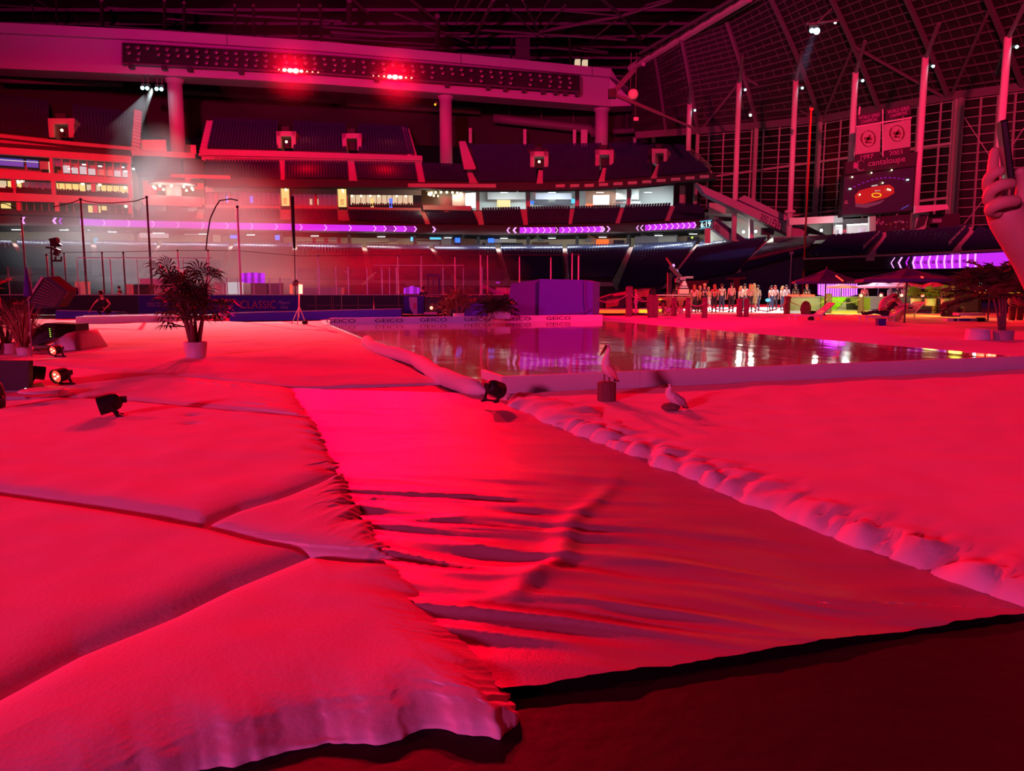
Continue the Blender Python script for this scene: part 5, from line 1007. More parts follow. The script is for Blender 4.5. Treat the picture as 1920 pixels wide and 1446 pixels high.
def person(loc, rz, label, top='shirt_white', bottom='jeans', hair='hair_dark', long=False, skinm='skin', pose=None, h=1.70, w=1.0, dress=False, hat=None, sleeves=True, group=None, extra=None, shorts=False):
    """figure facing local -Y"""
    J = {k: V(v) for k, v in BASE.items()}
    if pose: 
        for k, v in pose.items(): J[k] = V(v)
    root = thing('person', loc, label, 'person', group, rz=rz); s_ = h / 1.70
    for k in J: J[k] = J[k] * s_
    q = lambda k, r, r2=None: (J[k], r * s_ * w if k in ('pel', 'wst', 'chs') else r * s_, (r2 or r) * s_)
    names = ['pel', 'wst', 'chs', 'nk', 'hd0', 'hd1', 'top', 'shL', 'elL', 'wrL', 'haL', 'shR', 'elR', 'wrR', 'haR', 'hpL', 'knL', 'anL', 'toL', 'hpR', 'knR', 'anR', 'toR']
    R = dict(pel=.125, wst=.105, chs=.125, nk=.05, hd0=.07, hd1=.088, top=.05, shL=.055, elL=.04, wrL=.028, haL=.03, shR=.055, elR=.04, wrR=.028, haR=.03, hpL=.085, knL=.055, anL=.038, toL=.03, hpR=.085, knR=.055, anR=.038, toR=.03)
    ix = {k: i for i, k in enumerate(names)}
    ed = [('pel', 'wst'), ('wst', 'chs'), ('chs', 'nk'), ('nk', 'hd0'), ('hd0', 'hd1'), ('hd1', 'top'), ('chs', 'shL'), ('shL', 'elL'), ('elL', 'wrL'), ('wrL', 'haL'), ('chs', 'shR'), ('shR', 'elR'), ('elR', 'wrR'), ('wrR', 'haR'), ('pel', 'hpL'), ('hpL', 'knL'), ('knL', 'anL'), ('anL', 'toL'), ('pel', 'hpR'), ('hpR', 'knR'), ('knR', 'anR'), ('anR', 'toR')]
    body = skin('body', [q(k, R[k]) for k in names], [(ix[a], ix[b]) for a, b in ed], skinm, root)
    # five fingers per hand
    ch = []
    for sd in 'LR':
        d = (J['ha' + sd] - J['wr' + sd]).normalized(); sdv = d.cross(V((0, 0, 1)) if abs(d.z) < .9 else V((0, 1, 0))).normalized()
        for k in range(4):
            b = J['ha' + sd] + sdv * (k - 1.5) * .016; L = (.06, .07, .066, .05)[k]; ch.append([(b, .009), (b + d * L * .6, .008), (b + d * L + V((0, -.012, 0)), .006)])
        b = J['wr' + sd].lerp(J['ha' + sd], .5); ch.append([(b, .011), (b + sdv * .035 + d * .03, .009), (b + sdv * .045 + d * .06, .007)])
    chainmesh('fingers', ch, skinm, body, 5)
    # clothes
    tn = ['wst', 'pel', 'chs', 'nk', 'shL', 'elL', 'shR', 'elR']; T = {'wst': .118, 'pel': .13, 'chs': .14, 'nk': .062, 'shL': .07, 'elL': .055, 'shR': .07, 'elR': .055}
    J2 = dict(J); 
    for sd in 'LR':
        J2['el' + sd] = J['sh' + sd].lerp(J['el' + sd], .75 if sleeves else .25)
    J2['nk'] = J['chs'].lerp(J['nk'], .72)
    skin('top_clothing', [(J2[k], T[k] * s_ * (w if k in ('pel', 'wst', 'chs') else 1)) for k in tn], [(0, 1), (0, 2), (2, 3), (2, 4), (4, 5), (2, 6), (6, 7)], top, root)
    if dress:
        a = J['pel']; mb = MB(); mb.lathe(a + V((0, 0, -.42 * s_)), [(.24 * s_, 0), (.20 * s_, .2 * s_), (.14 * s_, .44 * s_)], 14); mb.build('skirt', top, root, True, local=False)
    else:
        e = .45 if shorts else .93
        kk = {sd: (J['kn' + sd].lerp(J['an' + sd], e) if not shorts else J['hp' + sd].lerp(J['kn' + sd], .75)) for sd in 'LR'}
        vs = [(J['pel'] + V((0, 0, .02)), .135 * s_ * w), (J['hpL'], .1 * s_), (J['knL'] if not shorts else kk['L'], .072 * s_), (J['hpR'], .1 * s_), (J['knR'] if not shorts else kk['R'], .072 * s_)]; es = [(0, 1), (1, 2), (0, 3), (3, 4)]
        if not shorts: vs += [(kk['L'], .058 * s_), (kk['R'], .058 * s_)]; es += [(2, 5), (4, 6)]
        skin('trousers', vs, es, bottom, root)
    for sd in 'LR':
        mb = MB(); a, t = J['an' + sd], J['to' + sd]; mb.tube([a + V((0, .05, -.03)) * s_, a.lerp(t, .5) + V((0, 0, -.015)), t], [.042 * s_, .05 * s_, .035 * s_], 8); mb.build('shoe', 'cloth_dark', root, True, local=False)
    hc = J['hd1'].lerp(J['top'], .25); mb = MB(); mb.ball(hc + V((0, .018, .012)) * s_, .108 * s_, 12, 8, (.92, 1.02, 1.0))
    if long: mb.tube([hc + V((0, .05, 0)) * s_, hc + V((0, .09, -.18)) * s_, J['nk'] + V((0, .12, -.16)) * s_], [.10 * s_, .105 * s_, .05 * s_], 10)
    mb.build('hair', hair, root, True, local=False)
    # face on the front (-Y) side
    f = J['hd0'].lerp(J['hd1'], .7); up_ = (J['top'] - J['hd0']).normalized(); fw = V((0, -1, 0)); fw = (fw - up_ * fw.dot(up_)).normalized(); rt = fw.cross(up_)
    mb = MB(); [mb.ball(f + up_ * .012 + rt * sx * .034 + fw * .083, .012, 6, 4) for sx in (-1, 1)]; mb.build('eyes', 'eye', body, local=False)
    mb = MB(); mb.tube([f + up_ * .015 + fw * .085, f - up_ * .025 + fw * .108, f - up_ * .03 + fw * .085], [.008, .014, .01], 6); [mb.ball(f + rt * sx * .088, .024, 6, 5, (.4, .7, 1)) for sx in (-1, 1)]; mb.build('nose_and_ears', skinm, body, local=False)
    mb = MB(); mb.box(f - up_ * .055 + fw * .085, (.045, .01, .012)); mb.build('mouth', 'lips', body, local=False)
    if hat:
        mb = MB(); mb.lathe(hc + V((0, 0, .03)), [(.14, 0), (.14, .015), (.105, .02), (.095, .10), (.03, .12)], 14); mb.build('hat', hat, root, True, local=False)
    return root
# ---------------------------------------------------------------- hockey boards and what stands behind them
def YB_(px): return pl([(-200, 45.0), (0, 45.3), (760, 46.8), (1100, 47.2)], px)
def hb(px, z): a, b, c = _d(px, 560); y = YB_(px); return V((a / b * y, y, z))
db = thing('hockey_boards', hb(380, 0), 'dark printed hockey dasher boards with clear glass above, behind the snow', 'hockey boards')
xs = [-140, 20, 105, 258, 292, 330, 395, 440, 510, 560, 592, 640, 700, 770, 830, 900, 960]
for a, b in zip(xs, xs[1:]):
    A, B = hb(a, 0), hb(b, 0); d = (B - A).normalized() * .02; q = [A + d + V((0, 0, .02)), B - d + V((0, 0, .02)), B - d + V((0, 0, 1.16)), A + d + V((0, 0, 1.16))]
    mb = MB(); mb.hexa(q + [p + V((0, .12, 0)) for p in q]); mb.build('board_panel', 'violet_dark' if 258 <= a < 560 else 'black', db)
mb = MB(); mb.bar(hb(-140, 1.19), hb(960, 1.19), .2, .05); mb.build('top_rail', 'stand_red', db)
mb = MB()
for x in (622, 626, 672, 748, 770): mb.bar(hb(x, 0) - V((0, .05, 0)), hb(x, 1.16) - V((0, .05, 0)), .06)
for x0, x1 in ((575, 770),): mb.bar(hb(x0, .55) - V((0, .05, 0)), hb(x1, .55) - V((0, .05, 0)), .04)
mb.build('board_frame', 'brown', db)
def btext(s_, x0, x1, z0, z1, m, sl_=0, lab=None): A, B = hb(x0, z0) - V((0, .04, 0)), hb(x1, z0) - V((0, .04, 0)); text(s_, A, B, hb(x0, z1) - V((0, .04, 0)) + (B - A).normalized() * sl_, m, db, 'lettering', .015, lab)
btext('DISCOVER', 276, 317, .50, .74, 'print_pink'); btext('CLASSIC', 451, 517, .38, .84, 'print_red', 0, 'red block lettering'); btext('Miami', 521, 542, .62, .84, 'print_pink', .1); btext('2026', 526, 540, .36, .54, 'print_pink')
mb = MB(); c = hb(328, .62) - V((0, .05, 0)); mb.prism([c + V((.18 * cos(t), 0, .2 * sin(t))) for t in [k * pi / 5 for k in range(10)]], (0, .02, 0)); mb.build('round_emblem', 'print_red', db)
mb = MB(); c = hb(428, .6) - V((0, .05, 0)); [mb.bar(c + V((.26 * cos(k * pi / 6), 0, .26 * sin(k * pi / 6))), c + V((.26 * cos((k + 1) * pi / 6), 0, .26 * sin((k + 1) * pi / 6))), .05) for k in range(12)]; mb.build('ring_emblem', 'print_pink', db)
# glass panes on the boards
gp = [20, 62, 105, 150, 212, 262, 305, 348, 392, 418, 428, 448, 478, 508, 527, 560, 600, 632, 655, 690, 718, 732, 745, 790, 832, 870, 905, 950]
for i, (a, b) in enumerate(zip(gp, gp[1:])):
    hgt = 1.75 if not (400 < a < 540) else 1.15
    if 150 <= a < 400: hgt = 2.2
    A, B = hb(a, 1.22), hb(b, 1.22); d = (B - A).normalized() * .03; q = [A + d, B - d, B - d + V((0, 0, hgt - .2)), A + d + V((0, 0, hgt - .2))]; mb = MB(); mb.hexa(q + [p + V((0, .015, 0)) for p in q]); mb.build('glass_pane', 'glass', db)
    mb = MB(); mb.bar(A - d, A - d + V((0, 0, hgt - .15)), .035 if i % 2 else .05); mb.build('glass_post', 'steel' if a > 560 or not 150 <= a < 540 else 'white', db)
mb = MB(); mb.bar(hb(150, 3.35), hb(400, 3.35), .05); mb.bar(hb(700, 2.95), hb(870, 2.95), .04); mb.build('glass_cap', 'white', db)
# net poles
for i, (px, y0, wd, lab) in enumerate(((40, 410, 3, 'thin dark net pole at far left of the boards'), (151, 374, 4, 'tall dark net pole left of the hazy seats with the net cable on top'), (275, 370, 4, 'tall dark net pole right of the cyan screen'), (445, 388, 4, 'net pole between the hazy stands and the hanging black truss'), (87, 478, 3.4, 'short pole carrying the left end of the camera rig'), (120, 476, 2.6, 'short pole carrying the right end of the camera rig'), (191, 474, 3, 'short net pole right of the tall one'), (231, 474, 3, 'second short net pole right of the tall one'), (333, 470, 3, 'first short pole left of the white stalls'), (390, 470, 3, 'short pole behind the potted palm'), (596, 480, 2.6, 'thin magenta pole left of the purple haze'), (746, 480, 2.4, 'thin pole left of the middle aisle'), (790, 478, 2.6, 'thin violet pole right of the middle aisle'), (853, 480, 2.6, 'thin violet pole above the red bush'), (901, 476, 3, 'bright violet pole above the flag stand'), (914, 478, 2.2, 'thin violet pole next to the bright one'), (974, 480, 2.4, 'thin violet pole left of the violet ramp box'), (1033, 482, 2.4, 'thin pole behind the violet box, left of a pair'), (1073, 474, 2.4, 'thin pole behind the violet box, left of the brightest'), (1085, 478, 3, 'pale violet pole behind the right part of the violet box'))):
    Y = 50 + (i % 3) * .8; p = S(px, y0, Y); t = thing('net_pole', (p.x, p.y, 0), lab, 'pole', None); mb = MB(); mb.tube([(p.x, p.y, 0), (p.x, p.y, p.z)], [wd * .6 / F * Y, wd * .42 / F * Y], 8); mb.build('shaft', 'steel_dark' if px < 300 else 'pole', t, True); mb = MB(); mb.ball((p.x, p.y, p.z), wd * .7 / F * Y, 8, 5); mb.build('cap', 'black', t)
def cable(name, pts, Y, r, lab, m='black'):
    mb = MB(); mb.tube([S(x, y, Y) for x, y in pts], r, 5); return tag(mb.build(name, m), lab, 'cable')
cable('net_cable', [(100, 388), (118, 384), (135, 380), (151, 374), (165, 378), (185, 380.5), (210, 381), (235, 379), (255, 377), (275, 370)], 50.5, .03, 'sagging black net cable strung from the tall left pole to the next')
cable('net_cable', [(-60, 378), (10, 382), (30, 392), (42, 406)], 50.5, .03, 'sagging black net cable at the left edge')
cable('hanging_cable', [(386, 469), (389, 440), (394, 410), (404, 388), (412, 376), (432, 373), (446, 376)], 50.5, .045, 'looping black cable hanging left of the tall net pole')
cable('guard_wire', [(90, 474), (230, 472), (330, 470), (446, 470), (560, 480), (900, 478), (1090, 478)], 50.4, .018, 'thin guard wire along the tops of the short net poles', 'steel_dark')
# hanging black truss pole
t = thing('hanging_truss_pole', S(550, 420, 46), 'long black hanging pole just right of the left yellow stair opening', 'pole'); mb = MB(); mb.tube([S(547.5, 368, 46), S(550, 430, 46), S(552, 466, 46)], [.12, .1, .07], 8); mb.tube([S(552, 466, 46), S(554, 555, 46)], .025, 6); mb.build('shaft', 'black', t, True)
# camera rig on poles
t = thing('remote_camera_rig', S(104, 470, 50), 'black remote camera rig standing on two thin poles above the glass', 'camera')
mb = MB(); mb.box(S(103, 455, 50), (.42, .4, .5)); mb.box(S(101, 449, 50), (.5, .3, .15), ry=-.2); mb.build('camera_head', 'black', t); mb = MB(); mb.bar(S(103, 454, 50), S(114, 461, 50), .16); mb.build('lens', 'black_gloss', t)
mb = MB(); mb.bar(S(103, 458, 50), S(103, 466, 50), .1); mb.bar(S(86, 464, 50), S(98, 465, 50), .12); mb.bar(S(96, 464, 50), S(98, 518, 50), .08); mb.bar(S(98, 465, 50), S(108, 473, 50), .12); mb.bar(S(98, 489, 50), S(115, 489, 50), .12); mb.bar(S(115, 489, 50), S(115, 481, 50), .08); mb.bar(S(104, 489, 50), S(104, 481, 50), .1); mb.build('mount', 'black', t); mb = MB(); mb.box(S(107, 473, 50), (.25, .3, .45), ry=.5); mb.build('monitor', 'black', t)
# white stalls, penalty box and dark equipment inside the hockey rink
def bq(mb, x0, y0, x1, y1, Y, d=.3): q = [S(x0, y1, Y), S(x1, y1, Y), S(x1, y0, Y), S(x0, y0, Y)]; return mb.hexa(q + [p + V((0, d, 0)) for p in q])
def crate(name, x0, y0, x1, y1, Y, m, lab, cat, d=.8):
    p = S((x0 + x1) / 2, y1, Y); t = thing(name, (p.x, p.y, max(0, p.z)), lab, cat); mb = MB(); bq(mb, x0, y0, x1, y1, Y, d); mb.v = [v if k in (2, 3, 6, 7) else (v[0], v[1], .06) for k, v in enumerate(mb.v)]; mb.build('body', m, t); 
    mb = MB(); w_ = (x1 - x0) * .06; bq(mb, x0 - w_, y0 - .8, x1 + w_, y0, Y - .05, d + .1); mb.build('lid', m, t); return t
ir = MB().box((-18, 62, .03), (62, 28, .06)).build('hockey_ice', 'white'); tag(ir, 'white hockey ice seen through the glass behind the boards', 'ice rink'); 
for x0, x1, m, lab in ((402, 428, 'cool_wall', 'white lit stall left of the framed one'), (424, 448, 'win_white', 'white framed stall beside the violet screen'), (470, 500, 'concrete', 'grey frosted stall right of the violet screen'), (503, 525, 'concrete', 'rightmost frosted stall left of the red tubes')):
    crate('rink_stall', x0, 530 if x0 < 460 else 532, x1, 552, 52, m, lab, 'stall')
t = thing('violet_screen', S(475, 520, 56), 'small violet striped screen behind the stalls', 'screen')
for k in range(7): mb = MB(); bq(mb, 451 + k * 6.4, 511 + abs(k - 3) * .4, 456.6 + k * 6.4, 531, 56, .2); mb.build('led_panel', 'led_violet_dim' if k % 2 else 'led_violet', t)
t = thing('violet_screen', S(818, 545, 56), 'violet glowing stage screen left of the dark red bush', 'screen')
for k in range(9): mb = MB(); bq(mb, 757 + k * 3.6, 536 + abs(k - 4), 759.6 + k * 3.6, 551, 56, .2); mb.build('led_panel', 'led_violet' if k in (0, 3, 4, 7) else 'led_violet_dim', t)
crate('dark_case', 247, 534, 278, 552, 52, 'black', 'black flight case behind the glass right of the crouching person', 'case'); crate('cream_case', 140, 529, 157, 540, 54, 'ivory', 'small cream case behind the glass left of the crouching person', 'case'); crate('pink_panel', 237, 534, 247, 553, 50, 'shirt_pink', 'upright pink panel beside the black flight case', 'panel', .2)
crate('magenta_bench', 262, 523, 330, 534, 58, 'print_pink', 'magenta lit bench behind the flight case', 'bench')
for x0, x1, lab in ((100, 150, 'red padded bench behind the glass at left'), (560, 640, 'low red bench behind the glass right of the red tubes'), (930, 958, 'red box behind the glass above the flag stand')): crate('bench', x0, 540, x1, 553, 54, 'stand_red', lab, 'bench')
person(S(224, 541, 55) * 1 - V((0, 0, S(224, 541, 55).z)), 2.6, 'person in dark clothes standing behind the glass by the flight case', 'shirt_black', 'cloth_dark', 'hair_dark')
person(V((S(794, 560, 44.4).x, 44.4, 0)), .3, 'person in dark clothes with bushy hair standing before the boards by the pennant podium', 'shirt_black', 'cloth_dark', 'hair_dark', h=1.62)
# gold streamers
t = thing('streamer', S(690, 525, 50), 'thin curving gold streamer behind the glass', 'streamer'); mb = MB(); mb.tube([S(x, y, 50) for x, y in ((679, 533), (686, 528), (692, 520), (698, 514), (705, 511))], .03, 5); mb.tube([S(x, y, 50) for x, y in ((681, 532), (690, 526), (696, 518), (703, 515))], .025, 5); mb.build('ribbon', 'ivory', t)
t = thing('streamer', S(650, 510, 50), 'short gold streamer above the curving one', 'streamer'); mb = MB(); mb.tube([S(645, 507, 50), S(650, 511, 50), S(654, 515, 50)], .03, 5); mb.build('ribbon', 'ivory', t)
t = thing('door_frame', S(812, 530, 49), 'violet metal door frame standing behind the boards', 'frame'); mb = MB(); mb.bar(S(800, 516, 49), S(823, 516, 49), .1); mb.bar(S(823, 516, 49), S(824, 552, 49), .12); mb.bar(S(802, 516, 49), S(804, 552, 49), .06); mb.bar(S(812, 516, 49), S(813, 552, 49), .05); mb.build('frame', 'violet_mid', t)
t = thing('violet_slide', S(925, 545, 52), 'violet curved slide behind the flag stand', 'slide'); rows = [[S(x, y, 52), S(x, y + 5, 51)] for x, y in ((902, 533), (912, 535), (922, 541), (932, 545), (945, 547), (960, 546))]; mb = MB(); mb.grid(rows); mb.grid([[p + V((0, .3, -.1)) for p in r] for r in rows]); mb.build('chute', 'violet_cloth', t, True)
t = thing('violet_neon', S(933, 529, 52), 'small violet neon mark above the slide', 'neon sign'); mb = MB(); mb.bar(S(930, 529, 52), S(934, 531, 52), .06); mb.bar(S(934, 531, 52), S(937, 529, 52), .06); mb.build('tube', 'led_violet', t)
# violet fabric barriers and pink snow step in front of the boards
def barrier(x0, yt0, yb0, x1, yt1, yb1, Y0, Y1, m, name, lab, cat, d=.4):
    A, B = S(x0, yb0, Y0), S(x1, yb1, Y1); a, b = S(x0, yt0, Y0), S(x1, yt1, Y1); A.z = B.z = .01; t = thing(name, A.lerp(B, .5), lab, cat); q = [A, B, b, a]; mb = MB(); mb.hexa(q + [p + V((0, d, 0)) for p in q]); mb.build('cover', m, t)
    mb = MB(); mb.bar(a + V((0, d / 2, .02)), b + V((0, d / 2, .02)), .05); mb.build('hem', 'stand_red' if m != 'kerb_white' else m, t); return t
barrier(104, 583, 597, 232, 586, 594, 40, 41, 'violet_cloth', 'fabric_barrier', 'low violet fabric barrier under the black boards at left', 'barrier')
barrier(430, 588, 605, 752, 580, 597, 36.5, 40.5, 'violet_cloth', 'fabric_barrier', 'long low violet fabric barrier behind the light tripod', 'barrier')
barrier(142, 594, 612, 330, 590, 606, 32.5, 35, 'kerb_white', 'snow_step', 'low white snow-covered step right of the speaker wedge', 'step', 1.2)
# violet ramp and box
t = thing('violet_box', S(1010, 595, 34.5), 'large violet cloth-covered box with a ramp sloping down on its left', 'box')
y0 = 36.9
def vq(pts, m, name, d=2.2):
    q = [S(x, y, Y) for x, y, Y in pts]
    for p in q: p.z = max(p.z, .01)
    mb = MB(); mb.prism(q, (0.6, d, 0)); return mb.build(name, m, t)
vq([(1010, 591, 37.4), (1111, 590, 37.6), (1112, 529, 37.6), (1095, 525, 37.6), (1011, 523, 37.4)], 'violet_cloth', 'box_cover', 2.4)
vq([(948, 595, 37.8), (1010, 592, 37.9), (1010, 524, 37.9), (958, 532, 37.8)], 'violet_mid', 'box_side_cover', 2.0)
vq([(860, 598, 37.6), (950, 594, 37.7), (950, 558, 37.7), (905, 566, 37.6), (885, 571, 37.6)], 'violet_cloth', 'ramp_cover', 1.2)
mb = MB(); mb.tube([S(1096, 526, 37.4), S(1097, 560, 37.35), S(1099, 586, 37.35)], .03, 5); mb.tube([S(1040, 589, 37.3), S(1075, 588, 37.3), S(1100, 585, 37.3), S(1110, 578, 37.4)], .03, 5); mb.build('seam_fold', 'violet_mid', t)
# dark podium with shield flag, flag stand, equipment in front of boards
t = thing('flag_podium', S(777, 588, 42), 'dark podium with a pink shield-shaped pennant on its front', 'podium'); mb = MB(); bq(mb, 757, 555, 795, 589, 42, .8); mb.build('body', 'violet_dark', t); mb = MB(); mb.prism([S(x, y, 41.9) for x, y in ((767, 557), (782, 557), (783, 591), (777, 591), (771, 583), (768, 574))], (0, .04, 0)); mb.build('pennant', 'print_pink', t); mb = MB(); mb.prism([S(x, y, 41.85) for x, y in ((775, 568), (780, 568), (780, 578), (776, 579))], (0, .03, 0)); mb.build('pennant_mark', 'print_red', t)
t = thing('floor_monitor', S(808, 580, 40), 'black floor cabinet with a small glowing red lamp', 'speaker'); mb = MB(); bq(mb, 797, 556, 828, 586, 41, .8); mb.build('body', 'black', t); mb = MB(); mb.ball(S(809, 577.5, 40.8), .09, 8, 5); mb.build('lit_lens', 'lamp_red_small', t); mb = MB(); bq(mb, 795, 586, 819, 590, 40.5, .6); mb.build('base', 'print_pink', t)
t = thing('black_mound', S(885, 570, 43), 'black covered equipment mound left of the violet ramp', 'covered equipment'); mb = MB(); mb.prism([S(x, y, 42) for x, y in ((828, 592), (905, 592), (908, 562), (895, 553), (880, 554), (850, 558), (830, 560))], (0, 1, 0)); mb.build('cover', 'black', t)
for x, y in ((818, 560), (840, 557), (853, 561)): mb = MB(); mb.bar(S(x, y, 41.6), S(x + 8, y + 4, 41.6), .08); mb.build('fitting', 'steel', t)
t = thing('white_block', S(955, 598, 34), 'pair of white blocks at the far kerb carrying the dark fan palm', 'block'); mb = MB(); mb.ball(S(921, 590, 33.9), .17, 12, 8, (1.1, 1, 1)); bq(mb, 914, 583, 940, 598, 33.8, .5); mb.build('block', 'kerb_white', t); mb = MB(); bq(mb, 932, 584.5, 957, 598, 33.6, .5); mb.build('block', 'kerb_white', t)
# ---------------------------------------------------------------- plants
def frond(mb, base, dirv, L, droop, nleaf, lw, rnd):
    pts = []; d = dirv.normalized()
    for k in range(7):
        s_ = k / 6; pts.append(base + d * L * s_ + V((0, 0, -droop * L * s_ * s_)))
    mb.tube(pts, [.008 * L + .004] * 6 + [.002], 4); sd = d.cross(V((0, 0, 1))); 
    if sd.length < .1: sd = V((1, 0, 0))
    sd.normalize()
    for k in range(nleaf):
        s_ = .25 + .75 * k / nleaf; p = base + d * L * s_ + V((0, 0, -droop * L * s_ * s_))
        for sg in (-1, 1):
            l = L * .42 * (1 - .55 * abs(s_ - .5)) * rnd.uniform(.8, 1.1); t = p + sd * sg * l * .75 + d * l * .6 + V((0, 0, -l * rnd.uniform(.1, .5))); m_ = p.lerp(t, .5) + V((0, 0, l * .08)); wv = d * lw
            mb.face(p, m_ - wv, t, m_ + wv)
def fan(mb, base, dirv, R, n, lw, rnd):
    d = dirv.normalized(); tip = base + d * R * 1.0; mb.tube([base, tip], .012, 4); sd = d.cross(V((0, 0, 1))).normalized() if abs(d.z) < .95 else V((1, 0, 0)); up_ = sd.cross(d)
    for k in range(n):
        a = lerp(-1.9, 1.9, k / (n - 1)); v = d * cos(a) + sd * sin(a); L = R * rnd.uniform(.75, 1.0); e = tip + v * L + V((0, 0, -.25 * L)); m_ = tip + v * L * .55 + up_ * .03; wv = v.cross(up_).normalized() * lw; mb.face(tip, m_ - wv, e, m_ + wv)
def plant(loc, label, pot=(.3, .24, .5, 'pot'), kind='palm', trunks=3, th=.8, nf=14, L=.8, m='leaf', seed=1, lean=1.0, name='potted_palm', wdt=1, elm=-.15, lw=.014):
    rnd = random.Random(seed); loc = V(loc); t = thing(name, loc, label, 'plant')
    if pot:
        r1, r0, hh, pm = pot; mb = MB(); mb.lathe(loc, [(r0, 0), (r0 * 1.02, .02), (r1, hh), (r1 * .9, hh), (r1 * .86, hh * .9)], 20); mb.build('pot', pm, t, True); mb = MB(); mb.lathe(loc, [(r1 * .86, hh * .84), (r1 * .86, hh * .88)], 16); mb.build('soil', 'soil', t); z0 = hh * .86
    else: z0 = 0
    for k in range(trunks):
        a = rnd.uniform(0, 6.28); b = loc + V((.07 * cos(a), .07 * sin(a), z0)); ln = rnd.uniform(.05, .22) * lean; e = b + V((ln * cos(a), ln * sin(a), th * rnd.uniform(.75, 1.1)))
        if th > .05: mb = MB(); mb.tube([b, b.lerp(e, .5) + V((.02, 0, 0)), e], [.04 * (1 + th * .4), .032, .028], 7); mb.build('trunk', 'bark', t, True)
        for j in range(nf):
            az = 2 * pi * j / nf + rnd.uniform(-.3, .3); el = rnd.uniform(elm, 1.25); d = V((cos(az) * cos(el) * wdt, sin(az) * cos(el), sin(el))); mb = MB(); s_ = b.lerp(e, rnd.uniform(.35, 1)) if kind == 'fan' else e
            if kind == 'palm': frond(mb, s_, d, L * rnd.uniform(.8, 1.15), rnd.uniform(.25, .6), 12, lw * L + .004, rnd)
            elif kind == 'fan': fan(mb, s_, d, L * rnd.uniform(.4, .55), 11, .02, rnd)
            mb.build('frond', m, t)
    return t
def tuft(loc, label, n, L, m, pot=None, spread=.5, name='potted_grass', seed=3):
    rnd = random.Random(seed); loc = V(loc); t = thing(name, loc, label, 'plant'); z0 = 0
    if pot: r1, r0, hh, pm = pot; mb = MB(); mb.lathe(loc, [(r0, 0), (r1, hh), (r1 * .88, hh), (r1 * .85, hh * .9)], 18); mb.build('pot', pm, t, True); z0 = hh * .9
    mb = MB()
    for k in range(n):
        a = rnd.uniform(0, 6.28); r = rnd.uniform(0, spread); b = loc + V((.06 * cos(a), .06 * sin(a), z0)); l = L * rnd.uniform(.6, 1.1); e = b + V((r * cos(a), r * sin(a), l)); m_ = b.lerp(e, .55) + V((-.1 * r * cos(a), -.1 * r * sin(a), .1 * l)); mb.face(b - V((.006, 0, 0)), m_ - V((.008, 0, 0)), e, m_ + V((.008, 0, 0)), b + V((.006, 0, 0)))
    o = mb.build('blades', m, t); o['kind'] = 'stuff'; return t
g0 = lambda x, y: G(x, y)
plant(g0(368, 676), 'tall potted fan palm in a white pot on the left snow', (.245, .19, .40, 'pot'), 'fan', 6, 1.25, 12, .85, 'leaf', 5, 1.8)
tuft(g0(47, 672), 'reddish ornamental grass in a small pale pot at left', 150, .95, 'grass_dry', (.17, .12, .25, 'pot'), .55)
plant(g0(14, 668), 'dark bushy palm at the left edge in front of the speaker', (.25, .2, .3, 'pot'), 'palm', 4, .55, 10, .85, 'leaf', 9, 1.5)
plant(g0(-30, 655), 'dark palm half cut off by the left edge', (.25, .2, .3, 'pot'), 'palm', 3, 1.2, 10, .9, 'leaf', 10, 1.5)
plant(V((S(937, 585, 33.8).x, 33.8, .32)), 'dark fan-shaped cycad standing on the white blocks at the far kerb', None, 'palm', 1, .30, 38, 1.0, 'leaf', 12, .3, 'cycad', elm=.05, lw=.03)
plant(V((S(860, 596, 36.5).x, 36.5, .04)), 'dark red leafy bush in a white pot behind the far kerb', (.27, .22, .35, 'pot'), 'fan', 7, .9, 7, .75, 'leaf_red', 14, 2.6, 'red_bush'); plant(V((S(836, 596, 37).x, 37, .04)), 'smaller dark red bush left of the potted one', None, 'fan', 5, .8, 7, .6, 'leaf_red', 15, 2.2, 'red_bush')
plant(g0(1880, 643), 'tall dark palm in a grey tub at the right edge under the raised hand', (.27, .24, .36, 'pot_grey'), 'palm', 4, 1.15, 15, 1.55, 'leaf', 21, 1.3, elm=.15, lw=.02)
t = thing('round_tub', g0(1832, 642), 'low pale round tub left of the grey palm tub', 'tub'); mb = MB(); mb.lathe(g0(1832, 642), [(.30, 0), (.33, .12), (.30, .38), (.24, .38), (.22, .3)], 20); mb.build('tub', 'kerb_white', t, True); mb = MB(); mb.lathe(g0(1832, 642), [(.23, .28), (.23, .31)], 16); mb.build('soil', 'kerb_white', t)
plant(V((S(418, 590, 39).x, 39, .02)), 'small dark shrub in a white pot at the end of the violet barrier', (.22, .18, .3, 'pot'), 'fan', 3, .5, 6, .5, 'leaf', 22, 1.5, 'potted_shrub')
for x, Y, lab, sd in ((1745, 43, 'lime-lit bush left of the leaf-patterned panel', 31), (1775, 43.5, 'lime-lit bush right of its twin', 32), (1718, 44, 'small green bush under the middle umbrella', 33)): plant(V((S(x, 560, Y).x, Y, .6)), lab, (.3, .25, .4, 'pot'), 'fan', 4, .5, 7, .6, 'leaf_green', sd, 2, 'green_bush')
for x, lab in ((1253, 'dry tan grass behind the second rope post'), (1276, 'dry tan grass in a red pot between rope posts'), (1292, 'dry tan grass in a pink pot left of the red-haired person')): tuft(V((S(x, 590, 46).x, 46, .02)), lab, 60, .95, 'cloth_tan', (.17, .13, .4, 'print_pink'), .35, seed=int(x))
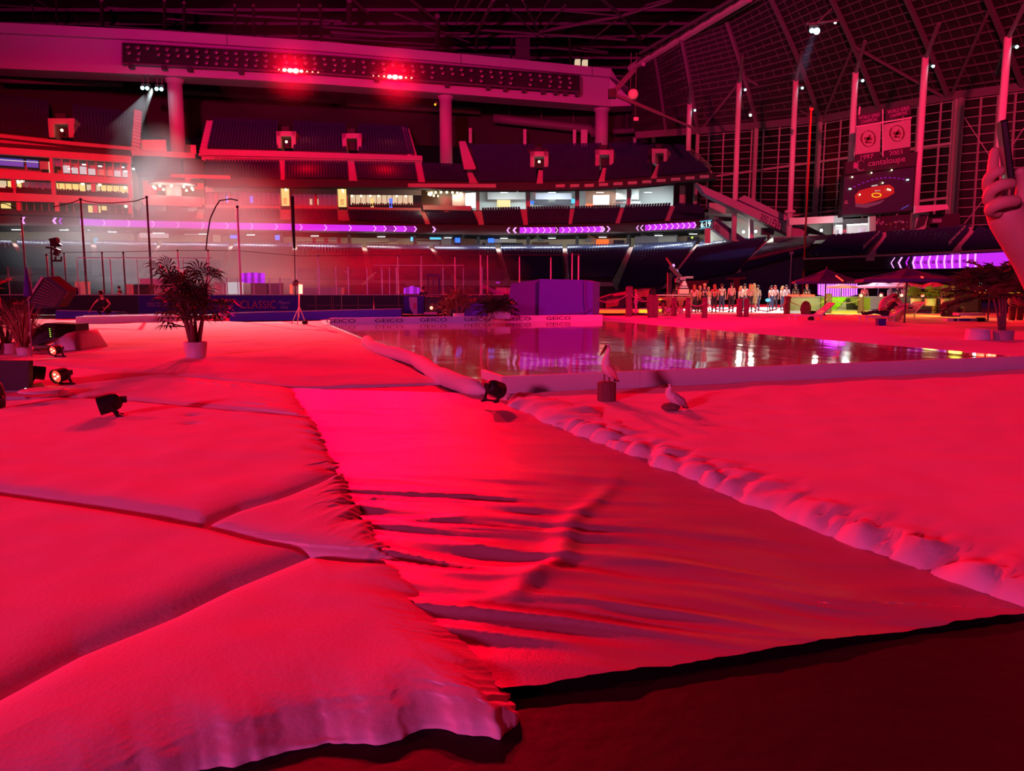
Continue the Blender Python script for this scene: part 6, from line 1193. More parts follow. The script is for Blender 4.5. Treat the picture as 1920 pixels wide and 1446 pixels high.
# ---------------------------------------------------------------- par lights and gear on the left snow
def par(loc, yaw, tilt, label, lit=False, s=1.0, on=0):
    t = thing('par_light', loc, label, 'stage light', rz=yaw); R = Matrix.Rotation(tilt, 3, 'X'); c = V((0, 0, .16 * s)); ax = R @ V((0, -1, 0))
    Q = (ax).to_track_quat('Z', 'Y').to_matrix(); mb = MB(); mb.lathe(c - ax * .10 * s, [(.05 * s, -.03 * s), (.085 * s, 0), (.10 * s, .06 * s), (.105 * s, .20 * s), (.108 * s, .21 * s), (.095 * s, .21 * s), (.09 * s, .16 * s)], 22, Q); mb.build('can', 'black', t, True, local=False)
    mb = MB(); mb.lathe(c + ax * .075 * s, [(.02 * s, .015 * s), (.09 * s, 0)], 20, Q); mb.build('lens', 'neon_red' if lit else 'black_gloss', t, local=False)
    if lit:
        for a in (0, 2.1, 4.2): mb = MB(); mb.ball(c + ax * .10 * s + Q @ V((.035 * s * cos(a), .035 * s * sin(a), 0)), .014 * s, 8, 5); mb.build('lit_lens', 'lamp_warm', t, local=False)
    for sx in (-1, 1): mb = MB(); mb.bar(V((sx * .115 * s, 0, .16 * s)), V((sx * .10 * s, .09 * s, .01 * s)), .02 * s, .035 * s); mb.bar(V((sx * .10 * s, .06 * s, .012 * s)), V((sx * .10 * s, .14 * s, .012 * s)), .03 * s); mb.build('foot', 'black', t, local=False)
    mb = MB(); mb.bar(V((-.10 * s, .1 * s, .02 * s)), V((.10 * s, .1 * s, .02 * s)), .025 * s); mb.box(c - ax * .15 * s, (.07 * s, .07 * s, .07 * s)); mb.build('yoke', 'black', t, local=False); return t
gz = lambda x, y, z=.08: G(x, y, z)
par(gz(928, 752, .10), 2.5, .35, 'black par light facing away at the corner of the rink kerb')
par(gz(206, 783), -1.1, .25, 'lone black par light lying on the near left snow sheet')
par(gz(116, 723), -.25, .15, 'glowing red par light nearest the black box at left', True)
par(gz(106, 670), -.2, .15, 'glowing red par light in front of the speaker mound', True)
par(gz(70, 718), 2.2, .2, 'dark par light right beside the black box at the left edge')
mb = MB(); mb.ball(g0(572, 611) + V((0, 0, .14)), .13, 12, 8, (1, 1, .8)); t = thing('sand_weight', g0(572, 611), 'small black round weight at the foot of the light tripod', 'weight'); mb.build('bag', 'black', t, True); mb = MB(); mb.tube([g0(572, 611) + V((-.05, 0, .22)), g0(572, 611) + V((0, 0, .3)), g0(572, 611) + V((.05, 0, .22))], .015, 6); mb.build('handle', 'black', t)
par(V((S(1003, 597, 35.8).x, 35.8, .05)), 0, .3, 'tiny black par light at the right end of the far kerb', s=.8)
# black monitor box on a stand at left edge
c = gz(10, 736, .05); t = thing('black_monitor', c, 'flat black box on a low stand cut by the left edge', 'monitor'); mb = MB()
q = [S(-60, 736, c.y), S(53, 732, c.y), S(54, 677, c.y), S(-60, 676, c.y)]; mb.hexa(q + [p + V((0, .1, 0)) for p in q]); mb.build('housing', 'black', t)
mb = MB(); mb.prism([S(x, y, c.y + .05) for x, y in ((40, 735), (64, 735), (54, 722))], (0, .3, 0)); mb.bar(S(52, 735, c.y), S(50, 745, c.y), .02); mb.bar(S(-20, 735, c.y), S(-20, 748, c.y), .02); mb.build('stand', 'black', t)
mb = MB(); mb.bar(S(46, 728.5, c.y - .01), S(49, 728.5, c.y - .01), .006); mb.build('status_lamp', 'lamp_white', t)
t = thing('curved_floor_plate', gz(60, 742), 'rounded pink-lit acrylic plate lying under the black monitor', 'plate'); mb = MB(); mb.lathe(gz(82, 742, .07), [(.30, 0), (.30, .07), (.27, .09)], 26); mb.build('plate', 'kerb_white', t); mb = MB(); mb.lathe(gz(78, 744, .16), [(.18, 0), (.18, .015)], 24); mb.build('plate_ring', 'pot_grey', t); mb = MB(); mb.box(gz(20, 745, .09), (.8, .4, .08)); mb.build('plate_slab', 'pot_grey', t)
mb = MB(); mb.ball(gz(-4, 748, .2), .14, 14, 8, (.25, 1, 1.6)); t = thing('wheel', gz(-4, 750), 'dark wheel edge at the left border', 'wheel'); mb.build('tyre', 'black', t, True); mb = MB(); mb.ball(gz(-4, 748, .2) + V((.035, 0, 0)), .04, 8, 5); mb.build('hub', 'steel_dark', t)
# speaker wedge tilted on the mound, amp rack, snow mound
t = thing('tilted_speaker', G(90, 650, .0), 'big dark red speaker cabinet tilted on the snow mound at left', 'speaker'); Y = 19.6
mb = MB(); q = [S(52, 562, Y), S(64, 572, Y), S(122, 554, Y), S(126, 546, Y), S(90, 519, Y), S(82, 521, Y)]; q = [S(x, y, Y) for x, y in ((48, 565), (60, 580), (108, 577), (127, 546), (92, 519), (80, 521))]; mb.prism(q, (.04, .38, .02)); mb.build('cabinet', 'black', t)
mb = MB()
for k in range(9):
    a = k / 8; mb.bar(S(lerp(84, 60, a), lerp(524, 566, a), Y - .02), S(lerp(122, 104, a), lerp(550, 574, a), Y - .02), .02)
mb.build('grille_bars', 'brown', t); mb = MB(); mb.tube([S(118, 556, Y), S(120, 559, Y), S(127, 550, Y), S(127, 546, Y)], .018, 6); mb.build('handle', 'brown', t); mb = MB(); mb.bar(S(80, 520, Y - .03), S(52, 563, Y - .03), .05); mb.build('edge_trim', 'stand_red', t)
t = thing('amp_rack', G(100, 650, 0), 'black amplifier rack with green level lamps behind the snow mound', 'amplifier'); Y = 18.9
mb = MB(); q = [S(x, y, Y) for x, y in ((60, 650), (142, 622), (141, 608), (85, 606), (55, 620))]; mb.prism(q, (0, .6, 0)); mb.build('cabinet', 'black', t)
for k in range(5): mb = MB(); mb.box(S(93 + k * .4, 616.5 + k * 3.7, Y - .01), (.018, .01, .018)); mb.build('level_lamp', 'led_green', t)
for k in range(2): mb = MB(); mb.box(S(101, 618.6 + k * 7.4, Y - .01), (.08, .01, .015)); mb.box(S(100.5, 616.4 + k * 7.4, Y - .01), (.02, .01, .02)); mb.build('display', 'bar_grey', t)
mb = MB(); rows = []
prof = [(0, 648), (20, 650), (45, 652), (62, 655), (78, 656), (90, 648), (105, 636), (120, 626), (135, 622), (144, 621), (149, 630), (151, 650), (150, 663)]
for dy in (0, .1, .5, .9, 1.3):
    rows.append([V((S(x, y, 18.2).x, 18.2 + dy, .02 if dy in (0, 1.3) else max(.02, S(x, y, 18.2).z * (1 if dy > .05 else .9)))) for x, y in [(-60, 640)] + prof])
mb.grid(rows); o = mb.build('snow_mound', 'batting', smooth=True); tag(o, 'white snow mound with a curved shoulder draped in front of the amplifier rack', 'snow mound')
t = thing('folded_parasol', S(52, 540, 16.5), 'folded dark violet parasol behind the left palms', 'parasol'); b = S(54, 600, 16.5); mb = MB(); mb.lathe(S(53, 556, 16.5) , [(.09, 0), (.07, .2), (.015, .62)], 10); mb.build('canopy', 'violet_dark', t, True); mb = MB(); mb.tube([V((b.x, b.y, 0)), S(53, 556, 16.5)], .015, 6); mb.build('pole', 'steel', t)
person(V((S(-20, 600, 17).x, 17, 0)), .4, 'person in red-lit clothes half hidden by the palms at the left edge', 'shirt_pink', 'cloth_dark', 'hair_dark')
# light tripod with red tubes
p = V((S(561, 608, 32).x, 32, .03)); t = thing('light_tripod', p, 'tripod with two glowing red tube lights in front of the boards', 'light stand')
mb = MB(); mb.tube([V((p.x, p.y, .35)), S(561, 530, 32)], .03, 8); mb.build('pole', 'stand_red', t)
for x in (546, 561, 574): mb = MB(); e = S(x, 604 if x != 561 else 608, 32); e.z = .05; e.y -= .3 if x == 561 else 0; mb.bar(S(561, 574, 32), e, .035); mb.build('leg', 'stand_red', t)
for x, w_ in ((546, .05), (563.5, .085)): mb = MB(); mb.tube([S(x, 533.5, 31.9), S(x, 551, 31.9)], w_, 8); mb.build('tube_lamp', 'neon_red' if x < 550 else 'lamp_red_small', t, True)
mb = MB(); mb.box(S(555, 532, 32), (.2, .2, .2)); mb.bar(S(545, 534, 32), S(564, 534, 32), .05); mb.ball(S(555, 528, 32), .08, 8, 6); mb.build('head', 'black', t)
lamp('POINT', 'red_tube_light', S(561, 542, 31.5), (1, .02, .01), 60, rad=.3)
# crouching person at the boards
cr = dict(pel=(0, .1, .42), wst=(0, .0, .55), chs=(0, -.12, .80), nk=(0, -.2, 1.0), hd0=(.0, -.24, 1.08), hd1=(0, -.27, 1.17), top=(0, -.27, 1.25), shL=(-.18, -.16, .93), elL=(-.36, -.28, .70), wrL=(-.42, -.5, .42), haL=(-.43, -.55, .34), shR=(.18, -.16, .93), elR=(.42, -.22, .70), wrR=(.30, -.48, .44), haR=(.28, -.53, .37),
          hpL=(-.1, .08, .40), knL=(-.2, -.34, .48), anL=(-.17, -.05, .1), toL=(-.18, -.2, .04), hpR=(.1, .08, .40), knR=(.2, -.30, .50), anR=(.16, -.05, .1), toR=(.18, -.2, .04))
person(V((S(199, 596, 39.6).x, 39.6, .02)), -.15, 'person in a black sleeveless top crouching with hands reaching down in front of the boards', 'shirt_black', 'cloth_dark', 'hair_dark', pose=cr, h=1.85, sleeves=False, hat='black')
# ---------------------------------------------------------------- bird figures beside the rink
def pelican(loc, label, yaw, pile, s=1.0, up=True):
    t = thing('bird_figure', loc, label, 'bird figure', rz=yaw); b0 = .30 * s if up else .10 * s
    if pile:
        mb = MB(); mb.lathe((0, 0, 0), [(.115 * s, 0), (.118 * s, .02), (.112 * s, .16 * s), (.118 * s, .24 * s), (.09 * s, .25 * s)], 14); [mb.box((.1 * s * cos(a), .1 * s * sin(a), .12 * s), (.035, .035, .23 * s), rz=a) for a in (0, .8, 1.6, 2.4, 3.2, 4, 4.8, 5.6)]; mb.build('stump', 'piling', t, local=False); b0 = .30 * s
        mb = MB(); [mb.tube([V((x, 0, .24 * s)), V((x, .01, b0 + .04))], .012, 6) for x in (-.03, .03)]; mb.build('legs', 'brown', t, local=False)
    else:
        mb = MB(); mb.ball((0, 0, .05), .10 * s, 14, 8, (1.15, 1, .5)); mb.build('stump', 'piling', t, local=False)
    B = [((.10, .03, b0 - .02), .02), ((.05, .02, b0 + .05), .07), ((0, 0, b0 + .13), .085), ((-.02, -.01, b0 + .22), .055), ((.0, -.02, b0 + .29), .03), ((.015, -.02, b0 + .35), .027), ((.01, -.03, b0 + .40), .035), ((-.015, -.04, b0 + .41), .028)] if up else [((.16, .02, .06), .02), ((.12, .01, .10), .06), ((.03, 0, .16), .085), ((-.04, 0, .21), .05), ((-.02, -.01, .27), .03), ((-.01, -.01, .30), .036), ((-.05, -.02, .305), .028)]
    skin('body', [(V(p) * 1, r * s) for p, r in B], [(i, i + 1) for i in range(len(B) - 1)], 'white', t, 2)
    h = V(B[-1][0]); e = h + (V((-.09, -.04, -.13)) if up else V((-.12, -.02, .0))) * s; mb = MB(); mb.tube([h, h.lerp(e, .5) + V((0, 0, -.012)), e], [.022 * s, .02 * s, .006 * s], 8); mb.build('beak', 'brown', t, True, local=False)
    mb = MB(); mb.ball(V(B[-2][0]) + V((0, -.035, .0)), .007, 6, 4); mb.build('eye', 'eye', t, local=False)
    for sy in (-1, 1):
        mb = MB(); a = V(B[2][0]) + V((0, sy * .07, .03)) * s; tip = V(B[0][0]) + V((.04, sy * .03, -.02)) * s; mb.tube([a, a.lerp(tip, .5) + V((0, sy * .02, .01)), tip], [.03 * s, .045 * s, .01 * s], 8); mb.build('wing', 'pot_grey' if not up else 'shirt_pink', t, True, local=False)
    mb = MB(); mb.tube([V(B[0][0]), V(B[0][0]) + V((.06, 0, -.03)) * s], [.03 * s, .012 * s], 6); mb.build('tail', 'black', t, True, local=False)
    return t
pelican(gz(1137, 752, .09), 'upright pelican figure with long down-turned beak on a wooden stump against the rink kerb', 0, True, 1.0); pelican(gz(1257, 771, .09), 'small crouching pelican figure on a dark base lying out on the snow', .1, False, 1.0, False)
# ---------------------------------------------------------------- rope fence of wooden pilings
posts = [(1115, 598, 12, 46, 'rope post at the right end of the violet box'), (1179, 597, 13, 58, 'thick rope post between the yellow tilted signs'), (1220, 598, 13, 44, 'left post of the close pair by the yellow lit edge'), (1228, 598, 11, 42, 'right post of the close pair by the yellow lit edge'), (1243, 590, 6, 22, 'thin short rope post left of the dry grass'), (1263, 596, 10, 36, 'rope post between the two dry grasses'), (1289, 599, 9, 39, 'rope post left of the red-haired person'), (1321, 599, 11, 39, 'rope post in front of the person in the dark jacket'), (1386, 597, 11, 36, 'left post of the pair in front of the crowd'), (1399, 597, 10, 36, 'right post of the pair in front of the crowd'), (1475, 591, 12, 34, 'rope post at the left end of the grey bar counter'), (1552, 590, 12, 38, 'rope post on the lime-lit counter, left one'), (1613, 590, 10, 38, 'rope post on the lime-lit counter, right one'), (1652, 584, 8, 34, 'rope post hidden behind the seated person'), (1751, 590, 8, 32, 'lime-lit rope post beside the bushes')]
PP = []
for i, (x, y, w_, h_, lab) in enumerate(posts):
    b = G(x, y); r = w_ / 2 / F * b.y; hh = h_ / F * b.y; t = thing('rope_post', b, lab, 'post'); mb = MB(); rr = random.Random(i)
    mb.tube([b + V((rr.uniform(-.02, .02), 0, hh * k / 5)) for k in range(6)], [r * (1 + rr.uniform(-.1, .12)) for k in range(6)], 10); mb.build('piling', 'piling' if i != 14 else 'lime_dull', t, True)  # lime light on the last post is put into its colour
    mb = MB(); mb.lathe(b + V((0, 0, hh - .06)), [(r * 1.05, 0), (r * 1.05, .06), (r * .6, .1)], 10); mb.build('cap', 'piling', t); PP.append((b, hh))
RL_ = ['below the lower yellow sign', 'below the upper yellow sign', 'in front of the yellow lantern', 'between the two dry grasses', 'left of the red-haired person', 'in front of the red-haired person', 'in front of the pink-shirted person', 'in front of the blue lamp and lone pair', 'in front of the beanbag', 'in front of the stepped lime counter', 'in front of the lime bushes']
for n_, (i, j) in enumerate(((0, 1), (1, 2), (3, 4), (4, 5), (5, 6), (6, 7), (7, 8), (9, 10), (10, 11), (11, 12), (13, 14))):
    (a, ha), (b, hb_) = PP[i], PP[j]; A, B = a + V((0, -.1, ha * .82)), b + V((0, -.1, hb_ * .82)); sag = .1 + .11 * (B - A).length; t = MB()
    t.tube([A.lerp(B, k / 10) - V((0, 0, min(sag, .55) * 4 * (k / 10) * (1 - k / 10))) for k in range(11)], .03, 5)
    o = t.build('sagging_rope', 'rope', smooth=True); tag(o, 'sagging tan rope between two wooden posts ' + RL_[n_], 'rope')
# ---------------------------------------------------------------- lit floor, crowd and DJ table
fl = MB().prism([V(q) for q in ((8.6, 41.7, .08), (18.2, 43.6, .08), (23, 47.5, .08), (27, 60, .08), (32, 74, .08), (18, 74, .08), (13, 53, .08), (8, 53, .08))], (0, 0, -.08)).build('dance_floor', 'white'); tag(fl, 'white dance floor lit bright cyan-white under the crowd', 'floor')
lamp('SPOT', 'white_floor_light', (19, 58, 15), (.62, 1, 1), 32000, (19.5, 55, 0), 60, .4, .3)
lamp('SPOT', 'warm_floor_light', (11.5, 40, 9), (1, .9, .62), 1500, (13, 49, 1), 45, .5, .3)
def pp(px, Y): return V((S(px, 570, Y).x, Y, .08))
folk = [(1301, 47.6, 3.0, 'person with long red hair, red-pink top and black trousers behind the rope', dict(top='shirt_pink', bottom='cloth_dark', hair='hair_red', long=True), 1.68), (1312, 49.5, 2.6, 'person in a pale tan top right of the red-haired person', dict(top='cloth_tan', bottom='cloth_dark', hair='hair_blond'), 1.62), (1320, 48.2, 3.4, 'person in a dark green jacket behind a rope post', dict(top='cloth_dark', bottom='cloth_dark', hair='hair_blond'), 1.76), (1328, 51, 0.2, 'short person with light hair behind the dark jacket', dict(top='cloth_tan', bottom='white', hair='hair_blond'), 1.55),
        (1339, 47.8, 3.1, 'person with long auburn hair and a bright red top', dict(top='shirt_red', bottom='cloth_dark', hair='hair_red', long=True, skinm='skin'), 1.70), (1353, 50, 2.9, 'dark-haired person in a white sleeveless top and jeans', dict(top='shirt_white', bottom='jeans', hair='hair_dark', sleeves=False), 1.74), (1371, 48.6, 3.2, 'broad person in a pink shirt and dark trousers, back turned', dict(top='shirt_pink', bottom='cloth_dark', hair='hair_dark', w=1.15), 1.78), (1389, 50.5, .5, 'person in a white blouse left of the taller blonde', dict(top='shirt_white', bottom='cloth_dark', hair='hair_blond', long=True), 1.60), (1396, 51.5, .2, 'person in a white shirt with raised hair behind the blouse', dict(top='shirt_white', bottom='jeans', hair='hair_dark'), 1.74),
        (1406, 48.4, 3.0, 'person in a pink top and black trousers right of the post pair', dict(top='shirt_pink', bottom='cloth_dark', hair='hair_blond', long=True), 1.72), (1413, 49.6, 2.8, 'blonde person in a long mustard coat', dict(top='cloth_tan', bottom='cloth_dark', hair='hair_blond', dress=True, long=True), 1.76), (1420, 51, 3.3, 'slim person in a grey top at the right end of the main group', dict(top='concrete', bottom='jeans', hair='hair_dark'), 1.66), (1446, 53, .3, 'person in a white top and jeans standing alone left of the blue lamp', dict(top='shirt_white', bottom='jeans', hair='hair_dark', long=True), 1.64), (1452.5, 53.6, -.4, 'person in a white top with brown hair right beside the lone pair', dict(top='shirt_white', bottom='cloth_dark', hair='hair_red', long=True), 1.66), (1467, 52.5, .4, 'blonde person in a white shirt near the grey bar counter', dict(top='shirt_white', bottom='jeans', hair='hair_blond', long=True), 1.62), (1473.5, 53.2, -.2, 'person in a white shirt with dark hair nearest the grey bar counter', dict(top='shirt_white', bottom='jeans', hair='hair_dark'), 1.68), (1491, 51, .1, 'bartender in dark clothes behind the grey bar counter', dict(top='shirt_black', bottom='cloth_dark', hair='hair_dark', skinm='skin_dark'), 1.72)]
for px, Y, rz, lab, kw, h in folk: person(pp(px, Y), rz, lab, h=h, **kw)
# blue lamp ball behind the rope
t = thing('blue_lamp', pp(1440, 48), 'small glowing cyan lamp on a thin stand between the standing groups', 'lamp'); c = S(1440, 563, 48); mb = MB(); mb.ball(c, .13, 10, 7, (1.3, 1, .8)); mb.build('globe', 'screen_cyan', t); mb = MB(); mb.bar(c, V((c.x, c.y, .08)), .04); mb.build('stand', 'steel_dark', t)
# dj table with gear
t = thing('dj_table', pp(1262, 48.5), 'long white table with sound gear left of the crowd', 'table'); A, B = S(1232, 554, 48.5), S(1296, 553, 48.5); mb = MB(); mb.box((A + B) / 2, (B.x - A.x, .8, .06)); mb.build('table_top', 'white', t)
for x in (1234, 1262, 1294): mb = MB(); q = S(x, 554, 48.3); mb.bar(q, V((q.x, q.y, .08)), .05); mb.build('leg', 'white', t)
mb = MB(); q = S(1262, 560, 48.4); mb.box(q, (2.0, .05, .2)); mb.build('front_cloth', 'cloth_tan', t)
t = thing('camera_crane', S(1282, 530, 48), 'white camera crane head with stacked boxes on the table and a long arm rising left', 'camera crane')
for x0, y0, x1, y1, m in ((1276, 537, 1290, 540, 'cool_wall'), (1279, 531, 1288, 536, 'white'), (1274, 542, 1292, 551, 'ivory'), (1281, 527, 1286, 531, 'white'), (1286, 518, 1300, 522, 'concrete'), (1272, 519, 1286, 525, 'steel'), (1268, 522, 1275, 530, 'steel_dark')): mb = MB(); bq(mb, x0, y0, x1, y1, 48.2, .5); mb.build('housing', m, t)
mb = MB(); mb.bar(S(1276, 520, 48.2), S(1250, 484, 52), .12); mb.bar(S(1276, 520, 48.2), S(1257, 500, 49), .2); mb.build('crane_arm', 'steel_dark', t)
for a, b in (((1262, 495.5), (1264.5, 499.5)), ((1268, 506), (1271, 511))): mb = MB(); mb.bar(S(*a, 48.9), S(*b, 48.9), .1); mb.build('arm_lamp', 'led_white', t)
crate('dark_speaker', 1253, 512, 1260, 530, 49.5, 'black', 'black speaker on a stand above the table left of the crane', 'speaker', .4); mb = MB(); q = S(1256.5, 530, 49.7); mb.bar(q, V((q.x, q.y, .08)), .08); tag(mb.build('speaker_stand', 'steel_dark'), 'thin stand under the black speaker left of the crane', 'stand')
person(pp(1268, 50), 0, 'person in black working behind the white table', 'shirt_black', 'cloth_dark', 'hair_dark', skinm='skin_dark', h=1.7)
# tilted yellow signs, orange lit stage edge and black gear at x 1120-1240
def edge(x0, x1, y, m, lab, name='lit_stage_edge', Y=44.6): t = thing(name, pp((x0 + x1) / 2, Y) - V((0, 0, .06)), lab, 'lit edge'); mb = MB(); bq(mb, x0, y - 3, x1, y + 3.4, Y, .15); mb.build('led_strip', m, t); mb = MB(); bq(mb, x0, y - 5.5, x1, y - 3, Y + .02, .4); mb.build('cap', 'stand_red', t)
edge(1121, 1173, 584, 'led_orange', 'orange glowing stage edge under the left yellow sign'); edge(1199, 1214, 583.5, 'led_yellow', 'yellow glowing stage edge left of the close post pair'); edge(1232, 1241, 583, 'led_yellow', 'short yellow glowing edge right of the close post pair'); 
for pts, lab, tx in ((((1136, 577), (1158, 573.5), (1161, 559.5), (1138, 563)), 'tilted yellow sign with dark letters, lower left one', None), (((1193, 559), (1215, 556), (1216.5, 543), (1191, 549)), 'tilted yellow sign with dark letters, upper right one', None)):
    t = thing('tilted_sign', S(*pts[0], 45.5), lab, 'sign'); mb = MB(); q = [S(*p, 45.5) for p in pts]; mb.hexa(q + [p + V((0, .08, 0)) for p in q]); mb.build('panel', 'print_red', t)
    mb = MB(); 
    for a, b in zip(q, q[1:] + q[:1]): mb.bar(a - V((0, .02, 0)), b - V((0, .02, 0)), .05, .05)
    for k in range(1, 5):
        a, b = q[0].lerp(q[1], k / 5), q[3].lerp(q[2], k / 5); mb.bar(a - V((0, .03, 0)), b - V((0, .03, 0)), .035); c_ = a.lerp(b, .5); mb.bar(a.lerp(b, .2) - V((.1, .03, 0)), a.lerp(b, .8) + V((-.25, -.03, 0)), .04)
    mb.build('sign_strokes', 'led_yellow' if 0 else 'lime_dull', t)
t = thing('red_vehicle_deck', pp(1155, 46), 'dark red sloping deck behind the tilted signs', 'deck'); mb = MB(); mb.prism([S(x, y, 46.2) for x, y in ((1116, 580), (1218, 579), (1218, 541), (1190, 546), (1150, 552), (1118, 562))], (0, 2, 0)); mb.build('deck_body', 'stand_dark', t); mb = MB(); mb.prism([S(x, y, 46.1) for x, y in ((1150, 556), (1177, 552), (1177, 546), (1150, 551))], (0, .1, 0)); mb.build('panel', 'print_red', t)
t = thing('black_drum', S(1222, 548, 45.8), 'black rounded drum behind the upper yellow sign', 'drum'); mb = MB(); mb.ball(S(1222, 549, 45.8), .24, 12, 8, (1, 1, 1.2)); mb.build('shell', 'black', t, True); mb = MB(); mb.ball(S(1206, 566, 45.3), .27, 12, 8, (1, .8, 1.1)); mb.build('shell', 'black', t, True); mb = MB(); mb.tube([S(1214, 558, 45.3), S(1212, 566, 45.2), S(1214, 574, 45.2)], .03, 6); mb.build('cable_loop', 'rope', t)
t = thing('yellow_lantern', S(1236, 563, 45), 'small yellow lit lantern right of the close post pair', 'lantern'); mb = MB(); bq(mb, 1230, 560.5, 1241, 562.5, 45, .2); mb.build('cap', 'led_yellow', t); mb = MB(); mb.lathe(S(1236, 569, 45), [(.06, 0), (.12, .15), (.09, .2)], 10); mb.build('glass_body', 'lime_dull', t)
for x, lab, m in ((1192, 'pink-lit rider figure on a small bike between the posts', 'shirt_pink'),):
    person(V((S(x, 590, 43.5).x, 43.5, .05)), 1.3, lab, m, 'print_pink', 'hair_red', h=1.45, pose=dict(chs=(0, -.05, 1.22), elL=(-.24, -.14, 1.15), wrL=(-.2, -.34, 1.08), haL=(-.2, -.42, 1.06), elR=(.24, -.14, 1.15), wrR=(.2, -.34, 1.08), haR=(.2, -.42, 1.06)))
# ---------------------------------------------------------------- umbrellas
def umbrella(px, ya, x0, x1, ye, Y, m, lab, nrib=8, pole=True):
    a = S(px, ya, Y); r = (x1 - x0) / 2 / F * Y; e = S((x0 + x1) / 2, ye, Y); t = thing('umbrella', (a.x, Y, 0), lab, 'umbrella'); z1, z0 = a.z, e.z
    for k in range(nrib):
        t0, t1 = 2 * pi * k / nrib + .2, 2 * pi * (k + 1) / nrib + .2; p0, p1 = V((a.x + r * cos(t0), Y + r * sin(t0), z0)), V((a.x + r * cos(t1), Y + r * sin(t1), z0)); ap = V((a.x, Y, z1)); mid = (p0 + p1) / 2 + V((0, 0, .04)); mb = MB()
        m0, m1 = ap.lerp(p0, .5) - V((0, 0, .04 * r)), ap.lerp(p1, .5) - V((0, 0, .04 * r)); dn = V((0, 0, -.02)); mb.face(ap, m0, m1); mb.face(m0, p0, p1, m1); mb.face(p0, p0 + V((0, 0, -.12)), p1 + V((0, 0, -.12)), p1); mb.build('canopy_panel', m, t)
        mb = MB(); mb.bar(ap + V((0, 0, -.06)), p0 + V((0, 0, -.03)), .03); mb.build('rib', 'steel_dark', t)
    mb = MB(); mb.tube([(a.x, Y, 0), (a.x, Y, z1 + .12)], .035, 8); mb.build('pole', 'steel_dark', t, True); mb = MB(); mb.lathe((a.x, Y, 0), [(.3, 0), (.3, .06), (.06, .1)], 14); mb.build('base', 'black', t); return t
umbrella(1550, 504, 1488, 1612, 528, 42, 'umbrella', 'dark purple umbrella, leftmost of the three large ones'); umbrella(1702, 502, 1612, 1792, 524, 33, 'umbrella', 'large dark purple umbrella, middle of the three'); umbrella(1860, 497, 1768, 1950, 524, 35, 'umbrella', 'dark purple umbrella behind the right palm')
umbrella(1648, 527, 1596, 1690, 537, 52, 'umbrella_pink', 'pale pink umbrella right of the violet column screen'); umbrella(1690, 525, 1640, 1745, 537, 54, 'umbrella_pink', 'pale pink umbrella under the middle dark one'); umbrella(1750, 528, 1712, 1800, 538, 53, 'umbrella_pink', 'pale pink umbrella above the lime bushes'); umbrella(1578, 531, 1546, 1602, 537, 48, 'umbrella_pink', 'small red-pink umbrella in front of the violet column screen')
for (a, b, Y, lab) in (((1567, 517), (1582, 528), 41.2, 'slanting neon red tube on the left purple umbrella'), ((1727, 519), (1733, 522), 32.5, 'short neon red tube on the middle purple umbrella')):
    t = thing('neon_tube', S(*a, Y), lab, 'neon tube'); mb = MB(); mb.tube([S(*a, Y - 1.2), S(*b, Y - 1.2)], .035, 8); mb.build('tube', 'neon_red', t); mb = MB(); mb.box(S(*b, Y - 1.2), (.08, .08, .08)); mb.build('end_cap', 'black', t)
# violet column screen
t = thing('violet_column_screen', S(1570, 546, 56), 'wide curved violet LED screen of vertical bars behind the left umbrella', 'screen')
for k in range(17):
    u = k / 16; x = lerp(1537, 1606, u); dy = 5 * sin(pi * u); mb = MB(); bq(mb, x - 1.9, 529, x + 1.9, 553 + dy, 56 - dy * .2, .2); mb.build('led_panel', 'led_violet_dim' if k % 2 else 'led_violet', t)
    mb = MB(); bq(mb, x - .45, 529, x + .45, 553 + dy, 55.95 - dy * .2, .05); mb.build('bar_line', 'led_white', t)
lamp('POINT', 'violet_screen_glow', S(1570, 545, 53.5), (.6, .03, 1), 250, rad=1)
# bar counters
def counter(x0, x1, y0, y1, Y, m, lab, name='bar_counter', d=.8):
    p = S((x0 + x1) / 2, y1, Y); t = thing(name, (p.x, p.y, 0), lab, 'bar counter'); q = [S(x0, y1, Y), S(x1, y1, Y), S(x1, y0, Y), S(x0, y0, Y)]; mb = MB(); mb.hexa(q + [v + V((0, d, 0)) for v in q]); mb.build('front', m, t); mb = MB(); q = [q[3], q[2], q[2] + V((.05, 0, .06)), q[3] + V((-.05, 0, .06))]; mb.hexa([v - V((0, .1, 0)) for v in q] + [v + V((0, d, 0)) for v in q]); mb.build('counter_top', 'bar_grey', t); return t
t = counter(1481, 1538, 558, 584, 47, 'bar_grey', 'grey bar counter with a glowing red strip on top'); 
for a, b in ((1477, 1498), (1501, 1527)): mb = MB(); mb.bar(S(a, 554, 46.8), S(b, 554, 46.8), .1); mb.build('red_strip', 'neon_red', t)
edge(1481, 1500, 586.5, 'lamp_white' if 0 else 'win_white', 'white glowing foot of the grey bar counter', 'lit_counter_foot', 46.7)
t = counter(1539, 1632, 558, 583, 47.2, 'lime_dull', 'lime-green lit bar counter with dark stepped shapes'); 
def lq(pts, m, name, Y=47.0): mb = MB(); mb.prism([S(x, y, Y) for x, y in pts], (0, .08, 0)); mb.build(name, m, t)
lq([(1560, 558), (1588, 558), (1577, 570), (1574, 575), (1566, 582), (1558, 582)], 'lime', 'bright_cloth'); lq([(1590, 560), (1594, 560), (1594, 565), (1598, 565), (1598, 569), (1604, 569), (1604, 573), (1609, 573), (1609, 583), (1580, 583), (1574, 578), (1584, 568)], 'black', 'stepped_shape'); lq([(1568, 582), (1586, 564), (1587, 583)], 'bar_grey', 'grey_shape', 46.95)
